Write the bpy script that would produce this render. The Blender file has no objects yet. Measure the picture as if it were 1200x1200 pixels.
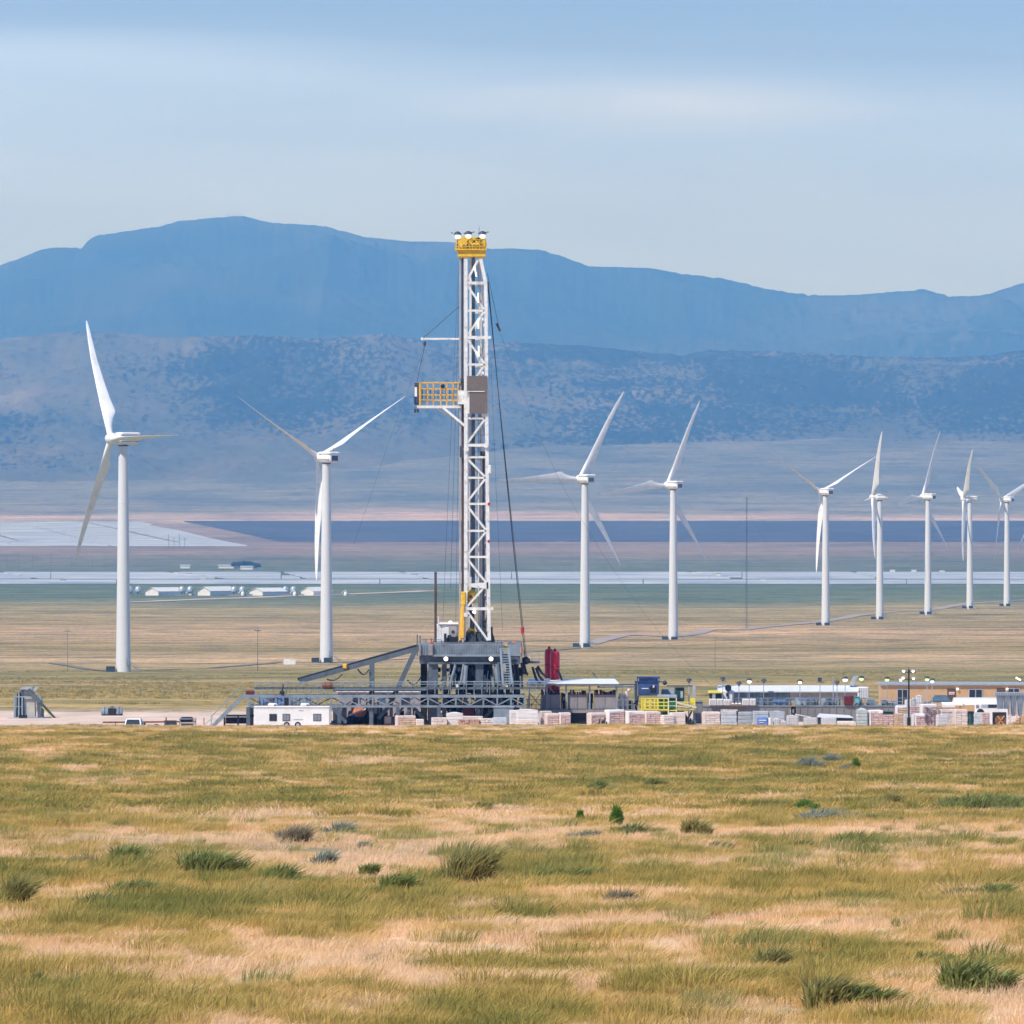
import bpy, math, random
import numpy as np
from mathutils import Vector, Matrix

random.seed(7)
rng = np.random.default_rng(11)
C = bpy.context.scene.collection
S = bpy.context.scene
R = math.radians

# ------------------------------------------------------------------ camera
CAMZ = 25.0                       # the rig pad is z = 0
cam_data = bpy.data.cameras.new("camera")
cam = bpy.data.objects.new("camera", cam_data)
C.objects.link(cam)
cam.location = (0, 0, CAMZ)
cam.rotation_euler = (R(90), 0, 0)
cam_data.sensor_width = 36
cam_data.lens = 300
cam_data.clip_start = 1
cam_data.clip_end = 90000
S.camera = cam

# ------------------------------------------------------------------ sun, sky, exposure
SUN_EL, SUN_AZ = R(48), R(226)    # azimuth clockwise from +Y: behind and left of the camera
sd = Vector((math.sin(SUN_AZ) * math.cos(SUN_EL), math.cos(SUN_AZ) * math.cos(SUN_EL), math.sin(SUN_EL)))
sun_data = bpy.data.lights.new("sun", 'SUN')
sun_data.energy = 4.7
sun_data.angle = R(0.6)
sun_data.color = (1.0, 0.965, 0.925)
sun = bpy.data.objects.new("sun", sun_data)
sun.rotation_euler = sd.to_track_quat('Z', 'Y').to_euler()
sun.location = (0, 0, 400)
C.objects.link(sun)

W = bpy.data.worlds.new("World")
S.world = W
W.use_nodes = True
nt = W.node_tree
nt.nodes.clear()
def N(nt, typ, **kw):
    n = nt.nodes.new(typ)
    for k, v in kw.items():
        if k == 'inp':
            for kk, vv in v.items():
                n.inputs[kk].default_value = vv
        else:
            setattr(n, k, v)
    return n
def ramp(nt, stops, interp='LINEAR'):
    n = nt.nodes.new('ShaderNodeValToRGB')
    cr = n.color_ramp
    cr.interpolation = interp
    while len(cr.elements) > 1:
        cr.elements.remove(cr.elements[-1])
    cr.elements[0].position = stops[0][0]
    cr.elements[0].color = (*stops[0][1][:3], 1)
    for p, c in stops[1:]:
        e = cr.elements.new(p)
        e.color = (*c[:3], 1)
    return n
def g3(v):
    return (v, v, v)
L = nt.links.new
sky = N(nt, 'ShaderNodeTexSky', sky_type='NISHITA', sun_disc=False, sun_elevation=SUN_EL, sun_rotation=SUN_AZ,
        altitude=1500, air_density=1.0, dust_density=1.0, ozone_density=1.5)
bg_sky = N(nt, 'ShaderNodeBackground', inp={'Strength': 0.10})
L(sky.outputs[0], bg_sky.inputs[0])
tc = N(nt, 'ShaderNodeTexCoord')
sep = N(nt, 'ShaderNodeSeparateXYZ')
L(tc.outputs['Generated'], sep.inputs[0])
# a thin high veil of cloud: layer coordinates are the direction projected on a flat cloud deck
mp = N(nt, 'ShaderNodeMapping', inp={'Scale': (10.0, 10.0, 62.0), 'Location': (3.1, 0.4, 0.2)})
L(tc.outputs['Generated'], mp.inputs[0])
nz = N(nt, 'ShaderNodeTexNoise', inp={'Scale': 1.0, 'Detail': 5.0, 'Roughness': 0.5, 'Distortion': 0.25})
L(mp.outputs[0], nz.inputs['Vector'])
nz2 = N(nt, 'ShaderNodeTexNoise', inp={'Scale': 0.45, 'Detail': 2.0, 'Roughness': 0.5})
L(mp.outputs[0], nz2.inputs['Vector'])
# elevation of the veil's soft upper edge, wavering along the horizon
xs = N(nt, 'ShaderNodeMath', operation='MULTIPLY', inp={1: -0.045})
L(sep.outputs[0], xs.inputs[0])
wv = N(nt, 'ShaderNodeMath', operation='MULTIPLY_ADD', inp={1: 0.020, 2: -0.010})
L(nz2.outputs[0], wv.inputs[0])
z1 = N(nt, 'ShaderNodeMath', operation='ADD'); L(sep.outputs[2], z1.inputs[0]); L(wv.outputs[0], z1.inputs[1])
z2 = N(nt, 'ShaderNodeMath', operation='SUBTRACT'); L(z1.outputs[0], z2.inputs[0]); L(xs.outputs[0], z2.inputs[1])
z3 = N(nt, 'ShaderNodeMath', operation='MULTIPLY', inp={1: 10.0}); L(z2.outputs[0], z3.inputs[0])
edge = ramp(nt, [(0.0, g3(.80)), (0.30, g3(.66)), (0.40, g3(.82)), (0.485, g3(.90)), (0.515, g3(.62)), (0.545, g3(.25)), (0.62, g3(.10)), (0.75, g3(.22)), (1.0, g3(.08))])
L(z3.outputs[0], edge.inputs[0])
m1 = N(nt, 'ShaderNodeMath', operation='MULTIPLY_ADD', inp={1: 1.3, 2: 0.30})
L(nz.outputs[0], m1.inputs[0])
m2 = N(nt, 'ShaderNodeMath', operation='MULTIPLY', use_clamp=True)
L(edge.outputs[0], m2.inputs[0]); L(m1.outputs[0], m2.inputs[1])
bg_cl = N(nt, 'ShaderNodeBackground', inp={'Color': (0.50, 0.70, 1.10, 1), 'Strength': 1.2})
bg_bl = N(nt, 'ShaderNodeBackground', inp={'Color': (0.12, 0.31, 0.85, 1), 'Strength': 0.85})
mixb = N(nt, 'ShaderNodeMixShader', inp={0: 0.6})
L(bg_sky.outputs[0], mixb.inputs[1]); L(bg_bl.outputs[0], mixb.inputs[2])
mixw = N(nt, 'ShaderNodeMixShader')
L(m2.outputs[0], mixw.inputs[0]); L(mixb.outputs[0], mixw.inputs[1]); L(bg_cl.outputs[0], mixw.inputs[2])
# one brighter streak of thin cloud in the veil
ms_ = N(nt, 'ShaderNodeMapping', inp={'Location': (-.009 * 34, 0, -.0480 * 260), 'Scale': (34, 0, 260)})
L(tc.outputs['Generated'], ms_.inputs[0])
wn = N(nt, 'ShaderNodeVectorMath', operation='MULTIPLY_ADD', inp={1: (2.4, 0, 2.2), 2: (-1.2, 0, -1.1)})
L(nz.outputs[1], wn.inputs[0])
wa = N(nt, 'ShaderNodeVectorMath', operation='ADD'); L(ms_.outputs[0], wa.inputs[0]); L(wn.outputs[0], wa.inputs[1])
gr = N(nt, 'ShaderNodeTexGradient', gradient_type='SPHERICAL'); L(wa.outputs[0], gr.inputs[0])
gs = N(nt, 'ShaderNodeMath', operation='MULTIPLY', inp={1: .20}); L(gr.outputs[1], gs.inputs[0])
bg_st = N(nt, 'ShaderNodeBackground', inp={'Color': (0.92, 0.95, 1.0, 1), 'Strength': 1.5})
mixs = N(nt, 'ShaderNodeMixShader'); L(gs.outputs[0], mixs.inputs[0]); L(mixw.outputs[0], mixs.inputs[1]); L(bg_st.outputs[0], mixs.inputs[2])
wo = N(nt, 'ShaderNodeOutputWorld')
L(mixs.outputs[0], wo.inputs[0])

S.view_settings.view_transform = 'Standard'
S.view_settings.look = 'None'
S.view_settings.exposure = 0.0
S.view_settings.gamma = 1.0
S.cycles.max_bounces = 5
S.cycles.diffuse_bounces = 2
S.cycles.glossy_bounces = 2
S.cycles.transparent_max_bounces = 12
S.cycles.volume_bounces = 0
S.cycles.use_denoising = True

# ------------------------------------------------------------------ materials
MATS = {}
def mat(name, col, rough=0.6, metal=0.0, var=0.12, scale=2.0, bump=0.0, spec=0.4, emit=None, dirt=None, stretch=(1, 1, 1), detail=4.0):
    """procedural paint / metal / fabric: base colour varied by noise, optional dirt colour and bump"""
    if name in MATS:
        return MATS[name]
    m = bpy.data.materials.new(name)
    m.use_nodes = True
    t = m.node_tree
    b = t.nodes['Principled BSDF']
    b.inputs['Roughness'].default_value = rough
    b.inputs['Metallic'].default_value = metal
    b.inputs['Specular IOR Level'].default_value = spec
    co = N(t, 'ShaderNodeTexCoord')
    mpn = N(t, 'ShaderNodeMapping', inp={'Scale': stretch})
    t.links.new(co.outputs['Object'], mpn.inputs[0])
    n1 = N(t, 'ShaderNodeTexNoise', inp={'Scale': scale, 'Detail': detail, 'Roughness': 0.6})
    t.links.new(mpn.outputs[0], n1.inputs['Vector'])
    lo = tuple(max(0, c * (1 - var)) for c in col)
    hi = tuple(min(1, c * (1 + var)) for c in col)
    if dirt is None:
        stops = [(0.3, lo), (0.7, hi)]
    else:
        stops = [(0.28, dirt), (0.42, lo), (0.7, hi)]
    rp = ramp(t, stops)
    t.links.new(n1.outputs[0], rp.inputs[0])
    t.links.new(rp.outputs[0], b.inputs['Base Color'])
    if bump:
        bn = N(t, 'ShaderNodeBump', inp={'Strength': bump, 'Distance': 0.05})
        t.links.new(n1.outputs[0], bn.inputs['Height'])
        t.links.new(bn.outputs[0], b.inputs['Normal'])
    if emit:
        b.inputs['Emission Color'].default_value = (*emit[0], 1)
        b.inputs['Emission Strength'].default_value = emit[1]
    MATS[name] = m
    return m

white_paint = mat('white_paint', (.78, .78, .76), .45, var=.05, scale=.6, dirt=(.66, .65, .62))
tower_paint = mat('tower_paint', (.68, .69, .70), .5, var=.04, scale=.12, dirt=(.60, .61, .62), stretch=(1, 1, .15))
blade_paint = mat('blade_paint', (.84, .84, .83), .4, var=.04, scale=.25, dirt=(.66, .65, .63))
mast_white = mat('mast_white', (.76, .75, .71), .5, var=.12, scale=1.6, dirt=(.40, .36, .31))
steel_grey = mat('steel_grey', (.11, .14, .165), .55, .15, var=.15, scale=1.5, dirt=(.08, .085, .09))
steel_light = mat('steel_light', (.24, .29, .33), .5, .15, var=.15, scale=1.0, dirt=(.15, .16, .17))
steel_dark = mat('steel_dark', (.06, .07, .085), .55, .2, var=.3, scale=2.5)
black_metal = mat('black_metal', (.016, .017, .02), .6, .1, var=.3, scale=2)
beige_metal = mat('beige_metal', (.30, .27, .27), .55, .1, var=.1, scale=1.0, dirt=(.2, .18, .17))
rail_grey = mat('rail_grey', (.27, .33, .37), .5, .2, var=.1, scale=2)
pipe_brown = mat('pipe_brown', (.11, .07, .055), .55, .3, var=.3, scale=1.0)
pipe_grey = mat('pipe_grey', (.42, .40, .40), .5, .3, var=.15, scale=1.0)
yellow_paint = mat('yellow_paint', (.82, .50, .03), .5, var=.15, scale=2.0, dirt=(.4, .2, .03))
safety_yellow = mat('safety_yellow', (.72, .62, .05), .5, var=.1, scale=2.0)
orange_paint = mat('orange_paint', (.78, .44, .05), .5, var=.15, scale=2.0)
red_paint = mat('red_paint', (.66, .018, .03), .35, var=.15, scale=.8, dirt=(.5, .02, .025))
dark_red = mat('dark_red', (.16, .02, .025), .5, var=.2)
blue_paint = mat('blue_paint', (.045, .09, .24), .5, var=.2, scale=1.2, dirt=(.03, .04, .08))
blue_container = mat('blue_container', (.10, .20, .42), .5, var=.2, scale=1.2)
cyan_paint = mat('cyan_paint', (.1, .42, .52), .5)
green_paint = mat('green_paint', (.02, .14, .06), .45, var=.2)
dark_green = mat('dark_green', (.015, .06, .055), .45, var=.2)
wind_cloth = mat('wind_cloth', (.20, .17, .15), .85, var=.08, scale=1.5)
glass_dark = mat('glass_dark', (.03, .035, .045), .12, var=.3, scale=1.5, spec=.6)
glass_blue = mat('glass_blue', (.10, .16, .22), .15, var=.3, scale=1.0, spec=.6)
wall_tan = mat('wall_tan', (.52, .34, .18), .7, var=.05, scale=1.5, dirt=(.42, .28, .16))
door_brown = mat('door_brown', (.09, .06, .055), .6)
galv = mat('galvanised', (.45, .50, .54), .4, .4, var=.15, scale=1.5)
galv_blue = mat('galvanised_blue', (.24, .32, .40), .4, .5, var=.3, scale=1.2, stretch=(3, 3, .3))
rust_brown = mat('rust_brown', (.20, .09, .05), .75, .1, var=.4, scale=3)
plastic_white = mat('plastic_white', (.80, .75, .71), .4, var=.06, scale=2.5, bump=.4)
plastic_dirty = mat('plastic_dirty', (.70, .58, .51), .45, var=.12, scale=2.5, bump=.4)
bag_pink = mat('bag_pink', (.58, .42, .38), .75, var=.16, scale=2.2)
bag_tan = mat('bag_tan', (.58, .42, .29), .75, var=.22, scale=2.2)
bag_brick = mat('bag_brick', (.48, .30, .22), .8, var=.35, scale=3.0)
bag_white = mat('bag_white', (.72, .62, .55), .7, var=.1, scale=2.5)
bag_grey = mat('bag_grey', (.36, .38, .40), .6, var=.18, scale=2.0)
wrap_grey = mat('wrap_grey', (.50, .53, .56), .35, var=.15, scale=2.5, bump=.4)
wood = mat('wood', (.45, .30, .17), .8, var=.25, scale=5.0, stretch=(1, 6, 1))
lumber = mat('lumber', (.50, .30, .12), .8, var=.25, scale=4.0)
blue_tarp = mat('blue_tarp', (.12, .22, .50), .45, var=.15, scale=2)
concrete = mat('concrete', (.34, .33, .31), .85, var=.12, scale=1.5, bump=.2)
tank_grey = mat('tank_grey', (.22, .215, .21), .6, .1, var=.12, scale=.8, dirt=(.16, .15, .14), stretch=(1, 1, .3))
orange_tarp = mat('orange_tarp', (.70, .25, .15), .6, var=.15)
rubber = mat('rubber', (.02, .02, .02), .8)
hose_black = mat('hose_black', (.025, .025, .028), .5)
lamp_on = mat('lamp_on', (.9, .9, .8), .4, emit=((1.0, .95, .78), 2.2))
lamp_green = mat('lamp_green', (.6, .8, .3), .4, emit=((.75, 1.0, .45), 1.1))
lamp_tube = mat('lamp_tube', (.9, .9, .7), .4, emit=((1.0, .98, .75), 1.6))
lamp_tail = mat('lamp_red', (.4, .01, .01), .3)
sign_white = mat('sign_white', (.8, .75, .74), .5)
sign_red = mat('sign_red', (.6, .03, .04), .5)
wire_dark = mat('wire_dark', (.05, .06, .07), .6)

# ------------------------------------------------------------------ mesh builder
ORG = {}      # world origin of every root / part built in world coordinates
class MB:
    def __init__(s):
        s.v = []; s.f = []
    def add(s, vs, fs):
        o = len(s.v)
        s.v += [tuple(v) for v in vs]
        s.f += [tuple(i + o for i in f) for f in fs]
        return s
    def box(s, x0, x1, y0, y1, z0, z1):
        return s.add([(x0, y0, z0), (x1, y0, z0), (x1, y1, z0), (x0, y1, z0), (x0, y0, z1), (x1, y0, z1), (x1, y1, z1), (x0, y1, z1)],
                     [(0, 3, 2, 1), (4, 5, 6, 7), (0, 1, 5, 4), (1, 2, 6, 5), (2, 3, 7, 6), (3, 0, 4, 7)])
    def hexa(s, lo, hi):
        """lo, hi: four points each, anticlockwise from above"""
        return s.add(list(lo) + list(hi), [(0, 3, 2, 1), (4, 5, 6, 7), (0, 1, 5, 4), (1, 2, 6, 5), (2, 3, 7, 6), (3, 0, 4, 7)])
    def cbox(s, x0, x1, y0, y1, z0, z1, c=.05, j=0.0):
        """chamfered, slightly irregular box (bags, covers, bodies)"""
        vs = []
        def r(): return random.uniform(-j, j)
        for z, k in ((z0, c), (z0 + c, 0), (z1 - c, 0), (z1, c)):
            a, b, d, e = x0 + k, x1 - k, y0 + k, y1 - k
            h = c
            ring = [(a + h, d), (b - h, d), (b, d + h), (b, e - h), (b - h, e), (a + h, e), (a, e - h), (a, d + h)]
            vs += [(p[0] + r(), p[1] + r(), z + r()) for p in ring]
        fs = [tuple(range(7, -1, -1)), tuple(range(24, 32))]
        for k in range(3):
            for i in range(8):
                n = (i + 1) % 8
                fs.append((k * 8 + i, k * 8 + n, k * 8 + 8 + n, k * 8 + 8 + i))
        return s.add(vs, fs)
    def bar(s, p, q, w=.1, h=None):
        p = Vector(p); q = Vector(q); h = h or w
        d = (q - p)
        if d.length < 1e-6: return s
        d.normalize()
        up = Vector((0, 0, 1)) if abs(d.z) < .95 else Vector((1, 0, 0))
        a = d.cross(up).normalized() * (w / 2)
        b = a.cross(d).normalized() * (h / 2)
        lo = [p - a - b, p + a - b, p + a + b, p - a + b]
        hi = [q - a - b, q + a - b, q + a + b, q - a + b]
        return s.hexa(lo, hi)
    def tube(s, p, q, r, r2=None, n=8, cap=True):
        p = Vector(p); q = Vector(q); r2 = r if r2 is None else r2
        d = (q - p).normalized()
        up = Vector((0, 0, 1)) if abs(d.z) < .95 else Vector((1, 0, 0))
        a = d.cross(up).normalized(); b = a.cross(d).normalized()
        vs = []
        for c, rr in ((p, r), (q, r2)):
            for i in range(n):
                t = 2 * math.pi * i / n
                vs.append(c + a * math.cos(t) * rr + b * math.sin(t) * rr)
        fs = [(i, (i + 1) % n, n + (i + 1) % n, n + i) for i in range(n)]
        if cap:
            fs += [tuple(range(n - 1, -1, -1)), tuple(range(n, 2 * n))]
        return s.add(vs, fs)
    def path(s, pts, r, n=6):
        for a, b in zip(pts[:-1], pts[1:]):
            s.tube(a, b, r, n=n)
        return s
    def lathe(s, c, prof, n=16, axis='z'):
        """prof: list of (radius, height) from bottom to top"""
        vs = []
        for r, z in prof:
            for i in range(n):
                t = 2 * math.pi * i / n
                if axis == 'z': p = (c[0] + r * math.cos(t), c[1] + r * math.sin(t), c[2] + z)
                elif axis == 'x': p = (c[0] + z, c[1] + r * math.cos(t), c[2] + r * math.sin(t))
                else: p = (c[0] + r * math.sin(t), c[1] + z, c[2] + r * math.cos(t))
                vs.append(p)
        fs = []
        for k in range(len(prof) - 1):
            for i in range(n):
                j = (i + 1) % n
                fs.append((k * n + i, k * n + j, k * n + n + j, k * n + n + i))
        fs.append(tuple(range(n - 1, -1, -1)))
        fs.append(tuple(range((len(prof) - 1) * n, len(prof) * n)))
        return s.add(vs, fs)
    def ball(s, c, r, sz=1.0, n=10):
        prof = [(r * math.sin(math.pi * k / 7) + 1e-4, -r * sz * math.cos(math.pi * k / 7)) for k in range(8)]
        return s.lathe(c, prof, n)
    def build(s, name, m, parent=None, smooth=False, local=False, origin=None):
        org = Vector((0, 0, 0))
        if parent is not None and not local:
            org = ORG.get(parent.name, Vector((0, 0, 0)))
        elif origin is not None:
            org = Vector(origin)
        me = bpy.data.meshes.new(name)
        me.from_pydata([(v[0] - org.x, v[1] - org.y, v[2] - org.z) for v in s.v], [], s.f)
        if smooth:
            me.polygons.foreach_set('use_smooth', [True] * len(me.polygons))
            try: me.set_sharp_from_angle(angle=R(40))
            except Exception: pass
        me.materials.append(m)
        o = bpy.data.objects.new(name, me)
        C.objects.link(o)
        if parent is not None:
            o.parent = parent
            ORG[o.name] = org
        else:
            o.location = org
            ORG[o.name] = org
        return o

def tag(o, label=None, cat=None, group=None, kind=None):
    if label: o['label'] = label
    if cat: o['category'] = cat
    if group: o['group'] = group
    if kind: o['kind'] = kind
    return o
def thing(name, loc, label, cat, group=None, rz=0.0):
    o = bpy.data.objects.new(name, None)
    o.empty_display_size = .5
    C.objects.link(o)
    o.location = loc
    o.rotation_euler = (0, 0, rz)
    ORG[o.name] = Vector(loc)
    return tag(o, label, cat, group)
def kids(o):
    return [c for c in bpy.data.objects if c.parent == o]
def copy_tree(o, parent=None, depth=0):
    c = o.copy()
    C.objects.link(c)
    if parent is not None: c.parent = parent
    for ch in kids(o):
        copy_tree(ch, c, depth + 1)
    return c
def P(px, py, d):
    """point at distance d that the photograph shows at px, py"""
    return Vector(((px - 600) * d / 1e4, d, CAMZ - (py - 600) * d / 1e4))

# ------------------------------------------------------------------ value noise
def _hash(ix, iy, seed):
    h = (ix * 374761393 + iy * 668265263 + seed * 1442695041) & 0xFFFFFFFF
    h = ((h ^ (h >> 13)) * 1274126177) & 0xFFFFFFFF
    return ((h ^ (h >> 16)) & 0xFFFF) / 65535.0
def vnoise(x, y, seed=0):
    x = np.asarray(x, float); y = np.asarray(y, float)
    ix = np.floor(x).astype(np.int64); iy = np.floor(y).astype(np.int64)
    fx = x - ix; fy = y - iy
    fx = fx * fx * (3 - 2 * fx); fy = fy * fy * (3 - 2 * fy)
    a = _hash(ix, iy, seed); b = _hash(ix + 1, iy, seed); c = _hash(ix, iy + 1, seed); d = _hash(ix + 1, iy + 1, seed)
    return (a * (1 - fx) + b * fx) * (1 - fy) + (c * (1 - fx) + d * fx) * fy
def fbm(x, y, seed=0, oct=4, gain=.5):
    t = 0; amp = 1; tot = 0
    for k in range(oct):
        t = t + amp * vnoise(x * 2 ** k + 17.3 * k, y * 2 ** k + 9.1 * k, seed + k)
        tot += amp; amp *= gain
    return t / tot
def ridged(x, y, seed=0, oct=5, gain=.5):
    t = 0; amp = 1; tot = 0
    for k in range(oct):
        n = 1 - np.abs(2 * vnoise(x * 2 ** k + 7.7 * k, y * 2 ** k + 3.1 * k, seed + k) - 1)
        t = t + amp * n * n; tot += amp; amp *= gain
    return t / tot
def sstep(a, b, x):
    t = np.clip((x - a) / (b - a), 0, 1)
    return t * t * (3 - 2 * t)

# ------------------------------------------------------------------ terrain profile (depth below the camera, by distance)
TD = np.array([-300, 0, 60, 111, 200, 333, 555, 769, 900, 940, 962, 976, 985, 1052, 1110, 1220, 1500, 2000, 2933, 3333, 4065, 4405, 5102,
               5587, 5814, 6250, 6410, 7000, 7900, 8875, 9860, 11000, 12000, 13500, 16000, 17500, 19000, 20500, 22000, 24000], float)
TZ = np.array([3, 4.6, 5.8, 6.67, 8.4, 11.6, 16.7, 20.7, 22.75, 23.75, 25.3, 25.3, 25, 25, 25.6, 27.5, 32.2, 40.8, 55.1, 59, 64.2, 66, 67.9,
               70.0, 70.0, 70.7, 70.7, 71, 71, 71, 71, 66, 57.6, 48.6, 19.2, 3.5, -32, -92, -168, -300], float)
def _pchip(x, xs, ys):
    h = np.diff(xs); dl = np.diff(ys) / h
    m = np.zeros_like(ys)
    for i in range(1, len(xs) - 1):
        if dl[i - 1] * dl[i] > 0:
            w1 = 2 * h[i] + h[i - 1]; w2 = h[i] + 2 * h[i - 1]
            m[i] = (w1 + w2) / (w1 / dl[i - 1] + w2 / dl[i])
    m[0] = dl[0]; m[-1] = dl[-1]
    x = np.clip(x, xs[0], xs[-1])
    k = np.clip(np.searchsorted(xs, x) - 1, 0, len(xs) - 2)
    t = (x - xs[k]) / h[k]
    return ((2*t**3 - 3*t**2 + 1) * ys[k] + (t**3 - 2*t**2 + t) * h[k] * m[k] + (-2*t**3 + 3*t**2) * ys[k+1] + (t**3 - t**2) * h[k] * m[k+1])
def ground_z(x, d):
    x = np.asarray(x, float); d = np.asarray(d, float)
    z = CAMZ - _pchip(d, TD, TZ)
    near = sstep(20, 90, d) * (1 - sstep(890, 945, d))
    z = z + near * ((fbm(x / 14, d / 30, 3) - .5) * .9 + (fbm(x / 3.5, d / 6, 5) - .5) * .35)
    mid = sstep(1080, 1500, d) * (1 - sstep(7000, 9000, d))
    z = z + mid * (fbm(x / 160, d / 260, 9) - .5) * 2.2
    return z
def gz(x, d):
    return float(ground_z(np.array([x]), np.array([d]))[0])

def grid_object(name, X, Y, Z, m, smooth=True):
    nr, nc = X.shape
    me = bpy.data.meshes.new(name)
    co = np.stack([X.ravel(), Y.ravel(), Z.ravel()], 1).astype(np.float32)
    r, c = np.meshgrid(np.arange(nr - 1), np.arange(nc - 1), indexing='ij')
    a = (r * nc + c).ravel()
    q = np.stack([a, a + 1, a + nc + 1, a + nc], 1).astype(np.int32)
    me.vertices.add(len(co)); me.vertices.foreach_set('co', co.ravel())
    me.loops.add(q.size); me.loops.foreach_set('vertex_index', q.ravel())
    me.polygons.add(len(q)); me.polygons.foreach_set('loop_start', np.arange(0, q.size, 4, dtype=np.int32))
    me.update(calc_edges=True)
    if smooth:
        me.polygons.foreach_set('use_smooth', np.ones(len(q), bool))
    me.materials.append(m)
    o = bpy.data.objects.new(name, me)
    C.objects.link(o)
    return o

# ------------------------------------------------------------------ terrain materials
def lin(r, g, b):
    def f(c):
        c /= 255
        return c / 12.92 if c < .04045 else ((c + .055) / 1.055) ** 2.4
    return (f(r), f(g), f(b))
def ground_material():
    m = bpy.data.materials.new('prairie_soil')
    m.use_nodes = True
    t = m.node_tree; Lk = t.links.new
    b = t.nodes['Principled BSDF']
    b.inputs['Roughness'].default_value = .95
    b.inputs['Specular IOR Level'].default_value = .05
    geo = N(t, 'ShaderNodeNewGeometry')
    se = N(t, 'ShaderNodeSeparateXYZ'); Lk(geo.outputs['Position'], se.inputs[0])
    # log of the distance north, wavering with large noise, picks the vegetation belt
    mpn = N(t, 'ShaderNodeMapping', inp={'Scale': (1/420., 1/900., 0)}); Lk(geo.outputs['Position'], mpn.inputs[0])
    nb = N(t, 'ShaderNodeTexNoise', inp={'Scale': 1.0, 'Detail': 4.0, 'Roughness': .55}); Lk(mpn.outputs[0], nb.inputs['Vector'])
    lg = N(t, 'ShaderNodeMath', operation='LOGARITHM', inp={1: 10.0})
    mx = N(t, 'ShaderNodeMath', operation='MAXIMUM', inp={1: 50.0}); Lk(se.outputs[1], mx.inputs[0]); Lk(mx.outputs[0], lg.inputs[0])
    w = N(t, 'ShaderNodeMath', operation='MULTIPLY_ADD', inp={1: .07, 2: -.035}); Lk(nb.outputs[0], w.inputs[0])
    ad = N(t, 'ShaderNodeMath', operation='ADD'); Lk(lg.outputs[0], ad.inputs[0]); Lk(w.outputs[0], ad.inputs[1])
    mr = N(t, 'ShaderNodeMapRange', inp={'From Min': 2.0, 'From Max': 4.4}); Lk(ad.outputs[0], mr.inputs[0])
    def q(d): return (math.log10(d) - 2) / 2.4
    soil, straw, olive, pink, sage = (.68, .48, .30), (.40, .30, .15), (.20, .185, .095), (.50, .35, .24), (.135, .155, .10)
    stops = [(q(100), soil), (q(940), soil), (q(965), (.58, .46, .36)), (q(1080), (.56, .42, .32)), (q(1110), (.46, .33, .15)), (q(1350), (.40, .295, .12)),
             (q(1700), (.31, .25, .11)), (q(2050), (.47, .33, .165)), (q(2500), (.27, .225, .085)), (q(3000), (.30, .24, .095)), (q(3500), (.48, .34, .19)),
             (q(4000), (.34, .25, .10)), (q(4700), (.49, .335, .185)), (q(5400), (.35, .26, .11)), (q(6300), (.36, .285, .13)), (q(6800), (.15, .175, .09)),
             (q(8500), (.13, .165, .085)), (q(10300), (.14, .165, .10)), (q(11300), (.17, .17, .115)), (q(12200), (.29, .22, .16)), (q(13500), (.26, .20, .17)),
             (q(15600), (.30, .24, .20)), (q(16300), (.56, .44, .37)), (q(17200), (.50, .37, .32)), (q(17900), (.24, .23, .18)), (q(19500), (.20, .20, .15)), (q(22500), (.17, .17, .13))]
    rp = ramp(t, stops); Lk(mr.outputs[0], rp.inputs[0])
    # patches (tens of metres), clumps (a few metres), and grain
    def noise(sx, sy, det, rough, dist=0.0):
        mm = N(t, 'ShaderNodeMapping', inp={'Scale': (1/sx, 1/sy, 0)}); Lk(geo.outputs['Position'], mm.inputs[0])
        nn = N(t, 'ShaderNodeTexNoise', inp={'Scale': 1.0, 'Detail': det, 'Roughness': rough, 'Distortion': dist}); Lk(mm.outputs[0], nn.inputs['Vector'])
        return nn.outputs[0]
    def overlay(base, fac, stops2):
        r2 = ramp(t, stops2); Lk(fac, r2.inputs[0])
        mi = N(t, 'ShaderNodeMix', data_type='RGBA', blend_type='MULTIPLY', inp={0: 1.0}); Lk(base, mi.inputs[6]); Lk(r2.outputs[0], mi.inputs[7])
        return mi.outputs[2]
    c = rp.outputs[0]
    c = overlay(c, noise(210, 110, 6, .68), [(.36, (.56, .63, .56)), (.5, (.97, .98, .95)), (.64, (1.28, 1.19, 1.14))])
    c = overlay(c, noise(26, 40, 5, .7), [(.36, (.55, .62, .56)), (.5, (1, 1, 1)), (.64, (1.3, 1.22, 1.16))])
    c = overlay(c, noise(2.6, 9, 4, .7), [(.38, (.60, .64, .58)), (.5, (1, 1, 1)), (.62, (1.2, 1.17, 1.12))])
    # far dark shrub clumps on the fans
    far = N(t, 'ShaderNodeMapRange', inp={'From Min': 9000, 'From Max': 15000}); Lk(se.outputs[1], far.inputs[0])
    f1 = noise(420, 800, 5, .6)
    r3 = ramp(t, [(.40, (.66, .70, .74)), (.52, (1, 1, 1)), (.66, (1.08, 1.05, 1.04)), (.72, (1.55, 1.4, 1.35))]); Lk(f1, r3.inputs[0])
    mi = N(t, 'ShaderNodeMix', data_type='RGBA', blend_type='MULTIPLY'); Lk(far.outputs[0], mi.inputs[0]); Lk(c, mi.inputs[6]); Lk(r3.outputs[0], mi.inputs[7])
    Lk(mi.outputs[2], b.inputs['Base Color'])
    bn = N(t, 'ShaderNodeBump', inp={'Strength': .5, 'Distance': .3}); Lk(noise(1.2, 1.2, 5, .7), bn.inputs['Height']); Lk(bn.outputs[0], b.inputs['Normal'])
    return m
prairie = ground_material()

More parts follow.
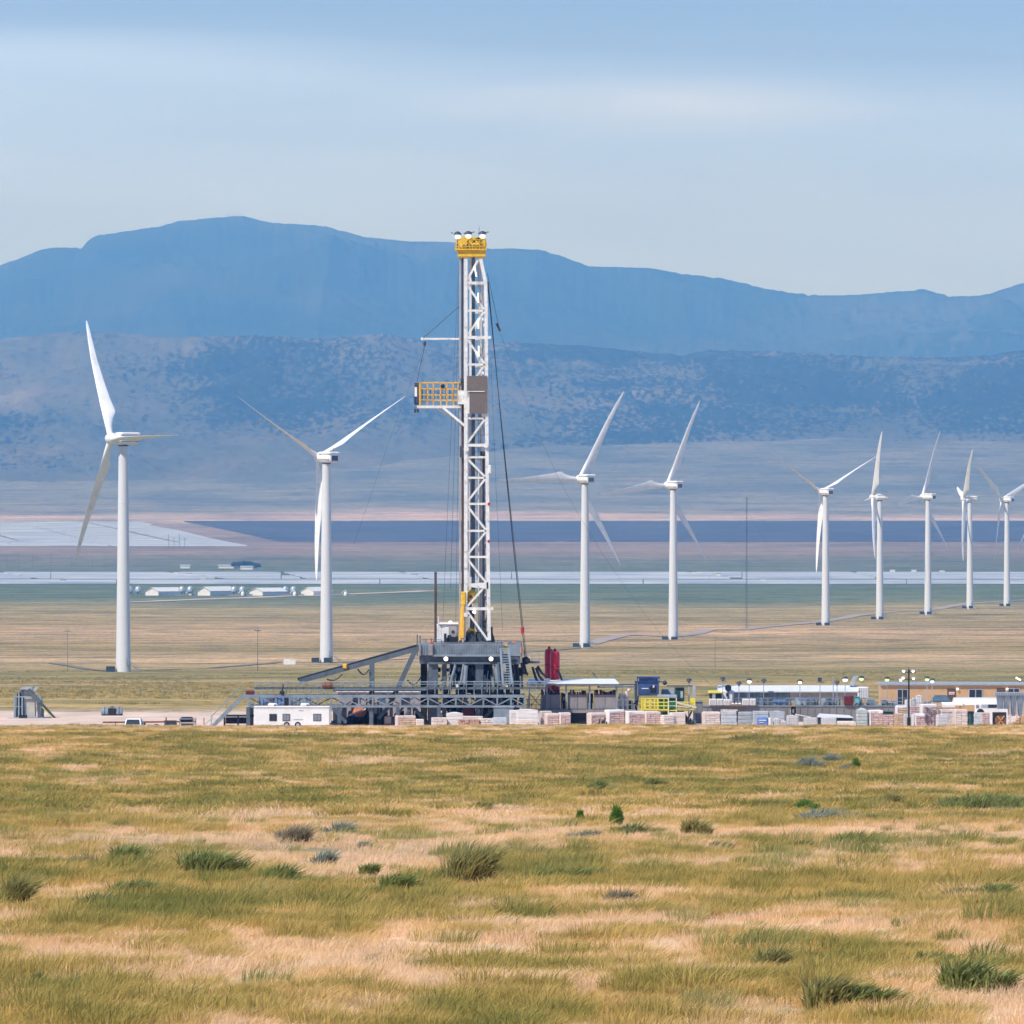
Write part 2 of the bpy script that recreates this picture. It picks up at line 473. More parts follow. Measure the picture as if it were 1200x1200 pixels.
ds = [-300.]
while ds[-1] < 60: ds.append(ds[-1] + 30)
ds = ds[:-1] + [60.]
while ds[-1] < 24000:
    ds.append(ds[-1] + max(1.5, ds[-1] * .0065) if not 930 < ds[-1] < 1120 else ds[-1] + 3)
ds = np.array(ds)
us = np.linspace(-1, 1, 301)
Dg, Ug = np.meshgrid(ds, us, indexing='ij')
Xg = Ug * (70 + np.maximum(Dg, 0) * .135)
Xg = np.where(Dg < 60, Ug * 78, Xg)
ground = grid_object('ground', Xg, Dg, ground_z(Xg, Dg), prairie)
tag(ground, kind='structure')
pad_m = mat('pad_gravel', (.72, .54, .42), .95, var=.16, scale=.12, dirt=(.52, .41, .31), stretch=(1, .5, 1), detail=8.0, spec=.05)
pxs = np.linspace(-140, 140, 141); pt = np.linspace(0, 1, 40)
Tp, Xp = np.meshgrid(pt, pxs, indexing='ij')
yf = 958 + 5 * (fbm(Xp / 12, Xp * 0, 201, 3) - .5); yb = 1074 + 34 * (fbm(Xp / 22, Xp * 0, 211, 4) - .5) + np.where(Xp > 20, 12, 0)
Yp = yf + (yb - yf) * Tp
pad = grid_object('gravel_pad', Xp, Yp, ground_z(Xp, Yp) + .035, pad_m)
tag(pad, kind='structure')

def range_material(name, cols, sc, dots, spot, zlow=(-100, -50), xbias=0.):
    """forest / scrub on rock: colours by large patches, tree dots by fine noise"""
    m = bpy.data.materials.new(name); m.use_nodes = True
    t = m.node_tree; Lk = t.links.new
    b = t.nodes['Principled BSDF']; b.inputs['Roughness'].default_value = .95; b.inputs['Specular IOR Level'].default_value = .0
    geo = N(t, 'ShaderNodeNewGeometry')
    def noise(s, det, rough, loc=(0, 0, 0)):
        mm = N(t, 'ShaderNodeMapping', inp={'Scale': (1/s[0], 1/s[1]/4., 1/s[2]), 'Location': loc}); Lk(geo.outputs['Position'], mm.inputs[0])
        nn = N(t, 'ShaderNodeTexNoise', inp={'Scale': 1.0, 'Detail': det, 'Roughness': rough}); Lk(mm.outputs[0], nn.inputs['Vector'])
        return nn.outputs[0]
    big = noise((sc, sc, sc * .35), 6, .62)
    rp = ramp(t, cols); Lk(big, rp.inputs[0])
    # cover of trees: threshold wanders with a second large noise
    cov = noise((sc * 1.3, sc * 1.3, sc * .5), 4, .6, (31, 7, 3))
    fine = noise((dots, dots * 1.2, dots * 1.3), 3, .65)
    sm = N(t, 'ShaderNodeMath', operation='MULTIPLY_ADD', inp={1: 1.1, 2: -.55}); Lk(cov, sm.inputs[0])
    ad = N(t, 'ShaderNodeMath', operation='ADD'); Lk(fine, ad.inputs[0]); Lk(sm.outputs[0], ad.inputs[1])
    se = N(t, 'ShaderNodeSeparateXYZ'); Lk(geo.outputs['Position'], se.inputs[0])
    mz_ = N(t, 'ShaderNodeMapRange', inp={'From Min': zlow[0], 'From Max': zlow[1], 'To Min': .26, 'To Max': 0.0}); Lk(se.outputs[2], mz_.inputs[0])
    mx_n = N(t, 'ShaderNodeMapRange', inp={'From Min': -900., 'From Max': 500., 'To Min': -xbias, 'To Max': xbias * .6}); Lk(se.outputs[0], mx_n.inputs[0])
    a2 = N(t, 'ShaderNodeMath', operation='ADD'); Lk(ad.outputs[0], a2.inputs[0]); Lk(mz_.outputs[0], a2.inputs[1])
    a3 = N(t, 'ShaderNodeMath', operation='SUBTRACT'); Lk(a2.outputs[0], a3.inputs[0]); Lk(mx_n.outputs[0], a3.inputs[1])
    th = ramp(t, [(spot - .05, g3(.0)), (spot + .06, g3(1))]); Lk(a3.outputs[0], th.inputs[0])
    mi = N(t, 'ShaderNodeMix', data_type='RGBA', inp={6: (.018, .028, .02, 1)})
    Lk(th.outputs[0], mi.inputs[0]); Lk(rp.outputs[0], mi.inputs[7])
    Lk(mi.outputs[2], b.inputs['Base Color'])
    return m
# foothills: scrub-covered front range
foot_mat = range_material('juniper_foothills', [(.35, (.075, .085, .06)), (.5, (.11, .115, .08)), (.62, (.14, .132, .095)), (.74, (.24, .215, .16))], 420, 15, .525, (90, 260), .07)
far_mat = range_material('shaded_forest_mountain', [(.35, (.012, .022, .02)), (.5, (.035, .045, .035)), (.62, (.07, .075, .06)), (.75, (.13, .12, .10))], 1300, 40, .44)  # dark forest colours, lowered further to hold the cloud shadow over the range

def fit_ridge(X, Y, Z, base, prof, cols):
    """scale each column's relief so that its skyline has the height of the real range there"""
    want = np.interp(cols, [p[0] for p in prof], [600 - p[1] for p in prof]) / 1e4
    ks = np.ones(X.shape[1])
    for j in range(X.shape[1]):
        lo, hi = 0.05, 6.0
        for _ in range(26):
            k = (lo + hi) / 2
            a = np.max((base[:, j] + (Z[:, j] - base[:, j]) * k - CAMZ) / Y[:, j])
            if a < want[j]: lo = k
            else: hi = k
        ks[j] = k
    w_ = max(5, X.shape[1] // 40) | 1
    ks = np.convolve(np.pad(ks, w_ // 2, mode='edge'), np.ones(w_) / w_, mode='valid')
    Z = base + (Z - base) * ks[None, :]
    # put back the finer shape of the skyline near the crest only
    for _ in range(3):
        ang = (Z - CAMZ) / Y
        top = np.argmax(ang, axis=0)
        for j in range(X.shape[1]):
            i = top[j]
            Z[:, j] += (want[j] - ang[i, j]) * Y[i, j] * np.exp(-((Y[:, j] - Y[i, j]) / (.045 * Y[i, j])) ** 2)
    return Z
cols = np.linspace(-620, 1820, 740)
yy = np.linspace(19000, 27600, 260)
Yf, Cf = np.meshgrid(yy, cols, indexing='ij')
Xf = (Cf - 600) / 1e4 * Yf
toe = np.interp(Cf, [-260, 0, 250, 430, 600, 760, 1000, 1250, 1460], [19500, 19700, 19900, 20600, 21500, 21700, 22100, 21900, 21700]) + (fbm(Xf / 900, Yf * 0, 41) - .5) * 900
basez = ground_z(Xf, np.minimum(Yf, 24000)) - 12
rise = sstep(0, 1, (Yf - toe) / (25700 - toe)) * .75 + .25 * np.clip((Yf - toe) / (25700 - toe), 0, 1)
rise = np.where(Yf > 25700, 1 - sstep(25700, 28400, Yf) * .85, rise)
rel = ridged(Xf / 620 + fbm(Xf / 900, Yf / 900, 67, 2), Yf / 1700, 61, 6, .5)
rel2 = fbm(Xf / 160, Yf / 420, 71, 5, .6)
inside = sstep(0, .12, (Yf - toe) / 6000)
Hf = rise * (430 + 330 * (rel - .45) * inside) + inside * (rel2 - .5) * 110 + 40 * inside
foot_prof = [(-620, 410), (-260, 396), (0, 398), (50, 392), (100, 388), (150, 391), (200, 396), (300, 393), (380, 397), (450, 391), (520, 402), (600, 400), (640, 403), (690, 405), (760, 413), (800, 416), (830, 410), (900, 411), (1000, 417), (1100, 419), (1150, 417), (1200, 410), (1460, 402), (1820, 415)]
Zf = fit_ridge(Xf, Yf, basez + Hf, basez, foot_prof, cols)
Zf = np.where(Hf < 1.0, basez, Zf + inside * (fbm(Xf / 20, Yf / 60, 79, 2) - .5) * 9)
foothills = grid_object('foothills', Xf, Yf, Zf, foot_mat)
tag(foothills, kind='structure')

yy = np.linspace(27800, 40500, 150)
cols2 = np.linspace(-700, 1900, 1500)
Ym, Cm = np.meshgrid(yy, cols2, indexing='ij')
Xm = (Cm - 600) / 1e4 * Ym
t_ = (Ym - 27800) / (36500 - 27800)
rise = np.where(t_ < 1, sstep(-.1, 1.05, t_), 1 - .6 * sstep(1, 1.5, t_))
rel = ridged(Xm / 1300, Ym / 3400, 91, 6, .5)
Hm = rise * (1250 + 480 * (rel - .5) * (1 - .6 * sstep(.75, 1.0, t_))) + (fbm(Xm / 420, Ym / 1300, 95, 4, .5) - .5) * 60
big_prof = [(-700, 352), (-500, 322), (-300, 330), (-60, 318), (0, 311), (30, 300), (50, 292), (70, 290), (95, 291), (103, 282), (115, 276), (150, 270), (185, 266), (210, 259), (250, 255), (285, 253), (300, 257), (320, 261), (380, 265), (405, 272), (430, 278), (480, 283), (510, 283), (535, 284), (575, 292), (600, 291), (635, 293), (665, 303), (690, 312), (760, 314), (800, 321), (850, 327), (900, 339), (950, 346), (1000, 346), (1050, 342), (1085, 339), (1100, 344), (1118, 348), (1150, 346), (1180, 338), (1200, 332), (1300, 318), (1500, 330), (1700, 312), (1900, 340)]
base0 = np.zeros_like(Hm)
Zm = fit_ridge(Xm, Ym, Hm.copy(), base0, big_prof, cols2)
Zm = Zm + (fbm(Xm / 24, Ym / 200, 97, 2) - .5) * 12 * np.exp(-((t_ - 1.0) / .05) ** 2)
mountain = grid_object('mountain', Xm, Ym, Zm, far_mat)
tag(mountain, kind='structure')

# ------------------------------------------------------------------ haze: one closed box of thin blue air round everything
hz = MB().box(-8500, 8500, -700, 42000, -60, 1420)
hm = bpy.data.materials.new('haze_air')
hm.use_nodes = True
hm.node_tree.nodes.clear()
pv = N(hm.node_tree, 'ShaderNodeVolumePrincipled')
pv.inputs['Color'].default_value = (0.155, 0.44, 1.0, 1)
pv.inputs['Absorption Color'].default_value = (1, 1, 1, 1)
pv.inputs['Density'].default_value = 5.3e-5
pv.inputs['Anisotropy'].default_value = 0.0
ho = N(hm.node_tree, 'ShaderNodeOutputMaterial')
hm.node_tree.links.new(pv.outputs[0], ho.inputs['Volume'])
haze = hz.build('haze', hm)
tag(haze, kind='stuff', label='thin blue haze in the air over the valley', cat='haze')

# ------------------------------------------------------------------ wind turbines
def blade_mesh(parent, ang, R_, name='blade', mirror=1, pitch=0.0):
    """lofted aerofoil; local frame of the rotor: x to the right in the rotor plane, y = wind axis, z up; ang clockwise from up"""
    st = [(1.2, 1.9, 1.9, 0), (2.6, 1.9, 1.85, 2), (5, 2.2, 1.6, 8), (8, 3.0, 1.2, 12), (10.5, 4.2, .98, 12), (12, 4.15, .9, 11), (16, 3.5, .74, 9), (24, 2.75, .52, 6), (32, 2.05, .36, 4), (40, 1.45, .22, 2), (45.5, .9, .14, 0), (48.0, .3, .05, 0)]
    vs = []; n = 12
    for (r, ch, th, tw) in st:
        r *= R_ / 48.0
        a = R(tw + pitch)
        lead = min(ch * .5, .95 + .0 * ch)
        for i in range(n):
            t = 2 * math.pi * i / n
            u = math.cos(t)
            # chordwise coordinate: leading edge at -lead, trailing edge at ch-lead
            x = (1 + u) / 2 * ch - lead
            k = 1.0 if ch - th < .3 else (1.0 - .62 * ((1 + u) / 2) ** 1.4)
            y = math.sin(t) * th / 2 * k
            X = (x * math.cos(a) - y * math.sin(a)) * mirror
            Y = x * math.sin(a) + y * math.cos(a)
            Y += -.00075 * r * r + r * .018      # slight bow and coning
            vs.append((X, Y, r))
    fs = []
    for k in range(len(st) - 1):
        for i in range(n):
            j = (i + 1) % n
            fs.append((k * n + i, k * n + j, k * n + n + j, k * n + n + i))
    fs.append(tuple(range((len(st) - 1) * n, len(st) * n)))
    c, s_ = math.cos(ang), math.sin(ang)
    m = MB()
    m.add([(v[0] * c + v[2] * s_, v[1], -v[0] * s_ + v[2] * c) for v in vs], fs)
    return m.build(name, blade_paint, parent, smooth=True, local=True)

def turbine(pxt, s, base_py, psi, away, a0, label, box_label, pitch=0.0, mirror=1, vent=False):
    d = 1e4 / s
    base = P(pxt, base_py, d)
    t = thing('wind_turbine', tuple(base), label, 'wind turbine', 'wind turbines standing across the valley')
    H = 78.2
    prof = [(2.62, -1.5), (2.62, .4)] + [(2.55 - .95 * (z / H), z) for z in (8, 19, 19.3, 38, 38.3, 58, 58.3, H)]
    tw = MB()
    tw.lathe((0, 0, 0), prof, 32)
    for z in (19.1, 38.1, 58.1):
        rr = 2.55 - .95 * z / H + .035
        tw.lathe((0, 0, z - .14), [(rr, 0), (rr, .28)], 32)
    tower = tw.build('tower', tower_paint, t, smooth=True, local=True)
    MB().box(1.2, 2.1, -2.62, -2.2, 2.5, 4.6).build('door', steel_light, tower, local=True)
    st = MB()
    for k in range(9):
        st.box(3.0 + k * .32 - .1, 3.35 + k * .32, -2.6, -1.5, 2.35 - k * .27, 2.45 - k * .27)
    st.box(1.8, 3.2, -3.0, -1.3, 2.38, 2.5)
    for y in (-2.62, -1.48):
        st.bar((3.1, y, 2.45), (5.9, y, 0), .1, .25); st.bar((1.8, y, 3.5), (3.1, y, 3.5), .07); st.bar((3.1, y, 3.5), (5.9, y, 1.1), .07)
        for k in range(5): st.bar((3.1 + k * .7, y, 2.4 - k * .6), (3.1 + k * .7, y, 3.5 - k * .6), .06)
    st.build('stairs', steel_light, t, local=True)
    # nacelle group, rotated about the tower axis: y axis = towards the rotor
    yaw = psi if away else math.pi - psi
    M = Matrix.Rotation(yaw, 4, 'Z')
    def rot(mb):
        mb.v = [tuple(M @ Vector(v)) for v in mb.v]; return mb
    nb = MB()
    z0 = 78.4
    # rounded body: cross-sections along y
    secs = [(-5.3, 1.7, 1.5, 79.9), (-5.0, 2.2, 1.9, 80.0), (-3, 2.45, 2.1, 80.1), (0, 2.5, 2.2, 80.1), (2.0, 2.3, 2.1, 80.1), (3.1, 1.7, 1.8, 80.1)]
    vs = []; n = 16
    for (y, w, h, zc) in secs:
        for i in range(n):
            t_ = 2 * math.pi * i / n
            c_, s_ = math.cos(t_), math.sin(t_)
            e = .55
            vs.append((w * math.copysign(abs(c_) ** e, c_), y, zc + h * math.copysign(abs(s_) ** e, s_)))
    fs = [(k * n + i, k * n + (i + 1) % n, k * n + n + (i + 1) % n, k * n + n + i) for k in range(len(secs) - 1) for i in range(n)]
    fs += [tuple(range(n)), tuple(range(len(vs) - 1, len(vs) - n - 1, -1))]
    nb.add(vs, fs)
    nac = rot(nb).build('nacelle', blade_paint, t, smooth=True, local=True)
    lid = MB().cbox(-2.7, 2.7, -5.5, 2.2, 81.1, 82.4, .45)
    rot(lid).build('roof_cover', white_paint, nac, local=True)
    lv = MB().box(-2.52, 2.52, -4.6, 2.0, 79.15, 79.35); lv.box(-1.6, 1.6, -5.36, -5.28, 78.8, 80.8)
    rot(lv).build('vent', steel_dark if vent else steel_grey, nac, local=True)
    ms = MB().tube((0, -4.4, 82.3), (0, -4.4, 84.0), .07); ms.bar((-.5, -4.4, 83.7), (.5, -4.4, 83.7), .08)
    rot(ms).build('wind_vane', steel_grey, nac, local=True)
    MB().lathe((0, 0, 77.6), [(1.75, 0), (1.75, .9)], 20).build('yaw_ring', steel_dark, t, local=True)
    # rotor
    hub_c = M @ Vector((0, 4.7, 80.2))
    hub = MB().lathe((0, 0, 0), [(1.55, -1.7), (1.75, -1.2), (1.8, 0), (1.55, .9), (1.0, 1.6), (.3, 1.95)], 20, axis='y').build('hub', blade_paint, t, smooth=True, local=True)
    hub.location = hub_c; hub.scale = (1.12, 1.12, 1.12); hub.rotation_euler = (R(3.5), 0, yaw)
    for k in range(3):
        ang = R(a0) + k * 2 * math.pi / 3
        # rotor seen from behind keeps screen-clockwise angles; seen from the front they mirror
        b = blade_mesh(hub, ang if away else -ang, 48.0 / 1.12, mirror=mirror if away else -mirror, pitch=pitch)
    # cabinet beside the tower
    ax = base.x + (-1 if pxt < 940 else -1) * 4.3
    cb = thing('transformer_cabinet', (ax, base.y - 1.5, base.z), box_label, 'electrical cabinet', 'cabinets at the feet of the wind turbines')
    MB().cbox(-1.5, 1.5, -1.0, 1.0, -.3, 2.0, .12).build('cabinet_body', dark_cab, cb, local=True)
    MB().box(-1.3, -.05, -1.04, -1.0, .2, 1.75).box(.05, 1.3, -1.04, -1.0, .2, 1.75).build('cabinet_door', dark_cab, cb, local=True)
    MB().box(-1.7, 1.7, -1.2, 1.2, -.5, .1).build('plinth', concrete, cb, local=True)
    if pxt > 370 and s < 3.2:
        c2 = copy_tree(cb); c2.location = (base.x + (.6 if s > 2.4 or s < 2 else .3), base.y - 4.3, base.z)
        c2['label'] = box_label.replace('at the left foot', 'in front of the foot')
    return t
dark_cab = mat('cabinet_green', (.035, .05, .055), .5)
TB = [ # px tower, scale, base y, psi, away, a0, labels
    (144.5, 3.41, 787.5, 60, False, -31, 'nearest and tallest white wind turbine, at far left, one blade level to the right', 'first', -86, 1, False),
    (382.5, 3.00, 776.5, 39, True, 59.5, 'white wind turbine left of the drilling mast with two blades raised in a V', 'second', -106, 1, True),
    (685.5, 2.46, 758.5, 33, True, 29, 'white wind turbine just right of the drilling mast, left blade level', 'third', -11, 1, False),
    (789.0, 2.27, 750.5, 40, True, 24, 'white wind turbine with left blade drooping slightly, between the mast and the tallest met mast', 'fourth', -11, 1, False),
    (967.5, 1.96, 733.5, 35, True, 62, 'white wind turbine right of the met mast with two blades spread in a wide V', 'fifth', -106, 1, False),
    (1031.0, 1.79, 726.0, 85, False, 27, 'white wind turbine seen edge-on, its upright blade crossing the V of its left neighbour', 'sixth', -60, 1, False),
    (1087.5, 1.72, 720.0, 50, True, 19, 'white wind turbine between the two seen edge-on, blade leaning right', 'seventh', -11, 1, False),
    (1136.5, 1.60, 713.0, 86, False, 41, 'shorter white wind turbine seen edge-on, second from the right edge', 'eighth', -60, 1, False),
    (1180.0, 1.56, 710.5, 50, True, -52, 'farthest white wind turbine near the right edge, blades like a Y', 'ninth', -30, 1, False),
    (1226.0, 1.50, 708.5, 50, True, -142, 'wind turbine beyond the right edge, only one blade tip reaching into view', 'tenth', 0, 1, False),
]
ORD = ['nearest turbine at far left', 'turbine left of the mast', 'turbine just right of the mast', 'drooping-blade turbine', 'wide V turbine', 'taller edge-on turbine', 'turbine between the edge-on pair', 'shorter edge-on turbine', 'farthest turbine in full view', 'turbine beyond the right edge']
for i, (a, b_, c_, psi, aw, a0, lab, nm, pt, mi, vn) in enumerate(TB):
    base_z = CAMZ - (c_ - 600) / b_
    turbine(a, b_, c_, R(psi), aw, a0, lab, 'dark low cabinet at the left foot of the ' + ORD[i], pt, mi, vn)

# two white boxes near the second turbine
for k, (px, w, h) in enumerate(((336.5, 2.6, 2.3), (343.5, 2.1, 2.0))):
    p = P(px, 777, 3250)
    t = thing('equipment_box', (p.x, p.y, gz(p.x, p.y) - .1), ('larger' if k == 0 else 'smaller') + ' of two small white boxes alone on the plain left of the second turbine', 'box', 'white boxes on the plain')
    MB().cbox(-w/2, w/2, -1.2, 1.2, .15, h, .08).build('box_body', white_paint, t, local=True)
    MB().box(-w/2, w/2, -1.25, 1.25, 0, .2).build('skid', steel_grey, t, local=True)

# ------------------------------------------------------------------ roads on the plain
def road(name, pts, w, m, lift=.06, n=None):
    """flat strip following the ground; pts in (x, d)"""
    P_ = []
    for (a, b) in zip(pts[:-1], pts[1:]):
        L_ = math.hypot(b[0] - a[0], b[1] - a[1]); k = max(2, int(L_ / 25))
        for i in range(k): P_.append((a[0] + (b[0] - a[0]) * i / k, a[1] + (b[1] - a[1]) * i / k))
    P_.append(pts[-1])
    A = np.array(P_); T = np.gradient(A, axis=0); T /= np.linalg.norm(T, axis=1)[:, None]
    Nn = np.stack([-T[:, 1], T[:, 0]], 1)
    cols_ = []
    for o in (-.5, -.17, .17, .5):
        Q = A + Nn * w * o
        z = ground_z(Q[:, 0], Q[:, 1]) + lift
        cols_.append(np.column_stack([Q, z]))
    G = np.stack(cols_, 1)
    o = grid_object(name, G[:, :, 0], G[:, :, 1], G[:, :, 2], m)
    return tag(o, kind='structure')
gravel = mat('gravel', (.35, .29, .24), .95, var=.15, scale=.05)
dirt_track = mat('dirt_track', (.52, .41, .32), .95, var=.15, scale=.05)
def wp(px, py):   # ground point seen at px, py (march along the ray)
    d = np.linspace(1050, 22000, 6000)
    yy_ = 600 + (CAMZ - ground_z((px - 600) * d / 1e4, d)) / d * 1e4
    k = int(np.argmax(yy_ <= py))
    return ((px - 600) * d[k] / 1e4, d[k])
road('service_road', [wp(690, 755), wp(735, 744), wp(790, 746.5), wp(830, 738), wp(870, 738.5), wp(940, 731), wp(1000, 722), wp(1085, 715.5), wp(1130, 708), wp(1185, 704), wp(1240, 700)], 10, gravel, .3)
road('dirt_track', [wp(-40, 777), wp(60, 777), wp(130, 787), wp(250, 783), wp(330, 776), wp(385, 777), wp(500, 771), wp(690, 758)], 4, mat('track_dark', (.22, .19, .12), .95), .25)
road('gravel_road', [wp(-60, 708), wp(150, 706), wp(300, 700.5), wp(410, 696.5), wp(505, 692.5)], 24, dirt_track, .4)

# ------------------------------------------------------------------ solar fields (rows past counting: stuff)
panel_m = bpy.data.materials.new('solar_panel'); panel_m.use_nodes = True
_b = panel_m.node_tree.nodes['Principled BSDF']
_n = N(panel_m.node_tree, 'ShaderNodeTexNoise', inp={'Scale': .01, 'Detail': 3.0})
_co = N(panel_m.node_tree, 'ShaderNodeTexCoord'); panel_m.node_tree.links.new(_co.outputs['Object'], _n.inputs['Vector'])
_r = ramp(panel_m.node_tree, [(.35, (.26, .30, .35)), (.5, (.38, .42, .47)), (.65, (.48, .51, .56))]); panel_m.node_tree.links.new(_n.outputs[0], _r.inputs[0])
panel_m.node_tree.links.new(_r.outputs[0], _b.inputs['Base Color'])
_b.inputs['Roughness'].default_value = .3
panel_dark = mat('solar_panel_dark', (.062, .060, .062), .4, var=.5, scale=.006, spec=.5)
def solar(name, rows, m, hgt, tilt_d, label, pitch=10.0, lanes=()):
    """rows: function of d -> (x0, x1) or None"""
    mb = MB()
    d = rows[0]
    while d < rows[1]:
        x0, x1 = rows[2](d), rows[3](d)
        if x1 - x0 > 20:
            # split the row along x so that it follows the ground and leaves lanes
            k = max(1, int((x1 - x0) / 240)); xs_ = np.linspace(x0, x1, k + 1)
            segs = list(zip(xs_[:-1], xs_[1:]))
            for (pa, da, pb_, db, lw) in lanes:      # service lanes cut through the rows
                if min(da, db) <= d <= max(da, db):
                    xc = (pa + (pb_ - pa) * (d - da) / (db - da) - 600) * d / 1e4
                    segs = [q for (u_, v_) in segs for q in (((u_, v_),) if xc + lw < u_ or xc - lw > v_ else tuple(z_ for z_ in ((u_, xc - lw), (xc + lw, v_)) if z_[1] - z_[0] > 12))]
            for a, b in segs:
                b2 = b - 1
                z = gz((a + b) / 2, d)
                zl, zh = z + hgt * .35, z + hgt
                y0, y1 = d - tilt_d / 2, d + tilt_d / 2
                mb.add([(a, y0, zl), (b2, y0, zl), (b2, y1, zh), (a, y1, zh), (a, y0 + .1, zl - .12), (b2, y0 + .1, zl - .12), (b2, y1, zh - .12), (a, y1, zh - .12)],
                       [(0, 1, 2, 3), (7, 6, 5, 4), (0, 4, 5, 1), (2, 6, 7, 3)])
                for q in (a + 8, (a + b2) / 2, b2 - 8):
                    mb.box(q - .15, q + .15, d - .15, d + .15, z - .5, (zl + zh) / 2)
        d += pitch
    o = mb.build(name, m)
    return tag(o, kind='stuff', label=label, cat='solar field')
def edge_x(px0, px1, d0, d1):
    return lambda d: (np.interp(d, [d0, d1], [px0, px1]) - 600) * d / 1e4
solar('solar_field', (8980, 9830, edge_x(-480, -480, 8980, 9830), edge_x(1680, 1680, 8980, 9830)), panel_m, 2.2, 4.0, 'pale strip of solar panels across the plain behind the turbines', 9, [(198, 9830, 258, 8980, 5), (0, 9830, 42, 8980, 4), (330, 9830, 356, 8980, 3), (808, 9830, 862, 8980, 5), (470, 9830, 500, 8980, 3), (1000, 9830, 1030, 8980, 3)])
solar('solar_field', (8360, 8720, edge_x(-480, -480, 8360, 8720), edge_x(1680, 1680, 8360, 8720)), panel_m, 2.2, 4.0, 'narrow nearer strip of solar panels in front of the long pale strip', 12)
solar('solar_field', (12900, 15900, edge_x(-460, -460, 12900, 15900), edge_x(290, 165, 12900, 15900)), panel_m, 2.6, 5.0, 'pale blue solar field at left below the fans', 22, [(98, 15900, 215, 13300, 7), (-60, 15900, 24, 13600, 6), (20, 15900, 130, 12900, 3), (150, 15900, 260, 14000, 3)])
solar('solar_field', (13600, 16000, edge_x(330, 215, 13600, 16000), edge_x(1640, 1640, 13600, 16000)), panel_dark, 3.0, 5.0, 'long dark blue solar field across the valley behind the mast', 12, [(405, 16000, 490, 15200, 6), (600, 14300, 660, 13600, 7), (900, 16000, 960, 13600, 2)])

# small inverter huts standing in the solar lanes
for k, (px, py) in enumerate(((207, 674), (222, 676), (238, 679), (74, 684), (813, 674), (842, 676), (895, 683), (1046, 671), (1071, 671), (1104, 672), (487, 677), (115, 618), (10, 640))):
    x, d = wp(px, py)
    t = thing('inverter_hut', (x, d, gz(x, d)), ['left', 'middle', 'right', 'lone', 'first', 'second', 'third', 'lone', 'paired', 'last', 'single', 'upper', 'leftmost'][k] + ' tiny white solar field hut near the ' + ['tower of the nearest turbine', 'tower of the nearest turbine', 'tower of the nearest turbine', 'left edge', 'drooping-blade turbine', 'met mast', 'wide V turbine', 'taller edge-on turbine', 'turbine between the edge-on pair', 'shorter edge-on turbine', 'drilling mast', 'lowest blade of the nearest turbine', 'left edge of the pale field'][k], 'hut', 'huts in the solar fields')
    MB().cbox(-3, 3, -2, 2, 0, 3.6, .15).build('hut_wall', white_paint, t, local=True)
    MB().box(-3.2, 3.2, -2.2, 2.2, 3.6, 3.9).build('roof', steel_light, t, local=True)

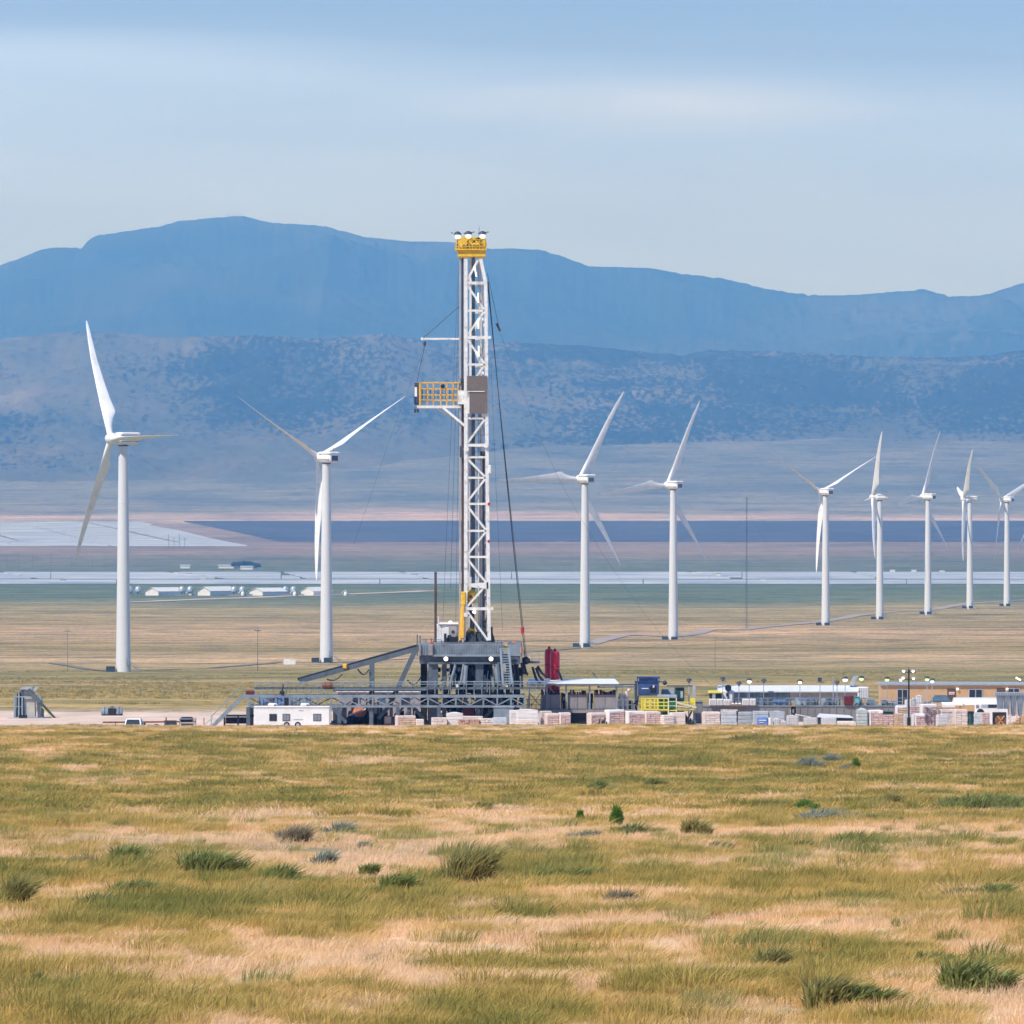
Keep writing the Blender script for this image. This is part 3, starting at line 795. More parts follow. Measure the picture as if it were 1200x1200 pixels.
# ------------------------------------------------------------------ farm sheds with feed bins
shed_names = ['leftmost', 'second', 'third', 'rightmost']
for k, px in enumerate((167, 228, 289, 349)):
    x, d = wp(px, 698)
    z = gz(x, d)
    t = thing('farm_shed', (x + 8, d, z), f'{shed_names[k]} of the four white-roofed farm sheds in front of the pale solar strip', 'farm shed', 'long white farm sheds in a row', rz=R((-35, -31, -38, -33)[k]))
    t.scale = ((1, 1, 1), (.9, 1.1, 1.1), (1.05, .9, .95), (.92, .8, 1.05))[k]
    # long gabled shed with its gable towards the camera
    def shed(mb, x0, x1, L_, h, e):
        xm = (x0 + x1) / 2
        mb.add([(x0, 0, 0), (x1, 0, 0), (x1, 0, h), (xm, 0, h + e), (x0, 0, h), (x0, L_, 0), (x1, L_, 0), (x1, L_, h), (xm, L_, h + e), (x0, L_, h)],
               [(0, 1, 2, 3, 4), (9, 8, 7, 6, 5), (0, 4, 9, 5), (1, 6, 7, 2)])
    w = MB(); shed(w, -7, 7, 36, 3.6, 3.0); w.build('wall', white_paint, t, local=True)
    rf = MB()
    for sx in (-1, 1):
        rf.add([(sx * 7.6, -.8, 3.4), (0, -.8, 6.75), (0, 36.8, 6.75), (sx * 7.6, 36.8, 3.4), (sx * 7.6, -.8, 3.6), (0, -.8, 7.0), (0, 36.8, 7.0), (sx * 7.6, 36.8, 3.6)],
               [(0, 1, 2, 3), (4, 5, 6, 7), (0, 1, 5, 4), (0, 3, 7, 4), (2, 3, 7, 6)])
    rf.build('roof', white_paint, t, local=True)
    for bx, nm in ((-14.5, 'left'), (-7.5, 'right')):
        fb = thing('feed_bin', (x + bx + 4, d - 6, z), f'{nm} of the two round feed bins beside the {shed_names[k]} farm shed', 'feed bin', 'feed bins beside the farm sheds')
        MB().lathe((0, 0, 3), [(.6, -1.4), (2.8, .6), (2.8, 3.2), (1.9, 4.5), (.5, 5.2)], 14).build('bin_body', galv, fb, smooth=True, local=True)
        lg_ = MB()
        for q in range(6):
            a = q * math.pi / 3
            lg_.bar((2.5 * math.cos(a), 2.5 * math.sin(a), 0), (2.5 * math.cos(a), 2.5 * math.sin(a), 4.0), .35)
        lg_.build('stand', steel_light, fb, local=True)
    ct = thing('loading_tank', (x + 41, d - 3, z), 'small white tank on the low yard wall right of the ' + shed_names[k] + ' farm shed', 'tank', 'tanks between the farm sheds')
    MB().lathe((0, 0, 0), [(1.5, 0), (1.6, 2.2), (1.0, 3.2), (.3, 3.6)], 12).build('tank_body', white_paint, ct, smooth=True, local=True)
    MB().tube((0, 0, 5), (-4, 0, 2), .3).build('auger', galv, ct, local=True)
    fw = thing('yard_wall', (x + 37, d, z), 'low pale block wall right of the ' + shed_names[k] + ' farm shed', 'wall', 'low walls between the farm sheds')
    MB().box(-8, 12, -.5, .5, 0, 1.2).build('wall_body', concrete, fw, local=True)
    MB().box(-8.2, 12.2, -.7, .7, 1.2, 1.4).build('coping', concrete, fw, local=True)

# ------------------------------------------------------------------ distant farm trees, house
def leaf_cloud(mb, c, r, n, leaf, squash=.8):
    for _ in range(n):
        v = Vector((random.gauss(0, 1), random.gauss(0, 1), random.gauss(0, 1))).normalized() * (random.random() ** .4)
        q = Vector((c[0] + v.x * r, c[1] + v.y * r, c[2] + v.z * r * squash))
        u = Vector((random.gauss(0, 1), random.gauss(0, 1), random.gauss(0, 1))).normalized() * leaf
        w = u.cross(Vector((random.gauss(0, 1), random.gauss(0, 1), random.gauss(0, 1)))).normalized() * leaf * .7
        mb.add([q - u, q + w, q + u, q - w], [(0, 1, 2, 3)])
leaf_dark = mat('leaf_dark', (.045, .065, .035), .8, var=.35, scale=.8)
trunk_m = mat('bark', (.12, .09, .07), .9, var=.2)
def far_tree(px, py, d, h, w, label):
    x = (px - 600) * d / 1e4; z = gz(x, d)
    t = thing('broadleaf_tree', (x, d, z), label, 'tree', 'trees at the distant farmstead')
    MB().tube((0, 0, -.5), (0, 0, h * .4), .5, .3).bar((0, 0, h * .3), (w * .3, 0, h * .6), .3).bar((0, 0, h * .3), (-w * .3, .5, h * .65), .3).build('trunk', trunk_m, t, local=True)
    cr = MB()
    for _ in range(7):
        leaf_cloud(cr, (random.uniform(-.32, .32) * w, random.uniform(-.3, .3) * w, h * random.uniform(.42, .78)), w * random.uniform(.18, .3), 160, .55)
    cr.build('crown', leaf_dark, t, local=True)
dd = wp(285, 667)[1]
far_tree(277, 666, dd, 9, 14, 'left tree of the dark clump at the distant farmstead')
far_tree(286, 666, dd - 20, 13, 15, 'tallest tree in the middle of the dark distant farmstead clump')
far_tree(293, 666, dd + 15, 10, 12, 'tree right of the tallest in the distant farmstead clump')
far_tree(301, 666, dd, 8, 11, 'rightmost low tree of the distant farmstead clump')
for px, w_, lab in ((265, 11, 'small white farmhouse left of the dark clump of trees'), (217, 7, 'tiny white shed alone on the green belt above the solar strip'), (289, 9, 'pale farmhouse half hidden among the distant trees')):
    x, d = wp(px, 666)
    if px == 289: d = dd - 45; x = (px - 600) * d / 1e4
    t = thing('farmhouse', (x, d, gz(x, d)), lab, 'house', 'distant farm buildings')
    MB().box(-w_ / 1.2, w_ / 1.2, -3, 3, -.5, 2.8).build('wall', white_paint, t, local=True)
    MB().add([(-w_ / 1.1, -3.5, 2.75), (w_ / 1.1, -3.5, 2.75), (w_ / 1.1, 0, 4.6), (-w_ / 1.1, 0, 4.6), (w_ / 1.1, 3.5, 2.75), (-w_ / 1.1, 3.5, 2.75)], [(0, 1, 2, 3), (3, 2, 4, 5), (0, 3, 5), (1, 4, 2), (0, 5, 4, 1)]).build('roof', galv, t, local=True)

# ------------------------------------------------------------------ met mast and utility poles
def guy(pts, r, m, parent, name='guy_wire'):
    return MB().path(pts, r, 5).build(name, m, parent)
mx_, md = wp(875, 737)
mz = gz(mx_, md)
mm_ = thing('met_mast', (mx_, md, mz), 'tall thin grey lattice mast standing alone between two turbines', 'mast')
mb = MB()
Hh = 155 * md / 1e4
for (a, b) in ((-.35, -.2), (.35, -.2), (0, .4)):
    mb.bar((mx_ + a, md + b, mz), (mx_ + a, md + b, mz + Hh), .1)
k = 0
while k < Hh - 1.5:
    mb.bar((mx_ - .35, md - .2, mz + k), (mx_ + .35, md - .2, mz + k + 1.5), .06); mb.bar((mx_ + .35, md - .2, mz + k), (mx_ - .35, md - .2, mz + k + 1.5), .06); k += 1.5
mb.build('lattice', wire_dark, mm_)
for q in range(3):
    MB().bar((mx_ - 2, md, mz + Hh * (.5 + .24 * q)), (mx_ + 2, md, mz + Hh * (.5 + .24 * q)), .12).build('sensor_arm', wire_dark, mm_)
for sx, sy in ((-1, -.6), (1, -.6), (0, 1)):
    guy([(mx_, md, mz + Hh * .9), (mx_ + sx * 38, md + sy * 38, gz(mx_ + sx * 38, md + sy * 38))], .03, wire_dark, mm_)
pole_m = mat('pole_wood', (.20, .17, .14), .9)
def upole(px, py, d, h, label, r=.1, arm=1.2):
    x = (px - 600) * d / 1e4; z = gz(x, d)
    t = thing('utility_pole', (x, d, z), label, 'utility pole', 'utility poles on the plain')
    MB().tube((0, 0, -.5), (0, 0, h), r, r * .7).build('pole', pole_m, t, local=True)
    MB().box(-arm, arm, -.08, .08, h - 1.1, h - .9).build('crossarm', pole_m, t, local=True)
upole(79, 0, wp(79, 787)[1], 15, 'thin utility pole on the plain left of the nearest turbine')
upole(302, 0, wp(302, 786)[1], 15, 'thin utility pole on the plain between the two left turbines')
upole(838, 0, wp(838, 783)[1], 12, 'thin utility pole on the plain right of the mast')
nms = ['first', 'second', 'third', 'fourth', 'fifth', 'sixth', 'seventh', 'eighth']
for k, px in enumerate((8, 23, 38, 60, 84, 108, 124, 198)):
    upole(px, 0, 10400, 17, f'{nms[k]} utility pole from the left in the distant row above the solar strip', .28, 1.8)
# small substation
sx_, sd_ = wp(207, 643)
sb = thing('substation', (sx_, sd_, gz(sx_, sd_)), 'tiny distant substation of thin steel gantries at the corner of the pale solar field', 'substation')
for q in range(4):
    m_ = MB(); xx = -12 + q * 8
    m_.bar((xx, 0, 0), (xx, 0, 22 - (q % 2) * 6), .6); m_.bar((xx - 3, 0, 14), (xx + 3, 0, 14), .4)
    m_.build('gantry', steel_grey, sb, local=True)
# aerial masts on the summit
for q, (px, py) in enumerate(((264, 252.5), (268, 252.5), (272, 252), (276, 252), (281, 252))):
    d = 36400; x = (px - 600) * d / 1e4; z = CAMZ + (600 - 255) * d / 1e4
    t = thing('radio_mast', (x, d, z - 6), f'{nms[q]} of the five tiny radio masts from the left on the mountain summit', 'radio mast', 'radio masts on the summit')
    MB().tube((0, 0, 0), (0, 0, 27 + 5 * (q % 3)), 1.1, .5, 6).build('mast_pole', steel_grey, t, local=True)
    MB().box(-2.5, 2.5, -.5, .5, 16, 17.2).build('aerial', steel_light, t, local=True)

# ================================================================== the drilling rig (all at about 1000 m)
def X(px, d=1000.): return (px - 600) * d / 1e4
def Z(py, d=1000.): return CAMZ - (py - 600) * d / 1e4
Y0 = 1000.
rig = thing('drilling_rig', (X(552), Y0, 0), 'tall white lattice drilling mast with yellow crown on a grey steel substructure', 'drilling rig')
def rb(name, m, mb, parent=rig, smooth=False):
    return mb.build(name, m, parent, smooth=smooth)

# --- mast: four legs, bracing on the two sides and the back
NL, FL = -3.0, 3.0        # near and far faces
def leg_near_l(py): return X(np.interp(py, [300, 345, 700, 752], [546, 546, 546, 543.5]))
def leg_near_r(py): return X(np.interp(py, [300, 334, 500, 700, 752], [562.5, 569.5, 570.5, 572.5, 573.5]))
def leg_far_l(py): return X(np.interp(py, [300, 752], [551.5, 550.5]))
def leg_far_r(py): return X(np.interp(py, [300, 334, 752], [559.5, 564, 564]))
levels = [303, 332.5, 364.7, 396, 427.7, 459, 490.5, 522, 536, 560, 590.5, 622, 652.5, 684, 713, 750]
for (fn, yo, w) in ((leg_near_l, NL, .42), (leg_near_r, NL, .40), (leg_far_l, FL, .30), (leg_far_r, FL, .30)):
    mb = MB()
    for a, b in zip(levels[:-1], levels[1:]):
        mb.bar((fn(a), Y0 + yo, Z(a)), (fn(b), Y0 + yo, Z(b)), w)
    rb('mast_leg', mast_white, mb)
mb = MB()
for i, py in enumerate(levels[1:-1]):
    thick = .34 if py in (332.5, 396, 522, 713) else .25
    if py == 684: continue
    mb.bar((leg_near_l(py), Y0 + NL, Z(py)), (leg_near_r(py) + (.55 if py in (396, 713) else 0), Y0 + NL, Z(py)), thick)
    mb.bar((leg_far_l(py) , Y0 + FL, Z(py + 1)), (leg_far_r(py), Y0 + FL, Z(py + 1)), .2)
    mb.bar((leg_near_r(py), Y0 + NL, Z(py)), (leg_far_r(py), Y0 + FL, Z(py)), .2)
    if i % 2 == 0: mb.bar((leg_near_l(py), Y0 + NL, Z(py)), (leg_far_l(py), Y0 + FL, Z(py)), .2)
mb.hexa([(leg_near_l(690), Y0 + NL - .2, Z(687)), (leg_near_r(690), Y0 + NL - .2, Z(690)), (leg_near_r(690), Y0 + NL + .2, Z(690)), (leg_near_l(690), Y0 + NL + .2, Z(687))],
        [(leg_near_l(684), Y0 + NL - .2, Z(684)), (leg_near_r(682), Y0 + NL - .2, Z(682)), (leg_near_r(682), Y0 + NL + .2, Z(682)), (leg_near_l(684), Y0 + NL + .2, Z(684))])
rb('crossbeam', mast_white, mb)
mb = MB(); flip = True
for a, b in zip(levels[:-1], levels[1:]):
    if a in (522,): continue
    p0, p1 = (a, b) if flip else (b, a)      # '/' when flip
    mb.bar((leg_near_r(p0) - .15, Y0 + NL, Z(p0)), (leg_near_l(p1), Y0 + NL, Z(p1)), .25)
    mb.bar((leg_far_r(p0), Y0 + FL, Z(p0 + 2)), (leg_far_l(p1), Y0 + FL, Z(p1 + 2)), .2)
    mb.bar((leg_near_r(p1), Y0 + NL, Z(p1)), (leg_far_r(p0), Y0 + FL, Z(p0)), .16)
    flip = not flip
rb('diagonal_brace', mast_white, mb)
# crown
cr = MB()
cr.box(X(536.5), X(569), Y0 - 3.4, Y0 + 3.4, Z(301.5), Z(293.5)); cr.cbox(X(540), X(567), Y0 - 2.4, Y0 + 2.4, Z(293), Z(286), .2)
cr.box(X(533.5), X(570), Y0 - 3.7, Y0 + 3.7, Z(294), Z(292.6))
crown = rb('crown_block', yellow_paint, cr)
sh = MB()
for px, r_ in ((546.5, .95), (557.5, .85), (562.5, .8)):
    for yo in (-1.6, -.9, 0, .9, 1.6):
        sh.lathe((X(px), Y0 + yo - .14, Z(286.5)), [(r_, 0), (r_ * .85, .14), (r_, .28)], 18, axis='y')
sh.box(X(541), X(553), Y0 - 2.2, Y0 - 1.9, Z(293), Z(281)); sh.box(X(557), X(568.5), Y0 - 2.2, Y0 - 1.9, Z(293), Z(283))
rb('sheave', yellow_paint, sh, crown)
rl = MB()
for px in (534, 538, 542, 546, 550, 554, 558, 562, 566, 569.5):
    for yo in (-3.6, 3.6): rl.bar((X(px), Y0 + yo, Z(293)), (X(px), Y0 + yo, Z(282)), .09)
for py in (282, 286, 290):
    for yo in (-3.6, 3.6): rl.bar((X(534), Y0 + yo, Z(py)), (X(569.5), Y0 + yo, Z(py)), .09)
    rl.bar((X(534), Y0 - 3.6, Z(py)), (X(534), Y0 + 3.6, Z(py)), .09); rl.bar((X(569.5), Y0 - 3.6, Z(py)), (X(569.5), Y0 + 3.6, Z(py)), .09)
rb('guard_rail', yellow_paint, rl, crown)
rb('crown_motor', dark_red, MB().box(X(547.5), X(549.5), Y0 - 2.9, Y0 - 2.3, Z(291), Z(283)).box(X(561), X(562.5), Y0 - 2.9, Y0 - 2.3, Z(292), Z(281)), crown)
rb('antenna', wire_dark, MB().tube((X(561.5), Y0, Z(290)), (X(561.5), Y0, Z(265)), .035, .02, 5), crown)
for k, (px, py, ln) in enumerate(((536.5, 278.5, -1), (549, 278, 1), (565.5, 278, 1))):
    f = rb('floodlight', steel_dark, MB().lathe((X(px), Y0 - 3.5, Z(py) ), [(.5, .25), (.32, .5), (.12, .62)], 12).tube((X(px), Y0 - 3.5, Z(py) + .3), (X(px), Y0 - 3.5, Z(292)), .05).bar((X(px) - .55 * 1, Y0 - 3.5, Z(py) + .35), (X(px) + .75 * ln, Y0 - 3.5, Z(py) + .5), .1), crown)
    rb('lamp', lamp_on, MB().ball((X(px), Y0 - 3.6, Z(py) - .02), .32, .7), f, True)
# drill pipe stood back on the left, standpipes, cables and ladder inside the mast
rb('drill_pipe_stand', pipe_brown, MB().box(X(541), X(543.6), Y0 - 1.6, Y0 + 1.6, Z(740), Z(447)).tube((X(542), Y0 - 2.2, Z(447)), (X(542), Y0 - 2.2, Z(303)), .11))
rb('guide_rail', pipe_grey, MB().box(X(538.2), X(540.2), Y0 - 2.4, Y0 - 2.1, Z(742), Z(303)).box(X(538.6), X(539.8), Y0 + 2, Y0 + 2.2, Z(742), Z(303)))
rb('collar', steel_dark, MB().box(X(539), X(544.2), Y0 - 2.6, Y0 - 1.5, Z(536), Z(523)).box(X(540), X(544), Y0 - 2.6, Y0 - 1.5, Z(452), Z(444)))
mb = MB()
for px in (553.2, 554.6, 556.0):
    for yo in (-.6, .6): mb.tube((X(px), Y0 + yo, Z(301)), (X(px), Y0 + yo, Z(694)), .06)
rb('hoist_cable', steel_grey, mb)
rb('standpipe', white_paint, MB().tube((X(553.5), Y0 + 2, Z(540)), (X(553.5), Y0 + 2, Z(676)), .3).tube((X(562), Y0 - 1, Z(550)), (X(562), Y0 - 1, Z(740)), .16))
rb('service_loop', steel_dark, MB().box(X(565.3), X(568.2), Y0 - 1.4, Y0 - .4, Z(742), Z(532)).box(X(563), X(569), Y0 - 1.5, Y0 + .5, Z(536), Z(529)))
lad = MB()
for px in (560.5, 562.6): lad.bar((X(px), Y0 + 2.4, Z(305)), (X(px), Y0 + 2.4, Z(540)), .08)
for k in range(70): lad.bar((X(560.5), Y0 + 2.4, Z(305) - k * .335), (X(562.6), Y0 + 2.4, Z(305) - k * .335), .05)
rb('ladder', pipe_grey, lad)
for (py0, py1, px) in ((313, 325, 557), (344, 355, 560.5), (374, 386, 560.8), (406, 418, 561)):
    rb('tube_light', lamp_tube, MB().bar((X(px - (1.0 if py0 == 313 else 0)), Y0 - 3.25, Z(py0)), (X(px + (1.5 if py0 == 313 else 0)), Y0 - 3.25, Z(py1)), .14))
rb('mast_lamp', lamp_on, MB().ball((X(556), Y0 - 3.2, Z(717)), .2))
# wind wall
ww = MB()
for k in range(24):       # corrugated cloth-backed sheeting
    x0 = X(547.3) + k * .1; x1 = x0 + .1
    ww.box(x0, x1, Y0 - 3.42 - (k % 2) * .05, Y0 - 3.3, Z(459 if k < 3 else 485), Z(441))
wwo = rb('wind_wall', wind_cloth, ww)
rb('girt', mast_white, MB().box(X(548), X(568), Y0 - 3.56, Y0 - 3.48, Z(459.6), Z(458.8)).box(X(548), X(550.3), Y0 - 3.5, Y0 - 3.3, Z(485), Z(466)), wwo)
# jib arm and its block
j = rb('jib_arm', mast_white, MB().bar((X(495.5), Y0 - 2, Z(397.5)), (X(541), Y0 - 2, Z(397.5)), .22).tube((X(495.5), Y0 - 2, Z(399)), (X(495.5), Y0 - 2, Z(396)), .2))
rb('pulley', steel_dark, MB().cbox(X(496.5), X(499.5), Y0 - 2.2, Y0 - 1.8, Z(406), Z(400), .08), j)
rb('stay_wire', wire_dark, MB().path([(X(495.5), Y0 - 2, Z(396.5)), (X(510), Y0 - 2, Z(384.5)), (X(540), Y0 - 2, Z(358))], .04, 5), j)
rb('winch_line', wire_dark, MB().path([(X(498), Y0 - 2, Z(406)), (X(492), Y0 - 2, Z(432)), (X(489), Y0 - 2, Z(447))], .03, 5), j)
# racking board
bd = rb('racking_board', mast_white, MB().box(X(489), X(541), Y0 - 2.6, Y0 + 2.2, Z(478.5), Z(475.5)).box(X(537), X(545), Y0 - 2.9, Y0 + 2.2, Z(474), Z(458)).bar((X(519.5), Y0 - 2.5, Z(478)), (X(546), Y0 - 2.9, Z(500)), .26).bar((X(519.5), Y0 + 2.2, Z(478)), (X(546), Y0 + 2.6, Z(500)), .26).bar((X(512), Y0, Z(479)), (X(541), Y0, Z(496)), .15))
rb('end_cabinet', steel_dark, MB().box(X(486), X(491), Y0 - 2.4, Y0 + 2, Z(474.5), Z(449)), bd)
rb('wind_cloth', blue_paint, MB().box(X(485.2), X(486.3), Y0 - 2.6, Y0 - 2.3, Z(473), Z(465)).box(X(487.3), X(490), Y0 - 2.48, Y0 - 2.41, Z(472), Z(466)), bd)
rb('notice', white_paint, MB().box(X(486.2), X(489), Y0 - 2.46, Y0 - 2.4, Z(465), Z(454)), bd)
rb('hanging_hook', wire_dark, MB().tube((X(486.6), Y0 - 2, Z(479)), (X(486.6), Y0 - 2, Z(484)), .12).tube((X(489.6), Y0 - 2, Z(479)), (X(489.6), Y0 - 2, Z(483.5)), .12), bd)
cg = MB()
for yo in (-2.55, 2.15):
    for px in (492, 493.2, 501, 508, 516.5, 523.5, 531, 537): cg.bar((X(px), Y0 + yo, Z(475.5)), (X(px), Y0 + yo, Z(448.5)), .1)
    for py in (448.5, 456, 463, 469): cg.bar((X(491.5), Y0 + yo, Z(py)), (X(538 if py > 450 else 544), Y0 + yo, Z(py)), .1)
for py in (448.5, 456, 463): cg.bar((X(492), Y0 - 2.55, Z(py)), (X(492), Y0 + 2.15, Z(py)), .1)
cg.box(X(491.3), X(493.3), Y0 - 2.65, Y0 - 2.5, Z(475), Z(449))
rb('safety_cage', orange_paint, cg, bd)
fg = MB()
for k in range(9): fg.bar((X(495 + k * 4.6), Y0 - 1.6, Z(468)), (X(495 + k * 4.6), Y0 - 1.6, Z(456)), .1)
fg.box(X(530), X(531.5), Y0 - 1.7, Y0 - 1.5, Z(474), Z(457))
rb('pipe_finger', steel_dark, fg, bd)
rb('lifebelt', black_metal, MB().lathe((X(519), Y0 - 2.75, Z(453)), [(.26, 0), (.26, .1)], 12, axis='y'), bd)
# small items on the mast
rb('junction_box', white_paint, MB().cbox(X(572.5), X(576), Y0 - 3.3, Y0 - 2.7, Z(555), Z(545), .08))
rb('marker_lamp', red_paint, MB().ball((X(573), Y0 - 3.2, Z(590.5)), .18).ball((X(572.7), Y0 - 3.2, Z(634)), .16))
rb('pivot_joint', mast_white, MB().lathe((X(546.5), Y0 - 3.5, Z(526.5)), [(.3, 0), (.3, .8)], 12, axis='y').lathe((X(569.5), Y0 - 3.5, Z(522)), [(.3, 0), (.3, .8)], 12, axis='y').lathe((X(546), Y0 - 3.5, Z(720)), [(.26, 0), (.26, .8)], 12, axis='y'))
# travelling block and top drive
tb = rb('travelling_block', yellow_paint, MB().cbox(X(540.5), X(546), Y0 - 3.4, Y0 - 1, Z(709), Z(693), .1).cbox(X(547), X(558), Y0 - 2.6, Y0 + .8, Z(707), Z(691), .3).box(X(545), X(548), Y0 - 2, Y0 + .5, Z(706), Z(694)))
rb('hook', steel_dark, MB().ball((X(552), Y0 - 2.65, Z(699)), .2).tube((X(550), Y0, Z(706)), (X(550), Y0, Z(722)), .3), tb)
rb('top_drive', orange_paint, MB().cbox(X(540.8), X(544.8), Y0 - 3.5, Y0 - 2.4, Z(748), Z(709), .1).tube((X(539.5), Y0 - 3.2, Z(750)), (X(541.5), Y0 - 3.2, Z(712)), .14))
rb('drawworks', steel_dark, MB().cbox(X(548), X(560), Y0 - 1.5, Y0 + 2, Z(752), Z(741), .3).cbox(X(551), X(556), Y0 - 1.2, Y0 + 1.6, Z(741), Z(718), .2).box(X(565), X(570), Y0 - 2.2, Y0, Z(752), Z(728)))
rb('winch', yellow_paint, MB().cbox(X(548), X(556.5), Y0 - 1.8, Y0 - 1.4, Z(738.5), Z(736.6), .05).lathe((X(552), Y0 - 2.1, Z(742)), [(.6, 0), (.6, .5)], 14, axis='y'))
mb = MB()
for k in range(26):
    px = random.uniform(547, 571); h = random.uniform(4, 13)
    mb.box(X(px), X(px) + random.uniform(.15, .7), Y0 - random.uniform(1.5, 2.8), Y0 - 1.4, Z(752), Z(752 - h))
rb('drill_floor_gear', steel_dark, mb)
mb = MB()
for k in range(14):
    px = random.uniform(520, 545)
    mb.cbox(X(px), X(px) + random.uniform(.2, .5), Y0 - 3.1, Y0 - 2.6, Z(752), Z(752 - random.uniform(3, 9)), .04)
mb.box(X(520.5), X(523.5), Y0 - 3.2, Y0 - 2.8, Z(752), Z(742)); mb.box(X(530), X(533), Y0 - 3.2, Y0 - 2.8, Z(752), Z(746))
mb.bar((X(573.5), Y0 - 2.8, Z(734)), (X(579), Y0 - 2.8, Z(752)), .35); mb.box(X(575.5), X(577.5), Y0 - 2.6, Y0 - 2, Z(752), Z(734))
rb('floor_equipment', black_metal, mb)
# doghouse and brown pole
dh = rb('doghouse', white_paint, MB().cbox(X(517), X(537), Y0 - 2.2, Y0 + 3, Z(752), Z(731), .12).cbox(X(511), X(518), Y0 - 1.6, Y0 + 1, Z(752), Z(731), .1).cbox(X(514), X(538), Y0 - 2.4, Y0 + 3.2, Z(732), Z(729.5), .08))
rb('roof_lamp', lamp_on, MB().ball((X(528), Y0 - 2.3, Z(729)), .22, .8), dh)
rb('doorway', pipe_grey, MB().box(X(526), X(535), Y0 - 2.27, Y0 - 2.2, Z(751), Z(733)), dh)
rb('window', glass_dark, MB().box(X(529.3), X(532.5), Y0 - 2.34, Y0 - 2.27, Z(741.5), Z(738.5)), dh)
rb('handrail', white_paint, MB().path([(X(511.5), Y0 - 2.4, Z(752)), (X(511), Y0 - 2.4, Z(722)), (X(514), Y0 - 2.4, Z(722)), (X(514), Y0 - 2.4, Z(752))], .06).bar((X(510), Y0 - 2.4, Z(730)), (X(518), Y0 - 2.4, Z(731)), .1).bar((X(510), Y0 - 2.4, Z(738)), (X(515), Y0 - 2.4, Z(738)), .1), dh)
rb('exhaust_pole', pipe_brown, MB().tube((X(510.6), Y0 - 2.5, Z(752)), (X(510.6), Y0 - 2.5, Z(670)), .15))
# --- drill floor
fl = MB()
fl.box(X(493), X(590), Y0 - 5, Y0 + 5, Z(767), Z(753.5))
for k in range(33):
    fl.box(X(494 + k * 2.9), X(494.6 + k * 2.9), Y0 - 5.1, Y0 - 5, Z(766), Z(754))
fl.box(X(595), X(611), Y0 - 4.6, Y0 + 4, Z(768), Z(753))
fl.box(X(507), X(590), Y0 - 5.25, Y0 - 5.0, Z(768.5), Z(766))
floor_o = rb('drill_floor', steel_light, fl)
rb('underfloor_beam', steel_grey, MB().box(X(492), X(610), Y0 - 4.5, Y0 + 4.5, Z(777), Z(767.02)).box(X(503), X(610), Y0 - 4.9, Y0 - 4.5, Z(777.5), Z(775)))
rb('floor_end_box', beige_metal, MB().cbox(X(503), X(508), Y0 - 5.4, Y0 - 4.5, Z(767.5), Z(754), .06).cbox(X(491.5), X(494), Y0 - 5.3, Y0 - 4.5, Z(768), Z(754), .06))
for px in (523, 575.6):
    f = rb('floodlight', steel_dark, MB().lathe((X(px), Y0 - 5.3, Z(771.2)), [(.34, 0), (.42, .35), (.2, .5)], 12, axis='y').bar((X(px), Y0 - 5.1, Z(771)), (X(px), Y0 - 4.6, Z(767)), .1))
    rb('lamp', lamp_on, MB().ball((X(px), Y0 - 5.4, Z(771.2)), .25), f, True)
rb('walkway_post', steel_grey, MB().bar((X(489.5), Y0 - 4.8, Z(768)), (X(489.5), Y0 - 4.8, Z(743)), .14).bar((X(492.8), Y0 - 4.8, Z(768)), (X(492.8), Y0 - 4.8, Z(744)), .14).bar((X(611.5), Y0 - 4.6, Z(776)), (X(611.5), Y0 - 4.6, Z(752)), .12))
mb = MB()
for k in range(16):
    px = 500 + k * 5.9 + random.uniform(-1, 1)
    if 518 < px < 580: continue
    mb.bar((X(px), Y0 - 4.9, Z(754)), (X(px), Y0 - 4.9, Z(748 + random.uniform(-1, 2))), .09)
mb.bar((X(494), Y0 - 4.9, Z(749)), (X(518), Y0 - 4.9, Z(749)), .07); mb.bar((X(580), Y0 - 4.9, Z(750)), (X(611), Y0 - 4.6, Z(751)), .07)
rb('floor_rail', steel_grey, mb)
rb('tool_rack', orange_tarp, MB().cbox(X(503), X(509), Y0 - 4.6, Y0 - 4, Z(754), Z(749), .1).cbox(X(600), X(606), Y0 - 4.4, Y0 - 4, Z(753), Z(751), .06).box(X(609.5), X(611), Y0 - 4.7, Y0 - 4.6, Z(765), Z(757)))
# right hand platform off the floor
pf = rb('side_platform', steel_grey, MB().box(X(612), X(632.5), Y0 - 3, Y0 + 1, Z(777), Z(774.5)))
mb = MB()
for px in (614, 623, 632.3): mb.bar((X(px), Y0 - 3, Z(775)), (X(px), Y0 - 3, Z(761)), .07)
for py in (761, 766): mb.bar((X(612), Y0 - 3, Z(py)), (X(632.3), Y0 - 3, Z(py)), .06)
rb('handrail', rail_grey, mb, pf)
# ladder
mb = MB()
for px0, px1 in ((586.5, 589.5), (596, 600)):
    mb.bar((X(px0), Y0 - 5.4, Z(759)), (X(px1), Y0 - 6.0, Z(800)), .26)
for k in range(15):
    t_ = k / 14; mb.bar((X(586.5 + 3 * t_), Y0 - 5.4 - .6 * t_, Z(759 + 41 * t_)), (X(596 + 4 * t_), Y0 - 5.4 - .6 * t_, Z(759 + 41 * t_)), .12)
rb('floor_ladder', rail_grey, mb)
rb('ladder_hood', yellow_paint, MB().cbox(X(590), X(595), Y0 - 4.4, Y0 - 3.8, Z(760), Z(755.5), .08))
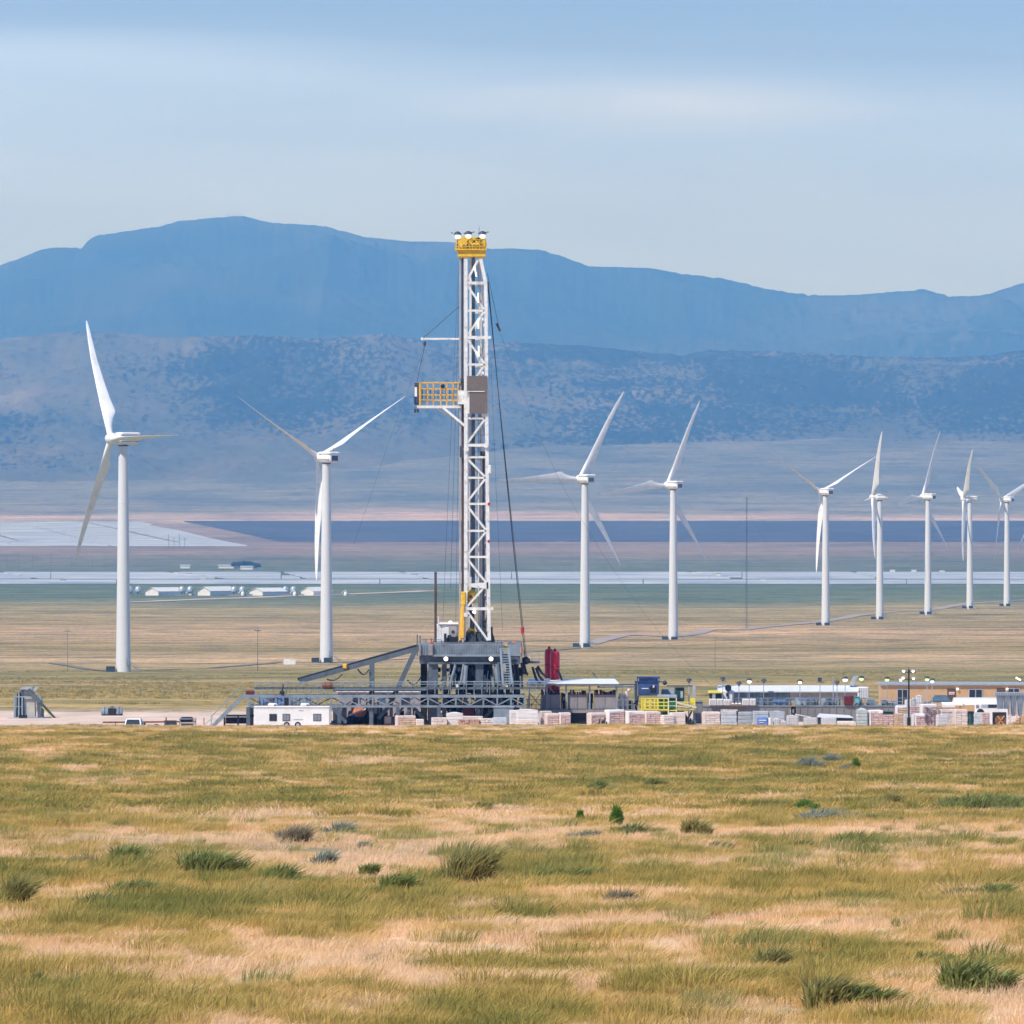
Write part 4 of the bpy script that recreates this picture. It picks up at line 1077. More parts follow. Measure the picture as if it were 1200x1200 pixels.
# --- substructure columns
mb = MB()
for px, w, yo in ((508, 1.15, -4), (521, .55, -3.5), (538, .7, 2), (546, .35, -2), (562, .9, -4), (583.5, .9, -2), (604, .4, 3), (497, .5, 3.5)):
    mb.box(X(px) - w / 2, X(px) + w / 2, Y0 + yo - .5, Y0 + yo + .5, -.3, Z(777.02))
mb.box(X(495), X(607), Y0 - 4.4, Y0 - 3.8, -.2, .5); mb.box(X(495), X(607), Y0 + 3.6, Y0 + 4.2, -.2, .5)
rb('substructure_leg', steel_grey, mb)
rb('hydraulic_cylinder', steel_light, MB().tube((X(582), Y0 - 4.8, Z(777)), (X(584), Y0 - 4.8, Z(799)), .36).tube((X(528), Y0 - 4.8, Z(800)), (X(534), Y0 - 4.8, Z(779)), .16).tube((X(545), Y0 - 4.8, Z(800)), (X(546.5), Y0 - 4.8, Z(779)), .26).tube((X(540), Y0 - 4.8, Z(800)), (X(543.5), Y0 - 4.8, Z(779)), .14))
mb = MB()
mb.bar((X(565), Y0 - 4.4, Z(843)), (X(580), Y0 - 4.4, Z(828)), .35); mb.box(X(557), X(563), Y0 - 4.6, Y0 - 4.3, 0, Z(826))
mb.bar((X(484), Y0 - 4.6, Z(826)), (X(497), Y0 - 4.6, Z(842)), .4); mb.bar((X(550), Y0 - 2, Z(779)), (X(577), Y0 - 2, Z(826)), .4)
mb.bar((X(577), Y0 + 1, Z(779)), (X(521), Y0 + 1, Z(826)), .35)
rb('substructure_brace', steel_grey, mb)
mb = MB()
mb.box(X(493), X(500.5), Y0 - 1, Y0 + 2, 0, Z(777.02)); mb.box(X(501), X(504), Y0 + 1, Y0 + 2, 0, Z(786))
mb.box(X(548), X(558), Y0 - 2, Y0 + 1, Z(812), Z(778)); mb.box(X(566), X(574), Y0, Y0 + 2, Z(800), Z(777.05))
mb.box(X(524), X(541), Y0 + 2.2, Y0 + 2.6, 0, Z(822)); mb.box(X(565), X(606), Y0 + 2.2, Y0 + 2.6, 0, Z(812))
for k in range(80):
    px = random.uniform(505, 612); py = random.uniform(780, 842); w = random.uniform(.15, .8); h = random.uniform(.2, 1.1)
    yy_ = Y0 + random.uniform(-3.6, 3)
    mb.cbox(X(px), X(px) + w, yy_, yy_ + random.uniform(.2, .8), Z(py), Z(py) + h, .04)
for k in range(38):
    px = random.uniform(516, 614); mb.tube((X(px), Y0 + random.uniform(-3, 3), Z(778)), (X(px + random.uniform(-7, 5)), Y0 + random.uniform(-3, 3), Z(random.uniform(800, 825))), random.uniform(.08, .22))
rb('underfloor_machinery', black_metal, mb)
mb = MB()
for k in range(52):
    px = random.uniform(505, 612); py = random.uniform(780, 845); w = random.uniform(.12, .45); h = random.uniform(.12, .6)
    yy_ = Y0 - 4.2 + random.uniform(0, 1)
    mb.cbox(X(px), X(px) + w, yy_, yy_ + .3, Z(py), Z(py) + h, .03)
for k in range(12):
    px = random.uniform(520, 606); mb.bar((X(px), Y0 - 3.9, Z(random.uniform(779, 800))), (X(px + random.uniform(-4, 4)), Y0 - 3.9, Z(random.uniform(806, 840))), random.uniform(.08, .2))
rb('pipework', steel_light, mb)
mb = MB()
for k in range(16):
    px = random.uniform(508, 608); py = random.uniform(800, 842)
    mb.cbox(X(px), X(px) + random.uniform(.12, .5), Y0 - 4.7, Y0 - 4.4, Z(py), Z(py) + random.uniform(.12, .5), .03)
rb('control_box', white_paint, mb)
rb('mud_tank', dark_red, MB().cbox(X(542), X(557), Y0 - 3.6, Y0 - 1, 0, Z(823), .1))
# hoses to the right
mb = MB()
for k, (a, b_, c_, d_) in enumerate(((602, 779, 604, 806), (606, 780, 610, 800), (611, 776, 616, 788), (613, 770, 619, 790), (600, 778, 598, 802), (624, 781, 634, 800), (628, 782, 637, 797), (630, 780, 641, 792))):
    pts = []
    for q in range(9):
        t_ = q / 8; pts.append((X(a + (c_ - a) * t_), Y0 - 3.5 + k * .15, Z(b_ + (d_ - b_) * t_ + 6 * math.sin(math.pi * t_) * (1 if k < 6 else .5))))
    mb.path(pts, .17, 6)
mb.cbox(X(612), X(621), Y0 - 3.6, Y0 - 2.6, Z(778), Z(769), .3)
rb('hose', hose_black, mb)
# guy wires of the mast
def wire(p0, p1, sag=0., r=.045, yo0=0., yo1=0., n=14):
    pts = []
    for q in range(n + 1):
        t_ = q / n
        pts.append((X(p0[0] + (p1[0] - p0[0]) * t_), Y0 + yo0 + (yo1 - yo0) * t_, Z(p0[1] + (p1[1] - p0[1]) * t_ + sag * math.sin(math.pi * t_))))
    return MB().path(pts, r, 5)
rb('guy_wire', wire_dark, wire((572, 330), (616, 776), 12, .05))
rb('guy_wire', wire_dark, wire((571, 330), (617.5, 776), 6, .04, yo1=-1))
w_ = rb('guy_wire', wire_dark, wire((571, 320), (585, 385), 0, .03))
rb('tension_block', steel_dark, MB().bar((X(582), Y0, Z(379)), (X(586), Y0, Z(388)), .28), w_)
rb('guy_wire', wire_dark, wire((586, 388), (700, 640), 22, .012, yo1=-8))
rb('guy_wire', wire_dark, wire((700, 640), (830, 800), 12, .012, yo0=-8, yo1=-16))
rb('guy_wire', wire_dark, wire((539, 305), (528, 690), -4, .018)); rb('guy_wire', wire_dark, wire((540, 305), (534, 740), 0, .018))
rb('guy_wire', wire_dark, wire((538, 305), (519, 728), -10, .016)); rb('guy_wire', wire_dark, wire((575, 420), (589, 740), 6, .014))
rb('guy_wire', wire_dark, wire((497, 406), (455, 520), 0, .012)); rb('guy_wire', wire_dark, wire((455, 520), (415, 640), 0, .012, yo1=-6))
fl2 = rb('pennant', red_paint, MB().hexa([(X(611), Y0 - .8, Z(744)), (X(614.5), Y0 - .8, Z(741)), (X(614.5), Y0 - .76, Z(741)), (X(611), Y0 - .76, Z(744))], [(X(610), Y0 - .8, Z(736)), (X(614), Y0 - .8, Z(734)), (X(614), Y0 - .76, Z(734)), (X(610), Y0 - .76, Z(736))]))
# V-door ramp from the floor down to the catwalk
vr = rb('pipe_ramp', steel_grey, MB().bar((X(492), Y0 - 4.2, Z(759)), (X(352), Y0 - 4.2, Z(797.5)), .35, .55).bar((X(492), Y0 + .8, Z(759)), (X(352), Y0 + .8, Z(797.5)), .35, .55))
rb('conveyor_belt', black_metal, MB().bar((X(490), Y0 - 1.7, Z(756.2)), (X(350), Y0 - 1.7, Z(795.5)), 5.3, .3), vr)
mb = MB()
mb.box(X(433.5), X(439.5), Y0 - 4.4, Y0 - 3.9, Z(824), Z(774)); mb.box(X(435), X(439), Y0 - 4.4, Y0 - 3.9, 0, Z(824))
mb.bar((X(487), Y0 - 4.3, Z(762)), (X(457), Y0 - 4.3, Z(826)), .55); mb.bar((X(487), Y0 + .6, Z(762)), (X(457), Y0 + .6, Z(826)), .5)
mb.bar((X(457), Y0 - 4.3, Z(826)), (X(444), Y0 - 4.3, Z(841)), .45)
mb.box(X(457), X(461), Y0 - 4.4, Y0 - 4, 0, Z(812)); mb.bar((X(458), Y0 - 4.2, Z(850)), (X(474), Y0 - 4.2, Z(826)), .3)
rb('ramp_support', steel_grey, mb)
hb = MB()
for (a, b_, n_) in (((420, 783), (433, 784), 6), ((384, 795), (402, 789), 4), ((478, 796), (494, 792), 7)):
    pts = [(X(a[0] + (b_[0] - a[0]) * q / 8), Y0 - 4.6, Z(a[1] + (b_[1] - a[1]) * q / 8 + n_ * math.sin(math.pi * q / 8))) for q in range(9)]
    hb.path(pts, .1, 6)
rb('hanging_hose', hose_black, hb)
rb('ramp_winch', yellow_paint, MB().cbox(X(402.5), X(408), Y0 - 4.8, Y0 - 4, Z(783.5), Z(777), .15))

# ------------------------------------------------------------------ catwalk (separate from the rig)
cwk = thing('catwalk', (X(440), Y0 - 6, 0), 'long grey steel catwalk of trusses and handrails leading left from the rig', 'catwalk')
def cb(name, m, mb, parent=cwk): return mb.build(name, m, parent)
YC = Y0 - 7.0
tr = MB()
for yo in (0, 3.2):
    tr.box(X(286), X(615), YC + yo - .12, YC + yo + .12, Z(816), Z(812.6)); tr.box(X(293), X(615), YC + yo - .1, YC + yo + .1, Z(827.5), Z(825))
n_ = 20
for k in range(n_ + 1):
    px = 293 + k * 16.1
    tr.box(X(px) - .1, X(px) + .1, YC - .1, YC + .1, Z(825), Z(816))
    if k < n_:
        a, b_ = (px, px + 16.1) if k % 2 else (px + 16.1, px)
        tr.bar((X(a), YC, Z(816.5)), (X(b_), YC, Z(825)), .13); tr.bar((X(b_), YC + 3.2, Z(816.5)), (X(a), YC + 3.2, Z(825)), .12)
cb('lower_truss', steel_light, tr)
cb('walkway_deck', steel_grey, MB().box(X(293), X(615), YC + .12, YC + 3.08, Z(813.6), Z(813)))
up = MB()
up.box(X(300), X(640), YC + .4, YC + .6, Z(806.5), Z(804)); up.box(X(300), X(640), YC + 2.6, YC + 2.8, Z(806.5), Z(804)); up.box(X(392), X(640), YC + .6, YC + 2.6, Z(805.5), Z(804.5))
up.tube((X(392), YC + .2, Z(807)), (X(500), YC + .2, Z(807)), .16)
cb('upper_beam', steel_grey, up)
rl = MB()
k = 301
while k < 640:
    rl.bar((X(k), YC + .3, Z(804)), (X(k), YC + .3, Z(796.5 if k > 388 else 798)), .07)
    rl.bar((X(k), YC + .3, Z(813)), (X(k), YC + .3, Z(806)), .08)
    if int(k) % 2: rl.bar((X(k + 1), YC + 2.6, Z(804)), (X(k + 1), YC + 2.6, Z(797)), .06)
    k += 9.1
rl.bar((X(301), YC + .3, Z(798)), (X(640), YC + .3, Z(797.2)), .09); rl.bar((X(392), YC + .3, Z(800.6)), (X(640), YC + .3, Z(800.2)), .07)
rl.bar((X(301), YC + 2.6, Z(799)), (X(640), YC + 2.6, Z(798)), .07)
for k in range(9):
    rl.bar((X(305 + k * 9), YC + .3, Z(812)), (X(311 + k * 9), YC + .3, Z(806)), .06)
cb('handrail', rail_grey, rl)
ft = MB()
for px, yo in ((293, 0), (320, 2.5), (399, .0), (405, 2.5), (436, .4), (467, 0), (480, 2), (515, 0), (560, 1), (603, 0)):
    ft.box(X(px) - .22, X(px) + .22, YC + yo - .2, YC + yo + .2, -.4, Z(827))
ft.bar((X(391), YC, Z(828)), (X(407), YC, Z(845)), .35); ft.bar((X(480), YC, Z(830)), (X(472), YC, Z(848)), .3)
cb('support_post', steel_grey, ft)
cs = MB()
for yo in (0, 1.6):
    cs.bar((X(287), YC + yo, Z(814)), (X(252), YC + yo, Z(849)), .3, .45)
for k in range(13):
    t_ = (k + .5) / 13
    cs.box(X(287 - 35 * t_) - .2, X(287 - 35 * t_) + .2, YC + .1, YC + 1.5, Z(814 + 35 * t_) - .05, Z(814 + 35 * t_) + .05)
cs.bar((X(285), YC, Z(803)), (X(250), YC, Z(838)), .1); cs.bar((X(250), YC, Z(838)), (X(250), YC, Z(850)), .1); cs.bar((X(268), YC, Z(820)), (X(268), YC, Z(833)), .08)
cb('stairs', steel_light, cs)
cb('pipe_kicker', dark_red, MB().cbox(X(290), X(300), YC + .3, YC + 1.5, Z(812.5), Z(808), .08))
cb('counterweight', black_metal, MB().ball((X(332.5), YC - .1, Z(810)), .28).bar((X(332.5), YC, Z(810)), (X(334), YC, Z(801)), .15).box(X(335), X(340), YC - .1, YC + .2, Z(827), Z(816)))
cb('exhaust_hood', rust_brown, MB().lathe((X(379), YC + .2, Z(801.5)), [(.2, 0), (.35, .3), (.4, .9), (.3, 1.2)], 12, axis='x'))

# ------------------------------------------------------------------ behind and below the catwalk
def simple(name, label, cat, parts, group=None, loc=None):
    """parts: list of (name, material, MB in world coordinates)"""
    xs_ = [v[0] for p in parts for v in p[2].v]; ys_ = [v[1] for p in parts for v in p[2].v]; zs_ = [v[2] for p in parts for v in p[2].v]
    t = thing(name, ((min(xs_) + max(xs_)) / 2, (min(ys_) + max(ys_)) / 2, min(zs_)), label, cat, group)
    made = {}
    for p in parts:
        par = made.get(p[3], t) if len(p) > 3 else t
        made[p[0]] = p[2].build(p[0], p[1], par, smooth=('tank_shell' in p[0] or 'cylinder' in p[0] or 'lamp' == p[0]))
    return t
def XZ(px0, px1, py0, py1, d, dep, mb=None, c=None):
    mb = mb or MB(); x0, x1, z0, z1 = X(px0, d), X(px1, d), Z(py1, d), Z(py0, d)
    return mb.cbox(x0, x1, d, d + dep, z0, z1, c) if c else mb.box(x0, x1, d, d + dep, z0, z1)
def ribs(px0, px1, py0, py1, d, step, w=.08, dy=.07, mb=None):
    mb = mb or MB(); k = px0
    while k <= px1:
        mb.box(X(k, d) - w / 2, X(k, d) + w / 2, d - dy, d, Z(py1, d), Z(py0, d)); k += step
    return mb
def gbase(d, x=0): return gz(x, d)
d = 1030.
simple('shipping_container', 'blue container behind the left end of the catwalk', 'container', [('container_body', blue_container, XZ(303, 341, 815, 841, d, 2.5)), ('rib', blue_paint, ribs(304, 340, 816, 840, d, 4.2)), ('door', steel_grey, XZ(312, 320, 818, 838, d - .12, .11))])
simple('shipping_container', 'grey container right of the blue one behind the catwalk', 'container', [('container_body', steel_light, XZ(341.5, 366, 815, 841, d, 2.5)), ('rib', steel_grey, ribs(342.5, 365, 816, 840, d, 4.2))])
simple('site_cabin', 'long pale cabin with a white roof behind the catwalk and ramp posts', 'cabin', [('wall', beige_metal, XZ(396, 492, 811, 841, 1036, 3)), ('roof', white_paint, XZ(394, 493, 808, 811, 1035.6, 3.8)), ('window', glass_dark, XZ(470, 480, 817, 825, 1035.9, .08).box(X(414, 1036), X(422, 1036), 1035.9, 1035.98, Z(825, 1036), Z(816, 1036))), ('door', glass_blue, XZ(444, 452, 813, 838, 1035.85, .1))])
simple('pipe_rack', 'low dark rack of drill pipe on the ground beneath the catwalk stairs', 'pipe rack', [('frame', steel_grey, XZ(262, 297, 838, 840, 995, 3).box(X(262, 995), X(297, 995), 995, 995.3, -.2, .1).box(X(262, 995), X(264, 995), 995, 995.3, 0, Z(838, 995)).box(X(278, 995), X(280, 995), 995, 995.3, 0, Z(838, 995)).box(X(291, 995), X(297, 995), 995, 995.3, -.2, Z(824, 995))),
     ('pipe', pipe_brown, MB().tube((X(264, 995), 995.8, .5), (X(292, 995), 995.8, .5), .2).tube((X(264, 995), 996.4, .5), (X(292, 995), 996.4, .5), .2).tube((X(264, 995), 996.1, .85), (X(292, 995), 996.1, .85), .2))])
simple('generator_skid', 'dark machinery skid on the ground right of the white trailer', 'generator', [('skid', steel_grey, XZ(388, 455, 845, 850, 1004, 3)), ('engine_housing', steel_dark, XZ(390, 404, 829, 845, 1004.5, 2, c=.1)), ('engine_housing', black_metal, XZ(408, 430, 833, 845, 1004.5, 2, c=.1)), ('handrail', rail_grey, ribs(388, 455, 828, 845, 1003.9, 6, .07, .07).bar((X(388), 1003.8, Z(829)), (X(455), 1003.8, Z(829)), .08)), ('exhaust', steel_dark, MB().tube((X(445), 1005, 0), (X(445), 1005, Z(828)), .25).tube((X(450), 1005.4, 0), (X(450), 1005.4, Z(836)), .4))])
mb = MB()
for k in range(30):
    px = random.uniform(391, 500); yy_ = 1001 + random.uniform(0, 3)
    mb.cbox(X(px), X(px) + random.uniform(.3, 1.3), yy_, yy_ + .7, 0, random.uniform(.5, 1.7), .06)
for k in range(14):
    px = random.uniform(391, 500); mb.tube((X(px), 1001, 0), (X(px + random.uniform(-3, 3)), 1001, random.uniform(1.5, 3.2)), .08)
simple('equipment_row', 'dense row of dark pumps and pipes on the ground behind the catwalk posts', 'equipment', [('pump_row', black_metal, mb), ('base_frame', steel_grey, XZ(390, 502, 848.6, 850, 1000.6, 3))])
simple('tarpaulin_bundle', 'orange and white striped covered bundle beneath the catwalk', 'covered load', [('cover', orange_tarp, XZ(413, 429, 826, 840, 998, 2, c=.35)), ('stripe', white_paint, MB().bar((X(409), 997.9, Z(838)), (X(429), 997.9, Z(830)), .18))])
simple('spare_parts_heap', 'jumble of dark hoses and fittings on the ground between the trailer and the first pallets', 'parts pile', [('fittings', black_metal, (lambda m: [m.cbox(X(px), X(px) + random.uniform(.3, 1.), 996 + random.uniform(0, 2), 998.5, 0, random.uniform(.4, 1.5), .08) for px in [random.uniform(430, 470) for _ in range(16)]] and m)(MB())), ('drum', plastic_dirty, XZ(450, 459, 839, 849, 995.5, 1, c=.15)), ('cloth', bag_white, XZ(430, 446, 827, 840, 1001, 1, c=.3))])

# site trailer
TY = 989.
tr_ = thing('site_trailer', (X(342, TY), TY + 1.2, 0), 'long white site trailer with three dark windows and two roof air conditioners', 'trailer')
def tb_(name, m, mb, parent=tr_, s=False): return mb.build(name, m, parent, smooth=s)
bod = tb_('trailer_body', white_paint, MB().cbox(X(298, TY), X(386.5, TY), TY, TY + 2.5, .22, Z(829, TY), .09))
tb_('roof', plastic_white, MB().cbox(X(297.6, TY), X(386.9, TY), TY - .05, TY + 2.55, Z(829.3, TY), Z(827.6, TY), .06))
for px in (319, 357):
    a = tb_('air_conditioner', white_paint, MB().cbox(X(px - 5, TY), X(px + 5.5, TY), TY + .6, TY + 1.7, Z(828, TY), Z(824.3, TY), .1))
    tb_('grille', steel_grey, MB().box(X(px + 2, TY), X(px + 4.5, TY), TY + .57, TY + .6, Z(827.2, TY), Z(825.5, TY)), a)
for (a0_, a1_) in ((315.5, 324.5), (331, 340), (367, 376.5)):
    w = tb_('window', steel_dark, MB().cbox(X(a0_, TY), X(a1_, TY), TY - .05, TY + .05, Z(845, TY), Z(836.5, TY), .02))
    tb_('pane', glass_dark if a0_ < 320 else mat('glass_curtain', (.22, .23, .26), .2), MB().box(X(a0_ + .8, TY), X((a0_ + a1_) / 2 - .2, TY), TY - .08, TY - .05, Z(844.2, TY), Z(837.3, TY)).box(X((a0_ + a1_) / 2 + .2, TY), X(a1_ - .8, TY), TY - .08, TY - .05, Z(844.2, TY), Z(837.3, TY)), w)
tb_('vent', galv, MB().box(X(344, TY), X(355, TY), TY - .04, TY, Z(843.6, TY), Z(842.6, TY)).box(X(350, TY), X(355.5, TY), TY - .04, TY, Z(833, TY), Z(832.2, TY)))
tb_('trim_stripe', mat('trim_grey', (.45, .46, .48), .5), MB().box(X(298.5, TY), X(386, TY), TY - .02, TY, Z(830.6, TY), Z(830.1, TY)).box(X(385.5, TY), X(386.3, TY), TY - .02, TY, .3, Z(831, TY)))
for px in (336, 349):
    w = tb_('wheel', rubber, MB().lathe((X(px, TY), TY - .02, .33), [(.36, 0), (.36, .25)], 16, axis='y'))
    tb_('rim', galv, MB().lathe((X(px, TY), TY - .04, .33), [(.19, 0), (.19, .1)], 12, axis='y'), w)
tb_('tow_bar', steel_dark, MB().bar((X(386, TY), TY + .6, .45), (X(395, TY), TY + 1.25, .45), .12).bar((X(386, TY), TY + 1.9, .45), (X(395, TY), TY + 1.25, .45), .12))

# ------------------------------------------------------------------ left side: framed tank, round tank, pickup, litter
d = 1035.
L0 = MB()
for px in (17, 26, 47.5):
    for yo in (0, 3): L0.bar((X(px, d), d + yo, 0), (X(px, d), d + yo, Z(816.5, d)), .18)
L0.bar((X(17, d), d, Z(816.5, d)), (X(47.5, d), d, Z(816.5, d)), .16).bar((X(17, d), d, Z(841, d)), (X(50, d), d, Z(841, d)), .2).bar((X(17, d), d, Z(828, d)), (X(26, d), d, Z(828, d)), .1)
L0.bar((X(22, d), d, 0), (X(22, d), d, Z(810, d)), .18)
for px in (17, 26, 47.5): L0.bar((X(px, d), d, Z(816.5, d)), (X(px, d), d + 3, Z(816.5, d)), .14).bar((X(px, d), d, Z(841, d)), (X(px, d), d + 3, Z(841, d)), .14)
simple('hopper_tank', 'grey steel-framed hopper tank standing on a skid at the far left of the pad', 'hopper', [
    ('frame', rail_grey, L0),
    ('hopper_body', mat('hopper_sheet', (.46, .43, .37), .6, var=.15, scale=1), MB().hexa([(X(29, d), d + .3, Z(841, d)), (X(41, d), d + .3, Z(840, d)), (X(41, d), d + 2.8, Z(840, d)), (X(29, d), d + 2.8, Z(841, d))], [(X(27, d), d + .3, Z(809, d)), (X(40, d), d + .3, Z(812, d)), (X(40, d), d + 2.8, Z(812, d)), (X(27, d), d + 2.8, Z(809, d))])),
    ('side_panel', steel_grey, MB().hexa([(X(24, d), d + .2, Z(842, d)), (X(29, d), d + .2, Z(842, d)), (X(29, d), d + 2.9, Z(842, d)), (X(24, d), d + 2.9, Z(842, d))], [(X(24, d), d + .2, Z(807, d)), (X(27, d), d + .2, Z(807, d)), (X(27, d), d + 2.9, Z(807, d)), (X(24, d), d + 2.9, Z(807, d))]).bar((X(33, d), d - .1, Z(808, d)), (X(47, d), d - .1, Z(823, d)), .3, .5).bar((X(44.5, d), d, Z(820, d)), (X(46, d), d, Z(841, d)), .35)),
    ('lid', galv, MB().hexa([(X(24, d), d - .2, Z(808, d)), (X(37, d), d - .2, Z(808, d)), (X(37, d), d + 3, Z(808, d)), (X(24, d), d + 3, Z(808, d))], [(X(24, d), d - .2, Z(806, d)), (X(37, d), d - .2, Z(805, d)), (X(37, d), d + 3, Z(805, d)), (X(24, d), d + 3, Z(806, d))]).hexa([(X(37.5, d), d, Z(810, d)), (X(41, d), d, Z(810, d)), (X(41, d), d + 2, Z(810, d)), (X(37.5, d), d + 2, Z(810, d))], [(X(41, d), d, Z(805, d)), (X(45, d), d, Z(806, d)), (X(45, d), d + 2, Z(806, d)), (X(41, d), d + 2, Z(805, d))])),
    ('left_guard', black_metal, MB().hexa([(X(18.5, d), d + .1, Z(841, d)), (X(23, d), d + .1, Z(841, d)), (X(23, d), d + 2.6, Z(841, d)), (X(18.5, d), d + 2.6, Z(841, d))], [(X(20, d), d + .1, Z(812, d)), (X(23, d), d + .1, Z(811, d)), (X(23, d), d + 2.6, Z(811, d)), (X(20, d), d + 2.6, Z(812, d))]))])
simple('flatbed_skid', 'low flat skid under the framed hopper tank at far left', 'skid', [('deck', galv, MB().box(X(8, d - 3), X(60, d - 3), d - 3, d - .4, Z(843, d - 3), Z(841.6, d - 3))), ('runner', black_metal, MB().box(X(5, d - 3), X(58, d - 3), d - 3.1, d - 2.8, 0, Z(843, d - 3)).box(X(22, d - 3), X(32, d - 3), d - 3.3, d - 3.1, .1, .45))])
simple('folded_ramp', 'dark striped loading ramp leaning against the right of the framed hopper tank', 'ramp', [('ramp_plate', steel_dark, MB().bar((X(49, d), d + .5, Z(826, d)), (X(65, d), d + .5, Z(843.5, d)), 2.2, .28)), ('cleat', safety_yellow, MB().bar((X(49.5, d), d - .65, Z(828, d)), (X(64, d), d - .65, Z(843.2, d)), .06, .1)), ('brace', steel_dark, MB().box(X(48.8, d), X(51, d), d, d + 1, 0, Z(826, d)))])
d = 1046.
ta = MB().lathe((X(118, d), d + 1, Z(835.3, d) ), [(.45, 0), (.66, .08), (.68, .3), (.68, 2.35), (.66, 2.57), (.45, 2.65)], 20, axis='x')
simple('round_tank', 'grey horizontal round tank on dark feet alone on the bare pad', 'tank', [('tank_shell', steel_light, ta), ('band', steel_dark, MB().lathe((X(122, d), d + 1, Z(835.3, d)), [(.71, 0), (.71, .1)], 20, axis='x').lathe((X(139, d), d + 1, Z(835.3, d)), [(.71, 0), (.71, .1)], 20, axis='x')), ('foot', black_metal, MB().box(X(120, d), X(143, d), d + .35, d + 1.6, 0, .38)), ('manhole', steel_grey, MB().lathe((X(131, d), d + 1, Z(829, d) - .1), [(.25, 0), (.25, .2)], 12)), ('patch', black_metal, MB().cbox(X(126.5, d), X(136, d), d + .28, d + .45, Z(837, d), Z(830, d), .05))])
# pickup in the swale in front of the pad
PY_ = 968.
pz = gz(X(155, PY_), PY_)
pk = thing('pickup_truck', (X(156, PY_), PY_, pz), 'white pickup truck half hidden by the grass rise, seen from behind', 'pickup')
def pb(name, m, mb, parent=pk, s=False): return mb.build(name, m, parent, smooth=s, local=(parent is pk))
mb = MB().cbox(-1.0, 1.0, -2.6, -.2, .5, 1.18, .1).cbox(-1.0, 1.0, 1.5, 2.9, .5, 1.2, .14).cbox(-1.0, 1.0, -.2, 1.5, .5, 1.2, .06)
mb.hexa([(-.97, -.2, 1.18), (.97, -.2, 1.18), (.97, 1.6, 1.18), (-.97, 1.6, 1.18)], [(-.8, .1, 1.86), (.8, .1, 1.86), (.8, 1.1, 1.86), (-.8, 1.1, 1.86)])
pbod = pb('truck_body', white_paint, mb)
pb('rear_window', glass_dark, MB().hexa([(-.82, -.24, 1.2), (.82, -.24, 1.2), (.82, -.2, 1.2), (-.82, -.2, 1.2)], [(-.7, .03, 1.76), (.7, .03, 1.76), (.7, .09, 1.76), (-.7, .09, 1.76)]))
for sx in (-1, 1):
    pb('mirror', black_metal, MB().cbox(sx * 1.12 - .1, sx * 1.12 + .1, 1.2, 1.3, 1.1, 1.38, .03))
    pb('side_window', glass_dark, MB().hexa([(sx * .975 - .02, .1, 1.22), (sx * .975 + .02, .1, 1.22), (sx * .975 + .02, 1.4, 1.22), (sx * .975 - .02, 1.4, 1.22)], [(sx * .84 - .02, .25, 1.74), (sx * .84 + .02, .25, 1.74), (sx * .84 + .02, 1.05, 1.74), (sx * .84 - .02, 1.05, 1.74)]))
    pb('tail_lamp', lamp_tail, MB().box(sx * .93 - .06, sx * .93 + .06, -2.63, -2.58, .75, 1.1))
    for y in (-1.7, 2.0):
        w = pb('wheel', rubber, MB().lathe((sx * .85 - .13, y, .38), [(.38, 0), (.38, .26)], 16, axis='x'))
        MB().lathe((sx * .99 - .03, y, .38), [(.2, 0), (.2, .06)], 12, axis='x').build('rim', galv, w, local=True)
pb('bumper', galv, MB().cbox(-.98, .98, -2.78, -2.6, .42, .62, .03))
pk.rotation_euler = (0, 0, R(-7)); pk.scale = (1, 1, 1)
d = 972.
gzl = gz(X(200, d), d)
simple('long_pipe', 'long rusty brown pipe lying level behind the white pickup', 'pipe', [('pipe_run', rust_brown, MB().tube((X(120.5, 985), 985, Z(846.5, 985)), (X(229, 985), 985, Z(845.5, 985)), .1)), ('stand', rust_brown, MB().box(X(229, 985), X(230, 985), 984.9, 985.1, 0, Z(841, 985)).box(X(194.5, 985), X(195.5, 985), 984.9, 985.1, 0, Z(841, 985)).box(X(135, 985), X(136, 985), 984.9, 985.1, 0, Z(846.5, 985)))])
simple('scrap_trough', 'dark open trough on the ground right of the white pickup', 'trough', [('trough_body', steel_dark, MB().hexa([(X(191, d), d, gzl), (X(208, d), d, gzl), (X(208, d), d + 2, gzl), (X(191, d), d + 2, gzl)], [(X(193, d), d, Z(844.5, d)), (X(206, d), d, Z(844.5, d)), (X(206, d), d + 2, Z(844.5, d)), (X(193, d), d + 2, Z(844.5, d))])), ('rim', rust_brown, MB().box(X(192, d), X(207, d), d - .1, d + .02, Z(845.3, d), Z(844.3, d))), ('post', steel_grey, MB().box(X(194, d), X(195, d), d - .1, d, gzl, Z(840, d)))])
simple('scrap_sheet', 'small dark sheet of scrap leaning by the trough', 'scrap', [('sheet', steel_dark, MB().hexa([(X(180, d), d, gzl), (X(191, d), d, gzl), (X(191, d), d + .6, gzl), (X(180, d), d + .6, gzl)], [(X(181, d), d + .3, Z(848.5, d)), (X(184, d), d + .3, Z(848.3, d)), (X(189, d), d + .6, Z(851, d)), (X(181, d), d + .6, Z(851, d))]))])
simple('covered_trailer', 'small frame trailer with a black cover left of the catwalk stairs', 'trailer', [('cover', black_metal, XZ(211, 226, 840.5, 846, d, 2, c=.15)), ('frame', rail_grey, MB().box(X(210, d), X(228, d), d - .1, d, Z(848, d), Z(847, d)).box(X(210, d), X(211, d), d - .1, d, gzl, Z(842, d)).box(X(227, d), X(228, d), d - .1, d, gzl, Z(842, d)).box(X(210, d), X(228, d), d - .1, d, Z(843, d), Z(842, d))), ('chassis', steel_dark, XZ(212, 226, 847.5, 856, d + .2, 1.8))])
